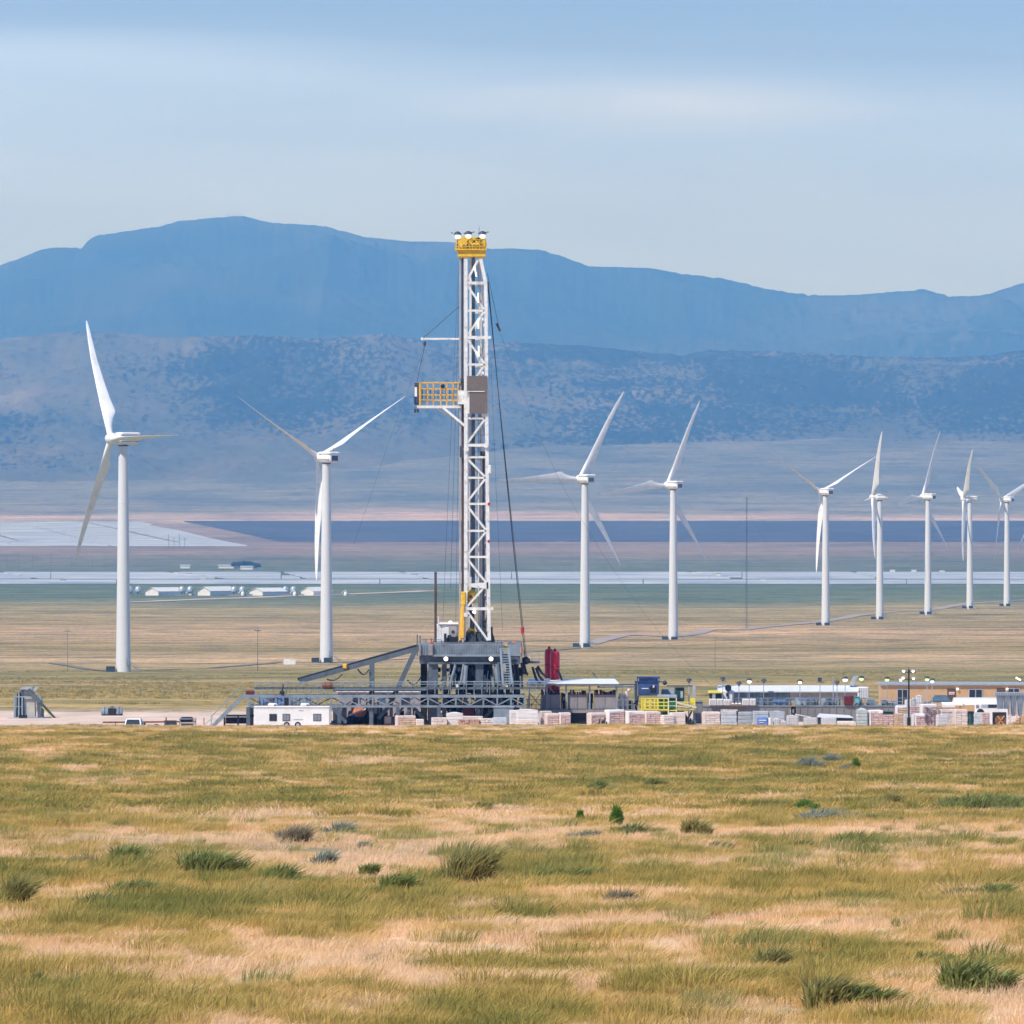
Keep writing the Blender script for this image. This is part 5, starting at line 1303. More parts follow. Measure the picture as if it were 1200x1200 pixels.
simple('pipe_trestle', 'low pale pipe trestle left of the catwalk stairs', 'trestle', [('trestle_leg', rust_brown, MB().bar((X(239, 992), 992, 0), (X(239, 992), 992, Z(841, 992)), .1)), ('rail', galv, MB().bar((X(238, 992), 992, Z(850, 992)), (X(250, 992), 992, Z(841, 992)), .12).bar((X(243, 992), 992, Z(852, 992)), (X(252, 992), 992, Z(846, 992)), .12))])

# ------------------------------------------------------------------ pump skids under a canopy, red vessels
d = 1003.
sk = simple('pump_deck', 'long raised grey steel deck on dark supports carrying the three pump units', 'platform', [
    ('deck', beige_metal, MB().box(X(612, d), X(745, d), d, d + 5, Z(835.5, d), Z(831.5, d))),
    ('shadow_block', black_metal, MB().box(X(633, d), X(693, d), d + .6, d + 4.5, 0, Z(835.6, d)).box(X(700, d), X(742, d), d + 3, d + 4.5, 0, Z(835.6, d))),  # solid black boxes standing in for the deep shadow beneath the deck
    ('leg', steel_dark, MB().box(X(614, d), X(617, d), d + .2, d + .6, 0, Z(835.5, d)).box(X(632, d), X(635, d), d + .2, d + .6, 0, Z(835.5, d)).box(X(691, d), X(694, d), d + .2, d + .6, 0, Z(835.5, d)).box(X(738, d), X(741, d), d + .2, d + .6, 0, Z(835.5, d)))])
# handrail of the deck
mb = MB(); k = 613
while k <= 744:
    mb.bar((X(k, d), d - .02, Z(832, d)), (X(k, d), d - .02, Z(819 if k < 636 or k > 722 else 824, d)), .07); k += 5.1
for py in (820, 826): mb.bar((X(612, d), d - .02, Z(py, d)), (X(636, d), d - .02, Z(py, d)), .07); mb.bar((X(722, d), d - .02, Z(py, d)), (X(745, d), d - .02, Z(py, d)), .07)
mb.bar((X(620, d), d + .3, Z(812, d)), (X(634, d), d + .3, Z(828, d)), .12).bar((X(622, d), d + .3, Z(828, d)), (X(634, d), d + .3, Z(812, d)), .08)
mb.build('handrail', rail_grey, sk)
for k, (a, b_) in enumerate(((634, 657), (665.5, 688), (696.5, 722))):
    nm = ['left', 'middle', 'right'][k]
    t = simple('pump_unit', f'{nm} of the three boxy grey pump units under the white canopy', 'pump', [
        ('housing', beige_metal, XZ(a, b_, 814, 831, d + .4, 2.6, c=.06)),
        ('engine', black_metal, (lambda m: [m.cbox(X(px, d), X(px + random.uniform(1.5, 4), d), d + .7, d + 2, Z(814.5, d), Z(random.uniform(808, 812), d), .05) for px in np.linspace(a, b_ - 4, 8)] and m)(MB())),
        ('valve', rust_brown, (lambda m: [m.ball((X(px, d), d + .5, Z(812.5, d)), .16, 1, 8) for px in np.linspace(a + 2, b_ - 2, 4)] and m)(MB())),
        ('panel_seam', steel_dark, MB().box(X((a + b_) / 2, d) - .02, X((a + b_) / 2, d) + .02, d + .37, d + .41, Z(830, d), Z(815, d))),
        ], 'grey pump units on the deck')
    if k < 2:
        simple('transfer_case', ('left' if k == 0 else 'right') + ' dark gap with pipes between two grey pump units', 'pipework', [('pipe_cluster', steel_dark, MB().tube((X(b_ + 2, d), d + 1.5, Z(831, d)), (X(b_ + 2, d), d + 1.5, Z(812, d)), .14).tube((X(b_ + 5, d), d + 1.5, Z(831, d)), (X(b_ + 5, d), d + 1.5, Z(815, d)), .18).box(X(b_ + .6, d), X(b_ + 7.2, d), d + 1.8, d + 2, Z(831, d), Z(813, d))), ('flange', white_paint, MB().cbox(X(b_ + 3, d), X(b_ + 4.5, d), d + 1.2, d + 1.4, Z(821, d), Z(817, d), .03))])
cpy = MB()
cpy.hexa([(X(617, d), d - .6, Z(801.5, d)), (X(725.5, d), d - .6, Z(801.5, d)), (X(721, d), d + 4.6, Z(797.4, d)), (X(620, d), d + 4.6, Z(797.4, d))], [(X(617, d), d - .6, Z(800.6, d)), (X(725.5, d), d - .6, Z(800.6, d)), (X(721, d), d + 4.6, Z(796.2, d)), (X(620, d), d + 4.6, Z(796.2, d))])
cp_ = MB()
for px in (620, 641, 663.5, 691, 722.5):
    cp_.box(X(px, d) - .09, X(px, d) + .09, d + .02, d + .2, Z(831.4, d), Z(801.3, d)); cp_.box(X(px, d) - .07, X(px, d) + .07, d + 4.2, d + 4.4, Z(831.4, d), Z(799, d))
cp_.box(X(618, d), X(724, d), d + .0, d + .12, Z(803.4, d), Z(801.7, d)); cp_.bar((X(641, d), d + .1, Z(803, d)), (X(650, d), d + .1, Z(812, d)), .07)
lt = MB()
for px in (652, 680, 706): lt.box(X(px, d), X(px + 6, d), d + 1, d + 1.2, Z(804.6, d), Z(803.6, d))
simple('canopy', 'flat white canopy roof on slim posts over the grey pump units', 'canopy', [('roof', mat('canopy_sheet', (.78, .79, .76), .5, var=.06), cpy), ('post', rail_grey, cp_), ('strip_light', white_paint, lt)])
for k, (a, b_, top, yy_) in enumerate(((638.2, 649, 760, 1008.8), (644.5, 656, 762.5, 1007.0))):
    xm, r_ = X((a + b_) / 2, yy_), X(b_, yy_) - X((a + b_) / 2, yy_)
    zt = Z(top, yy_)
    v = simple('red_tank', ('left and slightly taller' if k == 0 else 'right and slightly shorter') + ' of the two upright dark red tanks behind the canopy', 'tank', [
        ('tank_shell', red_paint, MB().lathe((xm, yy_, 0), [(r_, .6), (r_, zt - .5), (r_ * .9, zt - .18), (r_ * .55, zt - .03), (r_ * .1, zt)], 24)),
        ('skirt', steel_dark, MB().lathe((xm, yy_, 0), [(r_ * .98, 0), (r_ * .98, .62)], 20)),
        ('weld_band', dark_red, MB().lathe((xm, yy_, zt * .45), [(r_ * 1.02, 0), (r_ * 1.02, .1)], 24).lathe((xm, yy_, zt * .78), [(r_ * 1.02, 0), (r_ * 1.02, .08)], 24)),
        ('nozzle', dark_red, MB().tube((xm, yy_, zt), (xm, yy_, zt + .25), .14).tube((xm, yy_ - r_, zt * .6), (xm, yy_ - r_ - .2, zt * .6), .16))], 'upright red tanks')
simple('hose_bundle', 'black curved hose leaving the right side of the red tanks', 'hose', [('hose_run', hose_black, MB().path([(X(652 + q * .9, 1007), 1006, Z(785 + q * q * .25, 1007)) for q in range(9)], .14))])
simple('pipe_bridge', 'grey pipes running level from the canopy to the blue tank unit', 'pipes', [('pipe_run', steel_light, MB().tube((X(690, 1009), 1009, Z(802, 1009)), (X(750, 1009), 1009, Z(801.5, 1009)), .12).tube((X(700, 1009), 1009.5, Z(805, 1009)), (X(750, 1009), 1009.5, Z(804.5, 1009)), .1).bar((X(694, 1009), 1009, Z(788, 1009)), (X(702, 1009), 1009, Z(797, 1009)), .12)), ('support', rail_grey, MB().box(X(729, 1009), X(730, 1009), 1009, 1009.2, 0, Z(801, 1009)).box(X(743, 1009), X(744, 1009), 1009, 1009.2, 0, Z(801, 1009)).box(X(719, 1009), X(721, 1009), 1009, 1009.2, Z(797, 1009), Z(790, 1009)))])
simple('vapour_pot', 'small cream pots and fittings between the canopy and the blue tank unit', 'fittings', [('pot', plastic_dirty, MB().lathe((X(728, 1005), 1005, Z(831, 1005)), [(.35, 0), (.35, 1.4), (.2, 1.8)], 12).lathe((X(734, 1005), 1005, Z(831, 1005)), [(.28, 0), (.3, 1.5), (.15, 2.1)], 12).ball((X(737, 1005), 1005, Z(809, 1005)), .22)), ('fitting', steel_dark, MB().cbox(X(724, 1005), X(742, 1005), 1005.4, 1006, Z(831, 1005), Z(821, 1005), .1))])
# blue unit
d = 1006.
bl = simple('shaker_unit', 'dark blue boxy machine with a louvred top right of the canopy', 'machine', [
    ('machine_body', blue_paint, XZ(748, 772, 800, 815, d, 3, c=.08)),
    ('top_frame', blue_paint, ribs(747, 773, 794, 800, d, 2.1, .1, .1).box(X(747, d), X(773, d), d, d + 3, Z(800, d), Z(798.5, d)).box(X(746.5, d), X(773.5, d), d - .1, d + 3.1, Z(795, d), Z(793.2, d))),
    ('core', black_metal, XZ(749, 771, 795, 798.4, d + .2, 2.5)),
    ('white_marking', white_paint, MB().box(X(752, d), X(760, d), d - .05, d - .01, Z(807.3, d), Z(806.3, d)).cbox(X(765, d), X(767, d), d - .06, d - .01, Z(806, d), Z(803, d), .02)),
    ('recess', black_metal, MB().box(X(762, d), X(769, d), d - .04, d - .01, Z(812, d), Z(804, d))),
    ('side_ladder', steel_dark, MB().box(X(744, d), X(747, d), d, d + 1, 0, Z(798, d)).bar((X(733, d), d, Z(835, d)), (X(746, d), d, Z(822, d)), .2).bar((X(742, d), d, 0), (X(748, d), d, Z(815, d)), .25)),
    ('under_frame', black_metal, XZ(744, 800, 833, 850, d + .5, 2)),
    ('lamp_bracket', steel_dark, MB().bar((X(772, d), d, Z(798, d)), (X(781, d), d, Z(801, d)), .12).ball((X(779, d), d, Z(800, d)), .28))])
d = 1001.
yc = MB()
for px in (752, 756, 761, 767, 771, 778, 783): yc.bar((X(px, d), d, Z(832, d)), (X(px, d), d, Z(818, d)), .17 if px in (752, 756, 771) else .1)
for py in (818.5, 823, 827, 831.5): yc.bar((X(752, d), d, Z(py, d)), (X(783, d), d, Z(py, d)), .12)
yc.box(X(752, d), X(756, d), d, d + 2, Z(830, d), Z(819, d)); yc.box(X(762, d), X(763.5, d), d, d + .1, Z(830, d), Z(819, d))
simple('yellow_cage', 'bright yellow railed work platform below the blue machine', 'work platform', [('rail', safety_yellow, yc), ('platform_deck', safety_yellow, XZ(751, 815, 832, 833.3, d, 2.4)), ('post', mat('cream_post', (.7, .66, .45), .5), MB().box(X(782.5, d), X(784, d), d - .1, d, 0, Z(818, d)).box(X(792, d), X(793.2, d), d - .1, d, 0, Z(818, d)).bar((X(783, d), d - .05, Z(827, d)), (X(793, d), d - .05, Z(827, d)), .07).bar((X(783, d), d - .05, Z(822, d)), (X(793, d), d - .05, Z(822, d)), .07)),
    ('right_rail', safety_yellow, MB().bar((X(806, d), d, Z(832, d)), (X(806, d), d, Z(822, d)), .12).bar((X(814, d), d, Z(832, d)), (X(814, d), d, Z(818, d)), .14).bar((X(800, d), d, Z(823, d)), (X(815, d), d, Z(823, d)), .1).cbox(X(809, d), X(814.5, d), d, d + .1, Z(826, d), Z(818, d), .03)),
    ('leg', steel_dark, MB().bar((X(800, d), d + 1, Z(833, d)), (X(811, d), d + 1, 0), .2).bar((X(811, d), d + 1, Z(833, d)), (X(803, d), d + 1, 0), .2).box(X(812.5, d), X(814, d), d + .5, d + .7, 0, Z(832, d)).box(X(770, d), X(777, d), d + .3, d + 1, 0, Z(832, d)))])
simple('green_pump', 'green machine with a pale flat cover behind the yellow platform', 'machine', [('green_body', green_paint, XZ(772, 794, 819, 831, d + 1, 1.5, c=.1)), ('pale_cover', galv, XZ(770.5, 793.5, 814.3, 818, d + .7, 2, c=.05)), ('arm', mat('cream_arm', (.62, .58, .42), .6), MB().bar((X(793, d), d - .3, Z(823, d)), (X(816, d), d - .3, Z(829, d)), .22).bar((X(790, d), d - .3, Z(827, d)), (X(808, d), d - .3, Z(829, d)), .1))])
simple('green_cabin', 'small dark green operator cabin with a pale window', 'cabin', [('cabin_body', dark_green, XZ(791.5, 802, 807, 822, d + 3, 2, c=.1)), ('window', galv, XZ(797.5, 800.5, 810, 818, d + 2.95, .05, c=.02)), ('cabin_roof', black_metal, XZ(791, 802, 806, 807.2, d + 2.9, 2.2))])
simple('grey_drum', 'grey curved drum between the blue machine and the green cabin', 'drum', [('tank_shell', steel_light, MB().lathe((X(775, 1008), 1008, Z(815, 1008)), [(.6, 0), (.75, .1), (.75, 1.5), (.6, 1.6)], 18, axis='x')), ('saddle', steel_dark, XZ(776, 790, 819, 832, 1007.6, .8))])
simple('gantry', 'thin steel goalpost gantry right of the blue machine', 'gantry', [('beam', steel_grey, MB().box(X(781, 1005), X(812, 1005), 1005, 1005.2, Z(804.4, 1005), Z(803, 1005))), ('column', galv, MB().box(X(806.5, 1005), X(808, 1005), 1005, 1005.2, 0, Z(803, 1005)).box(X(811.5, 1005), X(815, 1005), 1005, 1005.3, Z(833, 1005), Z(802.5, 1005)))])
simple('grey_wall_tank', 'plain grey upright tank wall between the yellow platform and the first pallets', 'tank', [('tank_wall', tank_grey, XZ(814.5, 823.5, 823, 850, 1008, 3, c=.05)), ('rim', steel_light, XZ(814, 824, 822, 823, 1007.9, 3.2))])
simple('plank', 'pale wooden plank lying on the ground below the yellow platform', 'plank', [('board', wood, MB().box(X(797, 988), X(818, 988), 988, 988.6, gz(20, 988) + .06, gz(20, 988) + .22)), ('batten', wood, MB().box(X(799, 988), X(801, 988), 988, 988.6, gz(20, 988) - .02, gz(20, 988) + .06))])

# ------------------------------------------------------------------ mud tank row
d = 1016.
for k, (a, b_) in enumerate(((824, 926.5), (933, 1010), (1011, 1066))):
    simple('mud_tank', ['left', 'middle', 'right'][k] + ' long open grey steel mud tank behind the pallets', 'tank', [
        ('tank_wall', tank_grey, XZ(a, b_, 828, 851, d, 3)), ('top_rim', steel_light, XZ(a - .5, b_ + .5, 826.6, 828, d - .1, 3.2)), ('stiffener', tank_grey, ribs(a + 4, b_ - 2, 828.5, 850.5, d, 8.5, .12, .09))], 'long grey mud tanks')
simple('tank_door', 'narrow dark gap with a valve panel between the first two mud tanks', 'valve', [('panel', black_metal, XZ(927, 932.6, 828, 842, d + .4, .3)), ('valve_body', steel_light, MB().cbox(X(928.5, d), X(931, d), d + .1, d + .38, Z(836, d), Z(831, d), .04))])
# long white-roofed shelter
d = 1022.
sh_ = simple('shelter', 'long white-roofed shelter with a blue-grey back wall above the mud tanks', 'shelter', [
    ('roof', white_paint, MB().hexa([(X(841, d), d - 1, Z(811, d)), (X(1009, d), d - 1, Z(811, d)), (X(1009, d), d + 3.6, Z(809, d)), (X(841, d), d + 3.6, Z(809, d))], [(X(841, d), d - 1, Z(809.5, d)), (X(1007, d), d - 1, Z(809.5, d)), (X(1006, d), d + 3.6, Z(803.8, d)), (X(842, d), d + 3.6, Z(803.8, d))])),
    ('back_wall', galv_blue, XZ(860, 926, 811, 827, d + 2, .2)), ('end_wall', white_paint, XZ(926.2, 1010, 811, 821, d + 1.9, .2)),
    ('rafter', white_paint, ribs(926, 1010, 809.5, 822, d + 1.8, 4.2, .07, .06)), ('post', galv, ribs(860, 926, 811, 827, d - .2, 16, .12, .1))])
simple('white_bin', 'tall white bin under the left end of the shelter roof', 'bin', [('bin_body', plastic_white, XZ(844, 860, 808.5, 824, d - 1.2, 1.5, c=.2)), ('handle', steel_dark, XZ(851, 853, 812, 816, d - 1.3, .08))])
simple('dish_cover', 'dark round cover standing against the shelter roof edge', 'disc', [('disc', steel_dark, MB().lathe((X(853, d), d - 1.4, Z(806, d)), [(.37, 0), (.4, .1), (.34, .2)], 18, axis='y')), ('bracket', steel_dark, MB().bar((X(853, d), d - 1.3, Z(809, d)), (X(853, d), d - 1.3, Z(827, d)), .08))])
simple('yellow_awning', 'small stand with a yellow awning at the left end of the shelter', 'stand', [('awning', safety_yellow, MB().hexa([(X(829, d), d - 2, Z(812, d)), (X(846, d), d - 2, Z(812, d)), (X(844, d), d, Z(810, d)), (X(830, d), d, Z(810, d))], [(X(829, d), d - 2, Z(811, d)), (X(846, d), d - 2, Z(811, d)), (X(844, d), d, Z(809, d)), (X(830, d), d, Z(809, d))])), ('stand_body', steel_dark, MB().box(X(831, d), X(834, d), d - 1.6, d - .2, Z(827, d), Z(812, d)).box(X(838, d), X(845, d), d - 1.5, d - .2, Z(818.5, d), Z(812, d))), ('post', galv, MB().box(X(835, d), X(838, d), d - 1.9, d - 1.7, Z(827, d), Z(812, d)))])
for k, (a, b_, tp, lab) in enumerate(((831, 839.5, 819, 'left white slatted crate on the first mud tank'), (840, 847.5, 819, 'middle white slatted crate on the first mud tank'), (848, 856, 819.5, 'right white slatted crate on the first mud tank'), (870, 878, 819, 'left crate of the white pair in the middle of the first mud tank'), (878.6, 886, 819, 'right crate of the white pair in the middle of the first mud tank'))):
    simple('plastic_crate', lab, 'crate', [('crate_body', plastic_white, XZ(a, b_, tp, 826.5, 1015.5, 1.1, c=.05)), ('slat', white_paint, ribs(a + .8, b_ - .8, tp + .4, 826.4, 1015.45, 1.7, .05, .05))], 'white crates on the mud tank')
simple('sack_row', 'low pale sacks on the first mud tank between the white crates', 'sacks', [('sacks', bag_white, (lambda m: [m.cbox(X(px, 1015), X(px + 4, 1015), 1015.4, 1016, Z(826.5, 1015), Z(823.6, 1015), .12, .02) for px in (857, 861, 865)] and m)(MB())), ('base_board', wood, XZ(856.5, 869.5, 826.2, 826.6, 1015.3, .9))])
# machinery on the tanks
mb1, mb2, mb3, mb4 = MB(), MB(), MB(), MB()
for k in range(46):
    px = random.uniform(888, 1048); w = random.uniform(.15, .9); h = random.uniform(.2, .95)
    if 988 < px < 1002: continue
    m_ = random.choice((mb1, mb1, mb2, mb3)); yy_ = random.uniform(1016, 1018.6)
    m_.cbox(X(px, 1016), X(px, 1016) + w, yy_, yy_ + .5, Z(826.6, 1016), Z(826.6, 1016) + h, .05)
for k in range(16):
    px = random.uniform(888, 1045); mb4.bar((X(px, 1016), 1016.5, Z(826.6, 1016)), (X(px + random.uniform(-9, 9), 1016), 1016.5, Z(random.uniform(817, 823), 1016)), random.uniform(.06, .16))
rl = MB(); k = 862
while k < 1066:
    rl.bar((X(k, 1016), 1015.95, Z(826.6, 1016)), (X(k, 1016), 1015.95, Z(817.5, 1016)), .05); k += 6.3
for py in (818, 822): rl.bar((X(862, 1016), 1015.95, Z(py, 1016)), (X(1066, 1016), 1015.95, Z(py, 1016)), .05)
simple('tank_top_machinery', 'row of grey and blue pumps, pipes and rails on top of the mud tanks', 'machinery', [('pump', steel_grey, mb1), ('motor', galv_blue, mb2), ('valve', galv, mb3), ('pipe', steel_light, mb4), ('handrail', rail_grey, rl), ('agitator', blue_container, MB().cbox(X(906, 1016), X(922, 1016), 1016.2, 1017, Z(824, 1016), Z(820, 1016), .1).cbox(X(936, 1016), X(956, 1016), 1016.6, 1017, Z(821, 1016), Z(819, 1016), .05))])
simple('red_motor', 'red boxy motor on top of the middle mud tank', 'motor', [('motor_body', dark_red, XZ(989, 1000, 815, 826.5, 1015.6, 1.2, c=.12)), ('fin', black_metal, ribs(991, 999, 817, 825, 1015.6, 2, .04, .04))])
simple('cyan_box', 'small turquoise box right of the red motor on the mud tank', 'box', [('box_body', cyan_paint, XZ(1002, 1007, 817, 824, 1015.6, .6, c=.05)), ('lid', steel_light, XZ(1001.6, 1007.4, 816.3, 817, 1015.5, .8))])
simple('white_box_unit', 'white ribbed unit closing the right end of the shelter', 'cabin', [('unit_body', plastic_white, XZ(1005, 1018, 805, 819, 1021, 2, c=.1)), ('rib', galv, ribs(1007, 1017, 806, 818.5, 1021, 2.6, .06, .05))])
simple('cone_hopper', 'tilted pale grey cone above the right end of the shelter', 'hopper', [('hopper_body', galv, MB().hexa([(X(996, 1024), 1024, Z(804, 1024)), (X(1000, 1024), 1024, Z(803, 1024)), (X(1000, 1024), 1025, Z(803, 1024)), (X(996, 1024), 1025, Z(804, 1024))], [(X(1000, 1024), 1023.6, Z(793, 1024)), (X(1006, 1024), 1023.6, Z(792, 1024)), (X(1006, 1024), 1025.4, Z(792, 1024)), (X(1000, 1024), 1025.4, Z(793, 1024))])), ('stand', steel_dark, MB().bar((X(998, 1024), 1024.5, Z(803.5, 1024)), (X(998, 1024), 1024.5, 0), .12))])

# ------------------------------------------------------------------ tan site building
d = 1052.
bld = simple('site_building', 'long tan flat-roofed site building with brown doors behind the pallets', 'building', [
    ('wall', wall_tan, XZ(1032, 1245, 802.5, 840, d, 6)),
    ('roof', galv, XZ(1031, 1246, 800.4, 802.5, d - .35, 6.7)),
    ('gutter', mat('gutter', (.55, .52, .48), .5), XZ(1031, 1246, 802.6, 803.6, d - .2, .18))])
for (a, b_, t0, t1, kind) in ((1051, 1064, 807.5, 826, 'w'), (1110, 1120, 807, 830, 's'), (1135, 1151.5, 807.5, 818.5, 'w'), (1168, 1178, 806.5, 830, 'd'), (1181, 1195, 806.5, 818, 'w'), (1215, 1228, 807, 818, 'w')):
    if kind == 'w':
        w = MB().box(X(a, d), X(b_, d), d - .08, d + .02, Z(t1, d), Z(t0, d)).build('window', galv, bld)
        MB().box(X(a + 1, d), X((a + b_) / 2 - .5, d), d - .11, d - .085, Z(t1 - .8, d), Z(t0 + .8, d)).box(X((a + b_) / 2 + .5, d), X(b_ - 1, d), d - .11, d - .085, Z(t1 - .8, d), Z(t0 + .8, d)).build('pane', glass_dark, w)
    else:
        w = MB().box(X(a, d), X(b_, d), d - .07, d + .02, Z(t1, d), Z(t0, d)).build('door', door_brown, bld)
        if kind == 's':
            s_ = MB().box(X(1112, d), X(1118.5, d), d - .11, d - .075, Z(813.8, d), Z(810.8, d)).build('notice', sign_white, w)
            mb = MB()
            for q in range(5): mb.box(X(1112.6 + q * 1.15, d), X(1113.4 + q * 1.15, d), d - .125, d - .112, Z(813, d), Z(811.6, d))
            mb.build('notice_marking', sign_red, w)
for px in (1122, 1180):
    MB().cbox(X(px, d) - .12, X(px, d) + .12, d - .3, d, Z(807.5, d) - .1, Z(807.5, d) + .12, .02).build('wall_lamp', lamp_on if px == 1122 else lamp_tube, bld)

# pickup nose, white roofs, white pickup
d = 1036.
simple('parked_car', 'dark grey car with sloping rear in front of the brown door of the tan building', 'car', [
    ('car_body', steel_grey, MB().cbox(X(1082, d), X(1118, d), d, d + 1.8, .35, 1.05 + .9, .25).hexa([(X(1090, d), d + .1, 1.9), (X(1116, d), d + .1, 1.9), (X(1116, d), d + 1.7, 1.9), (X(1090, d), d + 1.7, 1.9)], [(X(1096, d), d + .3, 2.75), (X(1109, d), d + .3, 2.75), (X(1109, d), d + 1.5, 2.75), (X(1096, d), d + 1.5, 2.75)])),
    ('side_window', glass_blue, MB().hexa([(X(1093, d), d + .06, 2.0), (X(1113, d), d + .06, 2.0), (X(1113, d), d + .1, 2.0), (X(1093, d), d + .1, 2.0)], [(X(1097, d), d + .24, 2.66), (X(1108.5, d), d + .24, 2.66), (X(1108.5, d), d + .28, 2.66), (X(1097, d), d + .28, 2.66)])),
    ('wheel', rubber, MB().lathe((X(1089, d), d - .02, .4), [(.4, 0), (.4, .25)], 16, axis='y').lathe((X(1112, d), d - .02, .4), [(.4, 0), (.4, .25)], 16, axis='y')),
    ('mirror', black_metal, MB().cbox(X(1117, d), X(1120, d), d - .1, d + .1, 1.9, 2.25, .05))])
simple('white_tent_roof', 'long white sloping roof of a low tent in front of the tan building', 'tent', [('canopy_sheet', white_paint, MB().hexa([(X(1116, 1033), 1031, Z(826, 1033)), (X(1171, 1033), 1031, Z(825, 1033)), (X(1171, 1033), 1035, Z(825, 1033)), (X(1116, 1033), 1035, Z(826, 1033))], [(X(1118, 1033), 1031.6, Z(818.6, 1033)), (X(1169, 1033), 1031.6, Z(818.6, 1033)), (X(1169, 1033), 1034.6, Z(817.6, 1033)), (X(1118, 1033), 1034.6, Z(817.6, 1033))])), ('tent_post', galv, MB().box(X(1118, 1033), X(1119, 1033), 1031.2, 1031.4, 0, Z(826, 1033)).box(X(1168, 1033), X(1169, 1033), 1031.2, 1031.4, 0, Z(826, 1033)))])
d = 1026.
simple('service_truck', 'white truck with a dark cab window parked before the long white tent roof', 'truck', [('truck_body', white_paint, XZ(1143, 1171, 824.5, 838, d, 2.1, c=.15)), ('cab_window', glass_dark, XZ(1158, 1168, 825.5, 829.5, d - .04, .05)), ('side_panel', galv, XZ(1150, 1158, 825.5, 829.5, d - .04, .05)), ('grille', steel_dark, ribs(1144, 1148, 825.5, 830, d - .02, 1.4, .05, .04)), ('wheel', rubber, MB().lathe((X(1149, d), d - .02, .9), [(.45, 0), (.45, .25)], 14, axis='y').lathe((X(1164, d), d - .02, .9), [(.45, 0), (.45, .25)], 14, axis='y')), ('chassis', black_metal, XZ(1143, 1171, 838, 846, d + .3, 1.6))])
simple('white_bundle', 'long low white covered bundle behind the tallest pallets', 'covered load', [('cover', plastic_white, XZ(1101, 1131, 823, 831, 1012, 1.6, c=.25)), ('base', wood, XZ(1102, 1130, 831, 846, 1012.2, 1.2))])
# galvanised bins on the right
simple('upright_bins', 'row of tall blue-grey corrugated hoppers at the right edge before the tan building', 'hoppers', [
    ('bin_wall', galv_blue, (lambda m: [m.hexa([(X(a + 1.2, 1004), 1004.6, 1.0), (X(a + 5.2, 1004), 1004.6, 1.0), (X(a + 5.2, 1004), 1006, 1.0), (X(a + 1.2, 1004), 1006, 1.0)], [(X(a - .3, 1004), 1004, Z(815, 1004)), (X(a + 6.6, 1004), 1004, Z(815, 1004)), (X(a + 6.6, 1004), 1006.4, Z(815, 1004)), (X(a - .3, 1004), 1006.4, Z(815, 1004))]) for a in (1169, 1177, 1185, 1193, 1201, 1209)] and m)(MB())),
    ('top_flange', galv, XZ(1166, 1218, 811.6, 815, 1003.9, 2.7)), ('flange_rib', steel_grey, ribs(1167, 1217, 811.8, 815, 1003.9, 2.1, .05, .06)),
    ('leg', galv, (lambda m: [m.box(X(a, 1004), X(a + 1, 1004), 1004.2, 1004.4, 0, Z(815, 1004)) for a in (1175.5, 1183.5, 1191.5, 1199.5, 1207.5)] and m)(MB()))])
d = 987.
simple('lumber_stack', 'stack of orange-brown lumber at the right edge', 'lumber', [('boards', lumber, (lambda m: [m.box(X(1184 + k * 2.2 + random.uniform(-1, 1), d), X(1214 + random.uniform(-2, 2), d), d + random.uniform(0, .2), d + 1.1, .12 + k * .22, .30 + k * .22) for k in range(6)] and m)(MB())), ('bearer', wood, MB().box(X(1188, d), X(1190, d), d, d + 1.2, -.1, .12).box(X(1205, d), X(1207, d), d, d + 1.2, -.1, .12)), ('strap', black_metal, MB().box(X(1195, d), X(1195.6, d), d - .03, d - .01, .1, 1.4))])
simple('steel_scrap', 'low dark steel sections on the ground left of the lumber stack', 'steel', [('section', steel_dark, MB().bar((X(1179, 985), 985, .2), (X(1192, 985), 985.6, .45), .2).bar((X(1177, 985), 985.5, .35), (X(1190, 985), 985.5, .15), .15)), ('bracket', rust_brown, MB().cbox(X(1183, 985), X(1187, 985), 984.8, 985.2, 0, .4, .03))])

# ------------------------------------------------------------------ light poles
def lamp_pole(px, py, d, label, lampm, side=0, pole_m_=None, head='round', r=.27):
    x = X(px, d); zt = Z(py, d)
    pm = pole_m_ or galv
    t = thing('light_pole', (x, d, 0), label, 'light pole', 'work lights on poles along the tanks')
    MB().tube((x + side * .25, d + .2, 0), (x + side * .25, d + .2, zt + .2), .05, .05, 6).bar((x + side * .25, d + .2, zt + .2), (x, d, zt + .2), .06).build('pole', pm, t)
    h = MB().lathe((x, d, zt), [(.36, .14), (.3, .3), (.12, .42)], 12).build('lamp_shade', steel_dark, t)
    MB().ball((x, d, zt + .02), r, .75).build('lamp', lampm, h, smooth=True)
    return t
lamp_pole(878, 799, 1019, 'lit work light on a thin pole over the left half of the white shelter roof', lamp_on)
lamp_pole(937.5, 800, 1019, 'lit work light over the middle of the white shelter roof', lamp_on, r=.22)
lamp_pole(990.5, 797, 1019, 'brightest lit work light over the right end of the white shelter roof', lamp_on, r=.3)
lamp_pole(1009.5, 796, 1021, 'greenish work light beside the tilted pale cone', lamp_green)
lamp_pole(1039.5, 797, 1021, 'whitish-green lamp on a thin pole at the left corner of the tan building', lamp_green)
lamp_pole(1086.5, 796.5, 1030, 'green-tinted lamp of the pair over the middle of the tan building roof', lamp_green)
lamp_pole(1092.5, 799, 1030, 'white lamp of the pair over the middle of the tan building roof', lamp_on, r=.22)
lens_off = mat('lamp_off', (.35, .36, .34), .3)
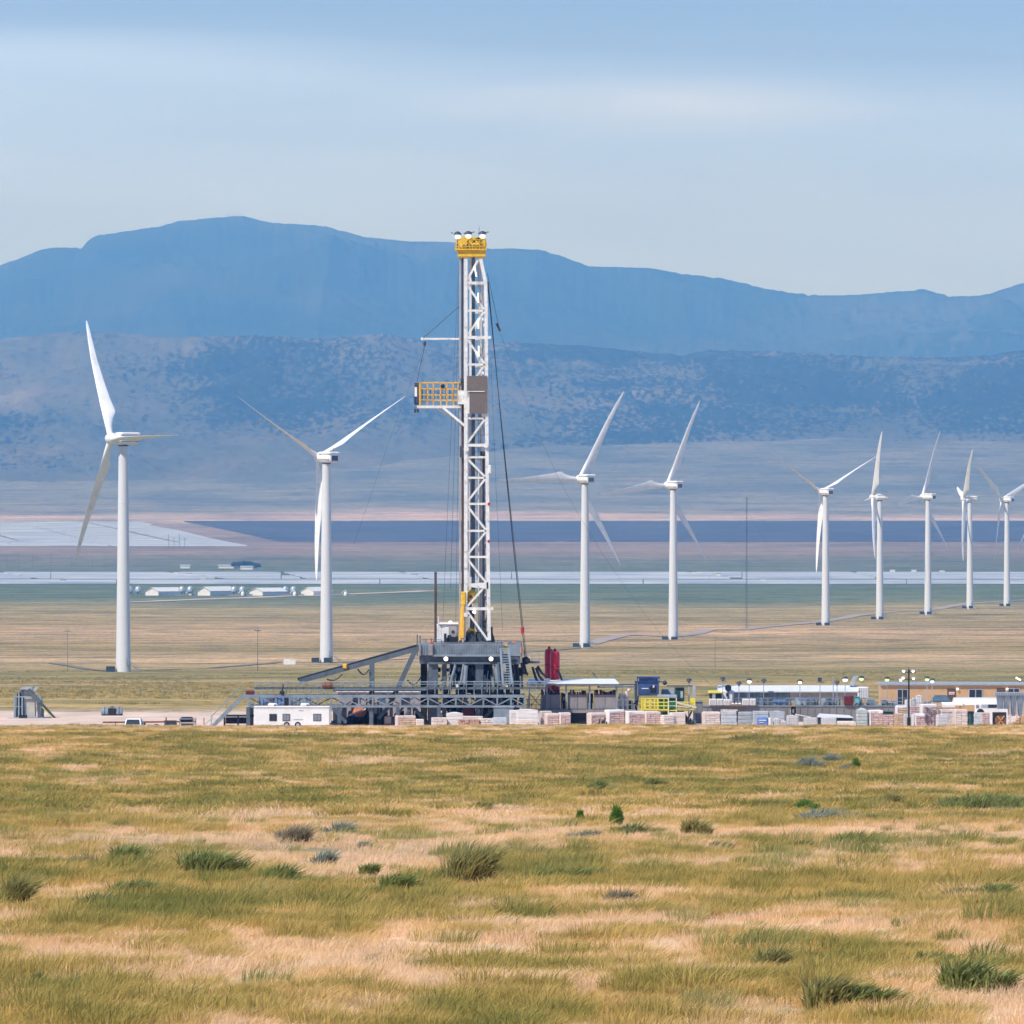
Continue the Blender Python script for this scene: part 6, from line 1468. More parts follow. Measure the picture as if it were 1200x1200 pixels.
for (px, py, d_, lab) in ((807.5, 799, 1008, 'unlit dark lamp on a pole right of the thin gantry'), (847, 797.5, 1020, 'unlit dark lamp left of the white shelter roof'), (866, 802.5, 1019, 'small dim lamp tilted over the left part of the shelter roof'), (895, 799.5, 1020, 'flat dark unlit lamp over the shelter roof between two lit ones'), (981, 801.5, 1019, 'small dark tilted lamp left of the brightest work light')):
    lamp_pole(px, py, d_, lab, lens_off, r=.22)
simple('signal_box', 'grey square box on a pole above the right half of the shelter roof', 'box on pole', [('box_body', steel_dark, XZ(958.5, 963, 794, 799, 1019, .4, c=.04)), ('pole', galv, MB().tube((X(961, 1019), 1019.2, 0), (X(961, 1019), 1019.2, Z(799, 1019)), .05))])
simple('aerial_pole', 'plain thin grey pole rising from the shelter right of the grey box', 'pole', [('pole_shaft', galv, MB().tube((X(976.5, 1019), 1019.2, 0), (X(976.5, 1019), 1019.2, Z(794, 1019)), .055)), ('cap', galv, MB().ball((X(976.5, 1019), 1019.2, Z(794, 1019)), .08))])
simple('roof_floodlight', 'tilted white floodlight above the far right of the tan building', 'floodlight', [('lamp_head', lamp_tube, MB().bar((X(1190.5, 1053), 1053, Z(794, 1053)), (X(1196, 1053), 1053, Z(797, 1053)), .2, .2)), ('stem', steel_dark, MB().bar((X(1195, 1053), 1053.2, Z(797, 1053)), (X(1195, 1053), 1053.2, Z(801, 1053)), .07))])
d = 988.
lp = thing('light_tower', (X(1065, d), d, 0), 'tall black pole carrying six white lamps in front of the pallets', 'light tower')
MB().tube((X(1065, d), d, 0), (X(1065, d), d, Z(785.5, d)), .13, .09, 10).box(X(1063, d), X(1067.2, d), d - .2, d + .2, 0, Z(841, d)).build('pole', black_metal, lp)
MB().bar((X(1057, d), d, Z(788, d)), (X(1073, d), d, Z(788, d)), .08).bar((X(1056, d), d, Z(796, d)), (X(1073, d), d, Z(796, d)), .08).box(X(1064, d), X(1066.4, d), d - .15, d + .15, Z(788, d), Z(785, d)).build('crossarm', black_metal, lp)
for (px, py) in ((1059, 786.5), (1070, 786.5), (1058.5, 794.5), (1070.5, 795), (1055.5, 797)):
    h = MB().cbox(X(px - 2.4, d), X(px + 2.4, d), d - .2, d + .2, Z(py + .2, d), Z(py - 1.6, d), .06).build('lamp_head', mat('lamp_housing', (.6, .6, .56), .4), lp)
    MB().ball((X(px, d), d - .15, Z(py + .6, d)), .17, .6).build('lamp', mat('lamp_dim', (.9, .9, .85), .4, emit=((1, .97, .85), 1.2)), h)
MB().tube((X(1065, d), d, Z(785.5, d)), (X(1065, d), d, Z(783, d)), .04).build('spike', black_metal, lp)

# ------------------------------------------------------------------ pallets of sacks, wrapped loads, liquid totes
def sack_pallet(px0, px1, ytop, d, kind, label, rot=18, cover=None, layers=None, base=0.):
    """kind: material of the sacks; cover: material of a plastic cap or None"""
    wpx = X(px1, d) - X(px0, d); a = R(rot)
    dp = min(1.25, wpx * .75)
    w = max(.5, (wpx - dp * abs(math.sin(a))) / math.cos(a))
    h = max(.5, Z(ytop, d) - base)
    g = gz(X((px0 + px1) / 2, d), d) if base == 0 else base
    t = thing('sack_pallet', (X((px0 + px1) / 2, d), d + dp / 2, g), label, 'pallet', 'loaded pallets in a row along the front of the pad', rz=a)
    h = Z(ytop, d) - g
    pl = MB()
    for k in range(5):
        x = -w / 2 + (w - .12) * k / 4
        pl.box(x, x + .12, -dp / 2, dp / 2, .1, .13)
    for y in (-dp / 2, -.05, dp / 2 - .1): pl.box(-w / 2, w / 2, y, y + .1, 0, .1)
    pl.build('pallet', wood, t, local=True)
    top = h - (.1 if cover else 0)
    n = layers or max(2, int((top - .13) / .21)); lh = (top - .13) / n
    nc = max(2, int(w / .5)); nd = 2
    sk_ = MB()
    for k in range(n):
        off = (k % 2) * .12
        for i in range(nc):
            for j_ in range(nd):
                x0 = -w / 2 + w * i / nc + random.uniform(-.03, .03); x1 = -w / 2 + w * (i + 1) / nc + random.uniform(-.03, .03)
                y0 = -dp / 2 + dp * j_ / nd + random.uniform(-.03, .03); y1 = -dp / 2 + dp * (j_ + 1) / nd + random.uniform(-.03, .03)
                z0 = .13 + k * lh
                sk_.cbox(x0 - .01, x1 + .01, y0 - .01, y1 + .01, z0, z0 + lh, min(.05, lh * .25), .014)
    ld = sk_.build('sack_load', kind, t, local=True)
    if cover:
        cv = MB().cbox(-w / 2 - .04, w / 2 + .04, -dp / 2 - .04, dp / 2 + .04, top - .28, h + .04, .1, .035)
        cv.cbox(-w / 2 - .05, -w / 2 + .16, -dp / 2 - .05, dp / 2 + .05, .16, h - .06, .05, .03)
        cv.build('plastic_cap', cover, t, local=True)
    return t
def wrapped_pallet(px0, px1, ytop, d, m, label, rot=12, peak=0.):
    wpx = X(px1, d) - X(px0, d); a = R(rot); dp = min(1.2, wpx * .8); w = max(.45, (wpx - dp * abs(math.sin(a))) / math.cos(a))
    g = gz(X((px0 + px1) / 2, d), d); h = Z(ytop, d) - g
    t = thing('wrapped_pallet', (X((px0 + px1) / 2, d), d + dp / 2, g), label, 'pallet', 'loaded pallets in a row along the front of the pad', rz=a)
    MB().box(-w / 2, w / 2, -dp / 2, dp / 2, 0, .12).build('pallet', wood, t, local=True)
    b = MB(); n = max(2, int(h / .45))
    for k in range(n):
        z0 = .12 + (h - .12 - peak) * k / n; z1 = .12 + (h - .12 - peak) * (k + 1) / n
        b.cbox(-w / 2 + random.uniform(0, .03), w / 2 - random.uniform(0, .03), -dp / 2, dp / 2, z0, z1 + .02, .06, .02)
    if peak: b.hexa([(-w / 2, -dp / 2, h - peak), (w / 2, -dp / 2, h - peak), (w / 2, dp / 2, h - peak), (-w / 2, dp / 2, h - peak)], [(-w * .12, -dp * .12, h), (w * .12, -dp * .12, h), (w * .12, dp * .12, h), (-w * .12, dp * .12, h)])
    b.build('wrapped_load', m, t, local=True)
    return t
def tote(px0, px1, ytop, d, label, rot=8, m=None):
    wpx = X(px1, d) - X(px0, d); a = R(rot); dp = wpx * .8; w = (wpx - dp * abs(math.sin(a))) / math.cos(a)
    g = gz(X((px0 + px1) / 2, d), d); h = Z(ytop, d) - g
    t = thing('liquid_tote', (X((px0 + px1) / 2, d), d + dp / 2, g), label, 'tote', 'white liquid totes along the pad', rz=a)
    MB().box(-w / 2, w / 2, -dp / 2, dp / 2, 0, .14).build('pallet', steel_grey, t, local=True)
    MB().cbox(-w / 2 + .04, w / 2 - .04, -dp / 2 + .04, dp / 2 - .04, .14, h, .08).lathe((0, 0, h), [(.12, 0), (.12, .07)], 10).build('tote_body', m or plastic_white, t, local=True)
    c = MB()
    nx = max(3, int(w / .22))
    for k in range(nx + 1):
        x = -w / 2 + w * k / nx; c.bar((x, -dp / 2, .14), (x, -dp / 2, h), .025)
    for k in range(5):
        z = .16 + (h - .18) * k / 4
        c.bar((-w / 2, -dp / 2, z), (w / 2, -dp / 2, z), .025); c.bar((-w / 2, -dp / 2, z), (-w / 2, dp / 2, z), .025); c.bar((w / 2, -dp / 2, z), (w / 2, dp / 2, z), .025)
    c.build('cage', galv, t, local=True)
    return t
D1, D2, D3 = 988., 991., 994.
sack_pallet(463, 487, 839, D1, bag_tan, 'low tan pallet with a white cap, leftmost of the pallet row', 14, plastic_dirty)
wrapped_pallet(486, 497, 843, D1, bag_white, 'small low whitish load right of the leftmost pallet')
sack_pallet(505, 524, 841, D1, bag_white, 'low pinkish-white pallet left of the first tall white cover', 10)
wrapped_pallet(522.5, 543, 834.5, D1 + 1, plastic_white, 'white plastic-covered pallet with a domed top below the left of the rig', 10, .15)
sack_pallet(537, 562, 843, D1 - .5, bag_brick, 'low brick-coloured sack pallet below the middle of the rig', 8)
wrapped_pallet(542, 566, 839.5, D2, bag_white, 'flat whitish sheeted load behind the brick-coloured pallet', 0)
sack_pallet(560, 578, 842, D1, bag_white, 'low off-white sack pallet right of the brick-coloured one', 15)
wrapped_pallet(576.5, 594, 841, D1, wrap_grey, 'low pale grey box load below the right of the rig', 5)
simple('steel_box', 'blue-grey open-topped steel box between the rig and the pallets', 'box', [('box_body', steel_light, XZ(578.5, 602, 829, 848, 992, 2, c=.04)), ('lid', galv, MB().hexa([(X(577, 992), 991.9, Z(829, 992)), (X(603, 992), 991.9, Z(829, 992)), (X(606, 992), 994.4, Z(828, 992)), (X(580, 992), 994.4, Z(828, 992))], [(X(577, 992), 991.9, Z(828.2, 992)), (X(603, 992), 991.9, Z(828.2, 992)), (X(606, 992), 994.4, Z(826.8, 992)), (X(580, 992), 994.4, Z(826.8, 992))]))])
wrapped_pallet(596.5, 609, 832.5, D2, plastic_white, 'narrow white covered pallet left of the big white pair', 8)
wrapped_pallet(604, 631, 831, D1 + 1, plastic_white, 'widest white plastic-covered pallet below the left end of the canopy', 8, .12)
wrapped_pallet(606, 625, 843, D1 - .6, bag_white, 'low white sacks in front of the widest white covered pallet', 3)
wrapped_pallet(631.5, 647, 833.5, D2, plastic_dirty, 'dirty white covered pallet left of the pink stack by the dark void', 10)
sack_pallet(638, 655, 836.5, D1, bag_pink, 'left pink sack pallet of the pair before the dark void under the deck', 12, plastic_dirty)
sack_pallet(654, 669, 835.5, D1, bag_pink, 'right pink sack pallet of the pair before the dark void under the deck', 12, plastic_dirty)
sack_pallet(688, 709, 835.5, D1, bag_pink, 'lone pink sack pallet right of the dark void under the deck', 20, plastic_dirty)
sack_pallet(708.5, 732, 832, D1, bag_pink, 'pink pallet with a tall white cap, tallest of its cluster below the deck end', 24, plastic_white)
sack_pallet(732, 755.5, 833.5, D1, bag_pink, 'pink pallet with a white left side below the blue machine', 20, plastic_white)
sack_pallet(754.5, 774, 834, D1, bag_pink, 'pink capped pallet below the yellow platform', 12, plastic_dirty)
sack_pallet(773.5, 790, 838, D1 - .6, bag_white, 'low white sack pallet below the green machine', 20)
wrapped_pallet(784, 803.5, 835, D1, bag_white, 'bulging white sack load left of the pale plank', 12)
sack_pallet(823, 844, 834.5, D1, bag_white, 'mottled pinkish-white sack pallet at the left end of the mud tanks', 12, plastic_dirty)
wrapped_pallet(844, 863.5, 833.5, D1, wrap_grey, 'grey wrapped pallet topped with a tan sack', 6)
g_ = gz(X(854, 988), 988)
simple('loose_sacks', 'tan sacks lying on top of a grey wrapped pallet', 'sacks', [('sack_pile', bag_tan, MB().cbox(X(844.5, 988), X(854, 988), 988.1, 989, Z(833.6, 988), Z(831.6, 988), .08, .02).cbox(X(853, 988), X(865, 988), 988.1, 989, Z(833.6, 988), Z(831.8, 988), .08, .02)), ('label_patch', white_paint, MB().box(X(848, 988), X(850, 988), 988.06, 988.1, Z(833, 988), Z(832.3, 988)))])
wrapped_pallet(864, 882, 834.5, D1, bag_grey, 'darker grey wrapped pallet left of the blue tarpaulin', 6)
wrapped_pallet(882, 901, 833.5, D2, wrap_grey, 'light grey wrapped pallet behind the blue tarpaulin', 6)
wrapped_pallet(900.5, 920, 833, D2, wrap_grey, 'light grey wrapped pallet right of the blue tarpaulin', 8, .1)
simple('tarpaulin_load', 'blue and white tarpaulin-covered load in front of grey wrapped pallets', 'covered load', [('cover', blue_tarp, XZ(887, 900, 840.5, 851, 986.5, 1, c=.1)), ('white_side', plastic_white, XZ(900, 904, 841, 851, 986.6, .9, c=.1)), ('print_patch', sign_white, MB().box(X(889, 986.4), X(898, 986.4), 986.44, 986.48, Z(844.6, 986.4), Z(843.6, 986.4)).box(X(889.5, 986.4), X(895, 986.4), 986.44, 986.48, Z(847, 986.4), Z(846.3, 986.4)))])
tote(905.5, 914, 842, D1 - 1, 'left low white tote right of the blue tarpaulin', 4)
tote(914, 922.5, 845, D1 - 1, 'shortest white tote in the low white run', 4)
tote(921.5, 936, 838.5, D1, 'taller white tote in the low white run', 5)
tote(941.5, 958, 841, D1, 'white tote beside the flat white lid', 4)
simple('skip_box', 'dark steel skip with a flat white lid among the low white totes', 'skip', [('skip_body', steel_dark, XZ(958.5, 999, 841, 852, 990, 1.6)), ('lid', white_paint, MB().hexa([(X(957, 990), 989.8, Z(840.5, 990)), (X(1000, 990), 989.8, Z(841.5, 990)), (X(996, 990), 992.2, Z(840, 990)), (X(961, 990), 992.2, Z(838, 990))], [(X(957, 990), 989.8, Z(839.8, 990)), (X(1000, 990), 989.8, Z(840.6, 990)), (X(996, 990), 992.2, Z(838.6, 990)), (X(961, 990), 992.2, Z(836.6, 990))]))])
tote(962, 980.5, 841, D1, 'widest white tote in front of the skip with the white lid', 3)
wrapped_pallet(981, 1002, 845.5, D1 - 1, bag_white, 'lowest white load left of the peaked grey-green pallet', 3)
simple('sloping_sheet', 'thin white sheet sloping between two low white totes', 'sheet', [('sheet', plastic_white, MB().hexa([(X(932, 991), 991, Z(837.5, 991)), (X(950, 991), 991, Z(841, 991)), (X(950, 991), 993, Z(841, 991)), (X(932, 991), 993, Z(837.5, 991))], [(X(932, 991), 991, Z(836.8, 991)), (X(950, 991), 991, Z(840.3, 991)), (X(950, 991), 993, Z(840.3, 991)), (X(932, 991), 993, Z(836.8, 991))])), ('prop', wood, MB().box(X(934, 991), X(935, 991), 991.2, 991.4, 0, Z(837.3, 991)).box(X(948, 991), X(949, 991), 991.2, 991.4, 0, Z(840.6, 991)))])
wrapped_pallet(1003, 1017, 829.5, D1 - .5, mat('wrap_green', (.44, .48, .46), .4, var=.15, scale=2.5, bump=.4), 'tall grey-green wrapped pallet with a peaked top', 6, .3)
sack_pallet(1017, 1035, 832.5, D1, bag_pink, 'pink and white pallet right of the peaked one', 10, plastic_white)
sack_pallet(1034, 1047.5, 837.5, D1, bag_pink, 'pinkish pallet carrying a flat dark green box', 10)
simple('dark_crate', 'flat dark green box on top of a pinkish pallet', 'crate', [('crate_body', dark_green, XZ(1035.5, 1046.5, 834.7, 837.3, 988.1, .9, c=.04)), ('crate_lid', black_metal, XZ(1035, 1047, 834, 834.7, 988.05, 1))])
sack_pallet(1046.5, 1058.5, 836, D1, bag_tan, 'tan sack pallet left of the black light tower', 12)
sack_pallet(1049.5, 1063, 827.5, D3, bag_tan, 'upper tan pallet with a white cap behind the black light tower', 10, plastic_white)
tote(1058.5, 1072, 837, D2, 'white tote directly behind the foot of the black light tower', 3)
sack_pallet(1070, 1084, 836.5, D1 + .5, bag_pink, 'low pink pallet right of the black light tower', 14, plastic_white)
sack_pallet(1065, 1080, 827.5, D3, bag_pink, 'pink pallet behind the low one right of the light tower', 8)
sack_pallet(1078.5, 1098, 825.5, D2, bag_pink, 'tallest pink pallet in the right-hand group', 10, plastic_white)
sack_pallet(1091, 1104, 823.5, D3 + 1, bag_tan, 'brownish pallet peeping up behind the tallest pink pallet', 5)
tote(1096.5, 1112, 837.5, D1 - 1, 'clean white caged tote in front of the right-hand pallets', 8)
sack_pallet(1101, 1119, 831.5, D2, bag_white, 'cream pallet behind the clean white caged tote', 8, plastic_dirty)
sack_pallet(1117.5, 1134, 831.5, D1, bag_white, 'pinkish-white pallet carrying orange planks', 10, plastic_dirty)
simple('plank_bundle', 'short orange planks on a pinkish-white pallet', 'planks', [('planks', lumber, (lambda m: [m.box(X(1119.5 + random.uniform(-.5, .5), 988), X(1131 + random.uniform(-.5, .5), 988), 988.3 + .2 * j_, 988.45 + .2 * j_, Z(831.2 - k * 1.1, 988), Z(830.3 - k * 1.1, 988)) for k in range(4) for j_ in range(3)] and m)(MB())), ('strap', black_metal, MB().box(X(1125, 988), X(1125.5, 988), 988.26, 988.29, Z(831, 988), Z(827, 988)))])
for (px0, px1, yt, lab) in ((1060, 1074, 820, 'lower white block stack right of the light tower'), (1072.5, 1082, 815, 'tall narrow white caged stack behind the pallets right of the light tower'), (1068, 1073, 818.5, 'thin white drum between two white stacks')):
    tote(px0, px1, yt, 1001, lab, 4)
simple('chem_drum', 'dark teal barrel between the plank-topped pallet and the grey-pink one', 'barrel', [('tank_shell', dark_green, MB().lathe((X(1137.5, 988), 988.5, 0), [(.34, 0), (.35, .5), (.37, .52), (.35, .56), (.35, 1.1), (.37, 1.12), (.35, 1.16), (.34, 1.72)], 16)), ('drum_lid', black_metal, MB().lathe((X(1137.5, 988), 988.5, 1.72), [(.4, 0), (.42, .12), (.3, .2)], 16))])
wrapped_pallet(1140.5, 1152, 835, D1, wrap_grey, 'grey half of the grey-pink pallet pair', 5)
sack_pallet(1149, 1159, 835, D1, bag_pink, 'pink half of the grey-pink pallet pair', 12)
simple('cable_reel_crate', 'white crate holding a rusty brown cable reel near the right edge', 'crate', [('crate_frame', white_paint, XZ(1158, 1181, 831, 834.5, 988.2, 1.4).box(X(1158, 988.2), X(1163, 988.2), 988.2, 989.4, 0, Z(834.5, 988.2)).box(X(1179.5, 988.2), X(1181, 988.2), 988.2, 988.4, 0, Z(834.5, 988.2))), ('back_panel', beige_metal, XZ(1163, 1179.5, 834.5, 850, 989.4, .1))])
simple('cable_reel', 'rusty brown cable reel inside the white crate', 'cable reel', [('reel_flange', rust_brown, MB().lathe((X(1173, 988.4), 988.5, .83), [(.72, 0), (.72, .08)], 20, axis='y').lathe((X(1173, 988.4), 989.1, .83), [(.72, 0), (.72, .08)], 20, axis='y')), ('cable_cylinder', steel_dark, MB().lathe((X(1173, 988.4), 988.58, .83), [(.5, 0), (.5, .5)], 20, axis='y')), ('spoke', lumber, MB().bar((X(1169, 988.4), 988.45, .3), (X(1177, 988.4), 988.45, 1.4), .12).bar((X(1177, 988.4), 988.45, .3), (X(1169, 988.4), 988.45, 1.4), .12))])

# small clutter standing between the big units
random.seed(41)
clut = [
    (612, 626, 1000, 'pair of white pipe ends standing by the left leg of the pump deck'), (700, 716, 986.5, 'coil of dark hose on the ground in front of the lone pink pallet'),
    (803, 812, 1000, 'tangle of dark fittings under the right end of the yellow platform'), (1138, 1146, 1000, 'grey pipe bends behind the dark teal barrel')]
for k, (a, b_, yy_, lab) in enumerate(clut):
    m1 = MB(); m2 = MB()
    for q in range(7):
        px = random.uniform(a, b_)
        m1.tube((X(px, yy_), yy_ + random.uniform(0, .8), 0), (X(px + random.uniform(-2, 2), yy_), yy_ + random.uniform(0, .8), random.uniform(.5, 1.3)), .09)
    for q in range(3):
        px = random.uniform(a, b_); m2.cbox(X(px, yy_), X(px, yy_) + .5, yy_ + .3, yy_ + .8, 0, random.uniform(.25, .6), .05)
    simple('pipe_fittings', lab, 'fittings', [('pipe_end', white_paint if k == 0 else (hose_black if k < 3 else steel_light), m1), ('fitting_box', steel_grey, m2)])

# ------------------------------------------------------------------ vegetation
def veg_material(name, c0, c1, c2, trans=.35):
    """leaf blades: colour picked by the clump's own tint, with a little random variation between clumps"""
    m = bpy.data.materials.new(name); m.use_nodes = True
    t = m.node_tree; t.nodes.clear(); Lk = t.links.new
    at = N(t, 'ShaderNodeAttribute', attribute_type='INSTANCER', attribute_name='tint')
    oi = N(t, 'ShaderNodeObjectInfo')
    rr = N(t, 'ShaderNodeMath', operation='MULTIPLY_ADD', inp={1: .62, 2: -.31}); Lk(oi.outputs['Random'], rr.inputs[0])
    ad = N(t, 'ShaderNodeMath', operation='ADD', use_clamp=True); Lk(at.outputs['Fac'], ad.inputs[0]); Lk(rr.outputs[0], ad.inputs[1])
    rp = ramp(t, [(0.0, c0), (.5, c1), (1.0, c2)]); Lk(ad.outputs[0], rp.inputs[0])
    df = N(t, 'ShaderNodeBsdfDiffuse'); tr = N(t, 'ShaderNodeBsdfTranslucent'); mx = N(t, 'ShaderNodeMixShader', inp={0: trans})
    Lk(rp.outputs[0], df.inputs[0]); Lk(rp.outputs[0], tr.inputs[0]); Lk(df.outputs[0], mx.inputs[1]); Lk(tr.outputs[0], mx.inputs[2])
    o = N(t, 'ShaderNodeOutputMaterial'); Lk(mx.outputs[0], o.inputs[0])
    return m
dry_m = veg_material('dry_grass_blades', (.90, .63, .39), (.82, .54, .23), (.64, .42, .11))
grn_m = veg_material('green_grass_blades', (.62, .44, .14), (.40, .32, .085), (.235, .235, .065))
proto_c = bpy.data.collections.new('grass_clumps')

def tuft(name, n, h, spread, wid, lean, m, droop=.25, up=.0, seed=0, coll=None):
    r = random.Random(seed)
    mb = MB()
    for k in range(n):
        a = r.uniform(0, 2 * math.pi); q = spread * math.sqrt(r.random())
        x, y = q * math.cos(a), q * math.sin(a)
        hh = h * r.uniform(.55, 1.1)
        dx = lean * hh + r.gauss(0, .22) * hh + x * .5; dy = r.gauss(0, .22) * hh + y * .5
        b = r.uniform(0, math.pi); wx, wy = wid * math.cos(b) / 2, wid * math.sin(b) / 2
        p0 = (x, y, -.05); p1 = (x + dx * .4, y + dy * .4, hh * .6); p2 = (x + dx, y + dy, hh * (1 - droop * r.random()))
        mb.add([(p0[0] - wx, p0[1] - wy, p0[2]), (p0[0] + wx, p0[1] + wy, p0[2]), (p1[0] + wx * .8, p1[1] + wy * .8, p1[2]), (p1[0] - wx * .8, p1[1] - wy * .8, p1[2]), p2], [(0, 1, 2, 3), (3, 2, 4)])
    me = bpy.data.meshes.new(name); me.from_pydata(mb.v, [], mb.f); me.materials.append(m)
    o = bpy.data.objects.new(name, me)
    coll.objects.link(o)
    return o
def scatter(name, pts, tint, scale, coll, label, cat):
    """one stuff object: its points carry instances of the clump meshes"""
    me = bpy.data.meshes.new(name)
    me.vertices.add(len(pts)); me.vertices.foreach_set('co', np.asarray(pts, np.float32).ravel())
    for nm, arr in (('tint', tint), ('sz', scale), ('rz', rng.uniform(-.6, .6, len(pts)))):
        at = me.attributes.new(nm, 'FLOAT', 'POINT'); at.data.foreach_set('value', np.asarray(arr, np.float32))
    ix = me.attributes.new('ix', 'INT', 'POINT'); ix.data.foreach_set('value', rng.integers(0, len(coll.objects), len(pts)).astype(np.int32))
    o = bpy.data.objects.new(name, me); C.objects.link(o)
    ng = bpy.data.node_groups.new(name + '_spread', 'GeometryNodeTree')
    ng.interface.new_socket('Geometry', in_out='INPUT', socket_type='NodeSocketGeometry')
    ng.interface.new_socket('Geometry', in_out='OUTPUT', socket_type='NodeSocketGeometry')
    gi = ng.nodes.new('NodeGroupInput'); go = ng.nodes.new('NodeGroupOutput')
    m2p = ng.nodes.new('GeometryNodeMeshToPoints'); iop = ng.nodes.new('GeometryNodeInstanceOnPoints')
    ci = ng.nodes.new('GeometryNodeCollectionInfo'); ci.inputs['Collection'].default_value = coll
    ci.inputs['Separate Children'].default_value = True; ci.inputs['Reset Children'].default_value = True
    iop.inputs['Pick Instance'].default_value = True
    def attr(nm, ty):
        n = ng.nodes.new('GeometryNodeInputNamedAttribute'); n.data_type = ty; n.inputs[0].default_value = nm; return n
    a_s = attr('sz', 'FLOAT'); a_r = attr('rz', 'FLOAT'); a_i = attr('ix', 'INT')
    cx = ng.nodes.new('ShaderNodeCombineXYZ')
    ng.links.new(a_r.outputs[0], cx.inputs[2])
    ng.links.new(gi.outputs[0], m2p.inputs[0]); ng.links.new(m2p.outputs[0], iop.inputs['Points'])
    ng.links.new(ci.outputs[0], iop.inputs['Instance']); ng.links.new(a_i.outputs[0], iop.inputs['Instance Index'])
    ng.links.new(cx.outputs[0], iop.inputs['Rotation']); ng.links.new(a_s.outputs[0], iop.inputs['Scale'])
    ng.links.new(iop.outputs[0], go.inputs[0])
    md_ = o.modifiers.new('spread', 'NODES'); md_.node_group = ng
    tag(o, label, cat, kind='stuff')
    return o
cd = bpy.data.collections.new('dry_clumps'); cg_ = bpy.data.collections.new('green_clumps')
for k in range(5): tuft('dry_clump', 100, .26, .42, .010, .28, dry_m, seed=20 + k, coll=cd)
for k in range(5): tuft('green_clump', 120, .33, .34, .011, .22, grn_m, seed=40 + k, coll=cg_)
cdf = bpy.data.collections.new('dry_clumps_far'); cgf = bpy.data.collections.new('green_clumps_far')
for k in range(4): tuft('dry_clump_far', 60, .32, .75, .03, .2, dry_m, seed=60 + k, coll=cdf)
for k in range(4): tuft('green_clump_far', 70, .40, .7, .034, .2, grn_m, seed=70 + k, coll=cgf)

# where the field is green: belts by distance, patches, and the drifts seen in the photograph
BEL_D = [100, 112, 122, 133, 146, 158, 170, 184, 200, 222, 250, 285, 315, 345, 380, 430, 500, 600, 700, 800, 870, 905, 960]
BEL_G = [.16, .16, .17, .22, .32, .42, .47, .40, .28, .22, .22, .34, .46, .55, .60, .62, .58, .54, .50, .44, .28, .16, .10]
def photo_xy(x, d, z=None):
    z = ground_z(x, d) if z is None else z
    return 600 + x * 1e4 / d, 600 + (CAMZ - z) * 1e4 / d
DR = [ # px, py, rx, ry, amount: green (+) and bare/straw (-) drifts
    (300, 985, 280, 12, -.5), (480, 1020, 110, 22, -.5), (100, 1060, 50, 10, -.5), (230, 1085, 300, 12, .3), (850, 1075, 120, 9, .2), (700, 880, 500, 10, .15),
    (1060, 1150, 170, 26, .5), (300, 1105, 260, 22, .25), (60, 1075, 160, 20, .4), (900, 1045, 330, 18, .35), (150, 1165, 170, 20, .1), (700, 1170, 130, 20, .25),
    (230, 1015, 60, 12, .5), (560, 1020, 60, 16, .5), (440, 1040, 120, 12, .45), (700, 1022, 90, 14, .45), (30, 1030, 60, 16, .4), (1120, 1045, 110, 14, .5),
    (470, 1000, 140, 16, -.6), (200, 975, 120, 10, -.5), (620, 960, 200, 10, -.4), (820, 1110, 140, 16, -.4), (1100, 1090, 160, 12, -.5), (1160, 1125, 60, 12, -.4), (950, 1165, 70, 10, -.3), (60, 1050, 60, 9, -.35), (500, 1120, 230, 20, -.25), (250, 1150, 160, 16, -.3), (860, 980, 200, 8, -.4), (1120, 980, 60, 8, -.4), (40, 880, 60, 6, -.5), (430, 892, 60, 4, -.4)]
def greenness(x, d, px, py):
    g = np.interp(d, BEL_D, BEL_G)
    g = g + (fbm(x / 3.2, d / 12, 101, 4) - .5) * 1.5 + (fbm(x / .9, d / 3.2, 111, 3) - .5) * 1.7 + (fbm(x / 11, d / 22, 121, 3) - .5) * 1.0
    for (a, b_, rx, ry, v) in DR:
        g = g + (v * .75 if v > 0 else v) * np.exp(-((px - a) / rx) ** 2 - ((py - b_) / ry) ** 2)
    return g
def field(d0, d1, dens):
    """random points over the strip the camera overlooks, widened so that it also holds from a step aside"""
    area = 0.5 * (d1 - d0) * 2 * ((17 + d0 * .070) + (17 + d1 * .070))
    n = int(area * dens)
    d = np.sqrt(rng.uniform(d0 ** 2, d1 ** 2, n)); x = rng.uniform(-1, 1, n) * (17 + d * .070)
    return x, d
for (d0, d1, dens, far, sc) in ((88, 175, 11.0, False, 1.0), (175, 300, 6.5, False, 1.15), (300, 520, 2.6, True, .9), (520, 955, 1.1, True, 1.15)):
    x, d = field(d0, d1, dens)
    z = ground_z(x, d); px, py = photo_xy(x, d, z)
    g = greenness(x, d, px, py)
    tn = fbm(x / 3, d / 9, 131, 3)
    isg = g > .5 + rng.normal(0, .26, len(x))
    # bare earth shows through in the palest places
    keep = rng.random(len(x)) < np.clip(.42 + g * 1.3, .16, 1)
    keep &= ~((d > 890) & (rng.random(len(x)) < sstep(890, 950, d) * .7))
    p = np.column_stack([x, d, z])
    hs = np.where(d > 800, .75, 1.0)
    big_ = np.where(rng.random(len(x)) < .10, 1.45, 1.0)
    a = isg & keep
    scatter('green_grass', p[a], np.clip((g[a] - .5) * 1.1 + (tn[a] - .5) * .7 + .12, 0, 1), big_[a] * hs[a] * sc * (.45 + .5 * rng.random(a.sum()) + .4 * np.clip(g[a] - .6, 0, .5)), cgf if far else cg_, 'olive green grass tussocks covering the foreground field', 'grass')
    a = ~isg & keep
    scatter('dry_grass', p[a], np.clip(g[a] * 1.3 + (tn[a] - .5) * .9, 0, 1), big_[a] * hs[a] * sc * (.38 + .5 * rng.random(a.sum())), cdf if far else cd, 'straw-coloured dry grass covering the foreground field', 'grass')
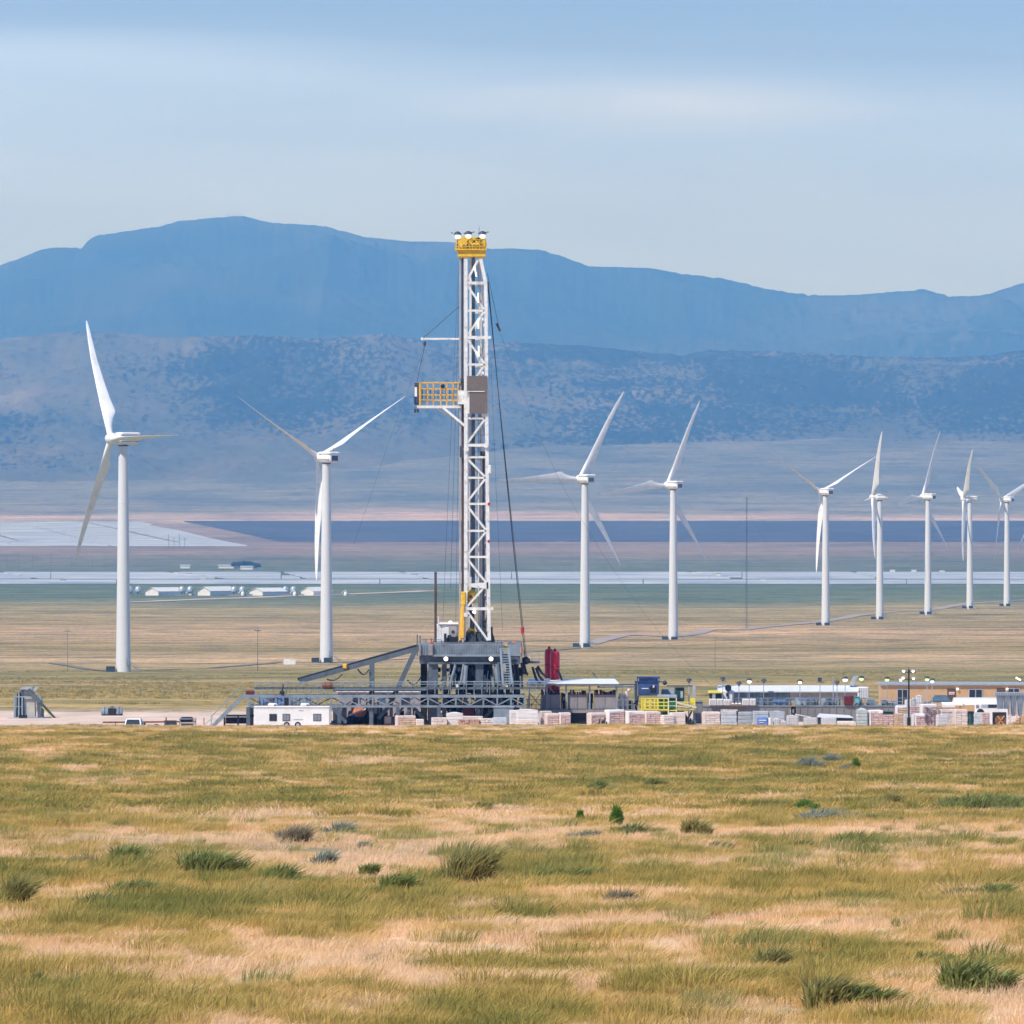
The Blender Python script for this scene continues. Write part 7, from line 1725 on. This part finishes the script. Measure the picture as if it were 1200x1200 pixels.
# low scrub dotted over the nearer plain beyond the pad
csf = bpy.data.collections.new('scrub_clumps')
scrub_m = veg_material('scrub_leaves', (.62, .46, .19), (.48, .37, .14), (.30, .26, .11))
for k in range(4): tuft('scrub_clump', 22, .4, .6, .1, 0, scrub_m, seed=90 + k, coll=csf)
n = 34000
d = 1085 + (3000 - 1085) * rng.random(n) ** 1.25; x = rng.uniform(-1, 1, n) * (20 + d * .068)
g = fbm(x / 60, d / 90, 141, 4) + .15 * (rng.random(n) - .5)
a = g > .59
scatter('desert_scrub', np.column_stack([x, d, ground_z(x, d)])[a], np.clip(rng.random(n)[a], 0, 1), .6 + .7 * rng.random(a.sum()), csf, 'low dark scrub dotted over the plain beyond the pad', 'scrub')

cbr = bpy.data.collections.new('brush_clumps')
brush_m = veg_material('brush_leaves', (.46, .40, .15), (.32, .31, .09), (.23, .25, .065), .4)
for k in range(5): tuft('brush_clump', 170, .52, .42, .013, .34, brush_m, seed=300 + k, coll=cbr)
x, d = field(95, 640, .55)
z = ground_z(x, d); px, py = photo_xy(x, d, z)
pr = .13 + .5 * np.exp(-((py - 1010) / 38) ** 2) + .35 * np.exp(-((px - 1040) / 170) ** 2 - ((py - 1150) / 40) ** 2)
pr = pr * sstep(.44, .60, fbm(x / 5, d / 20, 151, 3)) * 1.5
a = rng.random(len(x)) < pr
scatter('low_brush', np.column_stack([x, d, z])[a], rng.random(a.sum()), .38 + .8 * rng.random(a.sum()) ** 3, cbr, 'low green brush growing through the dry grass', 'brush')

# ------------------------------------------------------------------ single shrubs in the foreground
leaf_sage = mat('sage_leaf', (.29, .33, .25), .8, var=.25, scale=6)
leaf_green = mat('shrub_leaf', (.26, .29, .085), .75, var=.45, scale=6)
leaf_bright = mat('bright_leaf', (.10, .22, .02), .7, var=.3, scale=6)
leaf_olive = mat('olive_leaf', (.33, .30, .10), .8, var=.4, scale=6)
leaf_grey = mat('grey_twig', (.36, .30, .19), .85, var=.3, scale=6)
for m_ in (leaf_sage, leaf_green, leaf_bright, leaf_olive, leaf_grey):
    t_ = m_.node_tree; pb_ = t_.nodes['Principled BSDF']; src = pb_.inputs['Base Color'].links[0].from_socket
    tl = N(t_, 'ShaderNodeBsdfTranslucent'); mxs = N(t_, 'ShaderNodeMixShader', inp={0: .4}); t_.links.new(src, tl.inputs[0])
    out = next(n for n in t_.nodes if n.type == 'OUTPUT_MATERIAL')
    t_.links.new(pb_.outputs[0], mxs.inputs[1]); t_.links.new(tl.outputs[0], mxs.inputs[2]); t_.links.new(mxs.outputs[0], out.inputs[0])
def shrub(px, py, wpx, hpx, m, label, kind='leafy', name='shrub'):
    # py: where the shrub's foot stands in the photograph
    dd_ = np.linspace(90, 950, 4000); yy_ = 600 + (CAMZ - ground_z((px - 600) * dd_ / 1e4, dd_)) / dd_ * 1e4
    d = float(dd_[int(np.argmax(yy_ <= py))]); x = (px - 600) * d / 1e4
    w, h = wpx * d / 1e4, (hpx * 1.25 + 5) * d / 1e4
    t = thing(name, (x, d, gz(x, d)), label, 'shrub', 'shrubs scattered over the foreground field')
    sm = MB(); lf = MB(); r = random.Random(int(px * 7 + py))
    if kind == 'leafy':
        # several crowns of fine leaning shoots, taller in the middle, ragged at the rim
        nc = max(3, int(w * 4)); cr_ = [(r.uniform(-.42, .42) * w, r.uniform(-.3, .3) * w, r.uniform(.55, 1.0)) for _ in range(nc)]
        ns = int(360 + 620 * w)
        for k in range(ns):
            cx_, cy_, ch = cr_[r.randrange(nc)]
            e = 1 - .55 * (abs(cx_) / (w * .5)) ** 2
            L_ = h * ch * e * r.uniform(.45, 1.15)
            q = .16 * w * math.sqrt(r.random()) * (1 if nc > 3 else 1.5); a = r.uniform(0, 2 * math.pi)
            x0, y0 = cx_ + q * math.cos(a), cy_ + q * math.sin(a)
            dx = (.38 + r.gauss(0, .34)) * L_ + q * math.cos(a) * .8; dy = r.gauss(0, .34) * L_
            b_ = r.uniform(0, math.pi); wd = r.uniform(.010, .022)
            wx, wy = wd * math.cos(b_), wd * math.sin(b_)
            p1 = (x0 + dx * .4, y0 + dy * .4, L_ * .6); p2 = (x0 + dx, y0 + dy, L_ * r.uniform(.8, 1.0))
            lf.add([(x0 - wx * .5, y0 - wy * .5, -.04), (x0 + wx * .5, y0 + wy * .5, -.04), (p1[0] + wx, p1[1] + wy, p1[2]), (p1[0] - wx, p1[1] - wy, p1[2]), p2], [(0, 1, 2, 3), (3, 2, 4)])
            if k % 14 == 0: sm.bar((x0, y0, -.04), (p1[0], p1[1], p1[2]), .008)
    else:
        for k in range(int(40 + 26 * w)):
            a = r.uniform(0, 2 * math.pi); q = math.sqrt(r.random())
            tx, ty = q * math.cos(a) * w / 2, q * math.sin(a) * w / 2.2
            th = h * (1 - .5 * q * q) * r.uniform(.7, 1.1)
            sm.bar((tx * .3, ty * .3, -.03), (tx * .8, ty * .8, th * .7), .006)
            for j_ in range(80):
                s_ = r.uniform(.25, 1.05)
                c = Vector((tx * (.3 + .65 * s_) + r.gauss(0, .055) * w, ty * (.3 + .65 * s_) + r.gauss(0, .055) * w, max(.02, th * s_ + r.gauss(0, .05) * h)))
                L_ = .035 * h + .015
                u = Vector((r.gauss(.2, .3), r.gauss(0, .3), 1)).normalized() * L_
                v = u.cross(Vector((r.gauss(0, 1), r.gauss(0, 1), .2))).normalized() * L_ * .24
                lf.add([c - u, c + v, c + u, c - v], [(0, 1, 2, 3)])
    sm.build('stems', trunk_m, t, local=True)
    lf.build('foliage', m, t, local=True)
    return t
SH = [
    (722, 970, 18, 17, leaf_bright, 'small round bright green bush, the brighter ball on pale ground right of centre', 'ball'),
    (680, 965, 11, 9, leaf_bright, 'tiny bright green bush left of the round bright one', 'ball'),
    (700, 929, 32, 10, leaf_green, 'low green bush above the round bright one', 'leafy'),
    (765, 924, 26, 9, leaf_green, 'low green bush upper right of the round bright one', 'leafy'),
    (232, 1030, 90, 32, leaf_green, 'widest dark green bush on pale ground at left', 'leafy'),
    (330, 1040, 52, 22, leaf_green, 'bright green bush right of the widest left one', 'leafy'),
    (140, 1016, 46, 22, leaf_green, 'green bush upper left of the widest left one', 'leafy'),
    (152, 1055, 44, 24, leaf_green, 'dark green bush below the widest left one', 'leafy'),
    (110, 1072, 40, 20, leaf_green, 'green bush at the lower end of the left chain', 'leafy'),
    (12, 1068, 40, 34, leaf_olive, 'dark bush cut by the left edge', 'leafy'),
    (45, 1022, 28, 12, leaf_olive, 'small dark bush near the left edge', 'leafy'),
    (218, 1056, 36, 16, leaf_olive, 'small olive bush between the two green ones at left', 'leafy'),
    (345, 990, 42, 18, leaf_grey, 'grey-brown bush on the pale drift', 'leafy'),
    (393, 983, 30, 16, leaf_sage, 'grey-green bush at the top of the pale drift', 'leafy'),
    (381, 1018, 28, 16, leaf_sage, 'grey sage bush in the middle of the pale drift', 'leafy'),
    (428, 998, 22, 10, leaf_sage, 'small sage bush right of the grey pair on the pale drift', 'leafy'),
    (566, 1042, 84, 56, leaf_olive, 'tall loose grey-green bush in the centre of the field', 'leafy'),
    (470, 1050, 60, 22, leaf_green, 'low green bush left of the tall central one', 'leafy'),
    (432, 1028, 24, 14, leaf_green, 'small dark green bush left of centre', 'leafy'),
    (660, 1036, 84, 24, leaf_green, 'wide green bush right of the tall central one', 'leafy'),
    (625, 1012, 30, 16, leaf_olive, 'thin olive bush just right of the tall central one', 'leafy'),
    (742, 982, 60, 14, leaf_green, 'flat green bush below the round bright one', 'leafy'),
    (682, 984, 30, 11, leaf_sage, 'sage bush lower left of the round bright one', 'leafy'),
    (945, 952, 34, 8, leaf_bright, 'flat bright green bush on the right half', 'ball'),
    (970, 966, 74, 13, leaf_sage, 'long flat grey-green bush below the flat bright one', 'leafy'),
    (1043, 946, 26, 12, leaf_olive, 'dark bush above the long flat grey-green one', 'leafy'),
    (1036, 966, 30, 13, leaf_green, 'dark green bush right of the long flat grey-green one', 'leafy'),
    (945, 902, 32, 12, leaf_sage, 'pale blue-grey sage bush, left of the three near the pad', 'leafy'),
    (973, 896, 16, 10, leaf_sage, 'small dark sage bush, middle of the three near the pad', 'leafy'),
    (990, 904, 20, 9, leaf_sage, 'pale sage bush, right of the three near the pad', 'leafy'),
    (1003, 903, 13, 7, leaf_bright, 'tiny yellow-green bush touching the right sage bush', 'ball'),
    (1000, 998, 78, 20, leaf_green, 'broad green bush on the right below the pale patch', 'leafy'),
    (1160, 950, 120, 16, leaf_green, 'long green bush row at the right edge', 'leafy'),
    (934, 1000, 30, 15, leaf_olive, 'olive bush left of the broad green one', 'leafy'),
    (1170, 1055, 40, 18, leaf_green, 'dark green bush at the right end of the long belt', 'leafy'),
    (1110, 1056, 90, 20, leaf_olive, 'long dark olive bush left of the right-end one', 'leafy'),
    (905, 1142, 46, 32, leaf_olive, 'lone olive bush at lower right', 'leafy'),
    (1130, 1165, 84, 36, leaf_green, 'large green bush at the lower right', 'leafy'),
    (960, 1185, 96, 36, leaf_olive, 'largest yellow-green bush at the bottom right', 'leafy'),
    (1010, 1180, 70, 30, leaf_green, 'green bush between the two largest at bottom right', 'leafy'),
    (1085, 1136, 50, 18, leaf_green, 'green bush above the large lower right one', 'leafy'),
    (45, 1162, 26, 12, leaf_green, 'small yellowish-green bush at the lower left', 'ball'),
    (722, 1062, 34, 14, leaf_grey, 'brown dead bush right of centre', 'leafy'),
    (570, 950, 30, 10, leaf_olive, 'small olive bush above the pale ground at centre', 'leafy'),
    (88, 1018, 30, 12, leaf_grey, 'grey twiggy bush left of the upper left green bush', 'leafy'),
    (808, 980, 40, 16, leaf_olive, 'olive bush right of the flat green one', 'leafy'),
    (850, 1000, 30, 12, leaf_olive, 'small olive bush at the left of the right-hand pale patch', 'leafy'),
]
for a in SH: shrub(a[0], a[1], a[2], a[3], a[4], a[5], a[6])
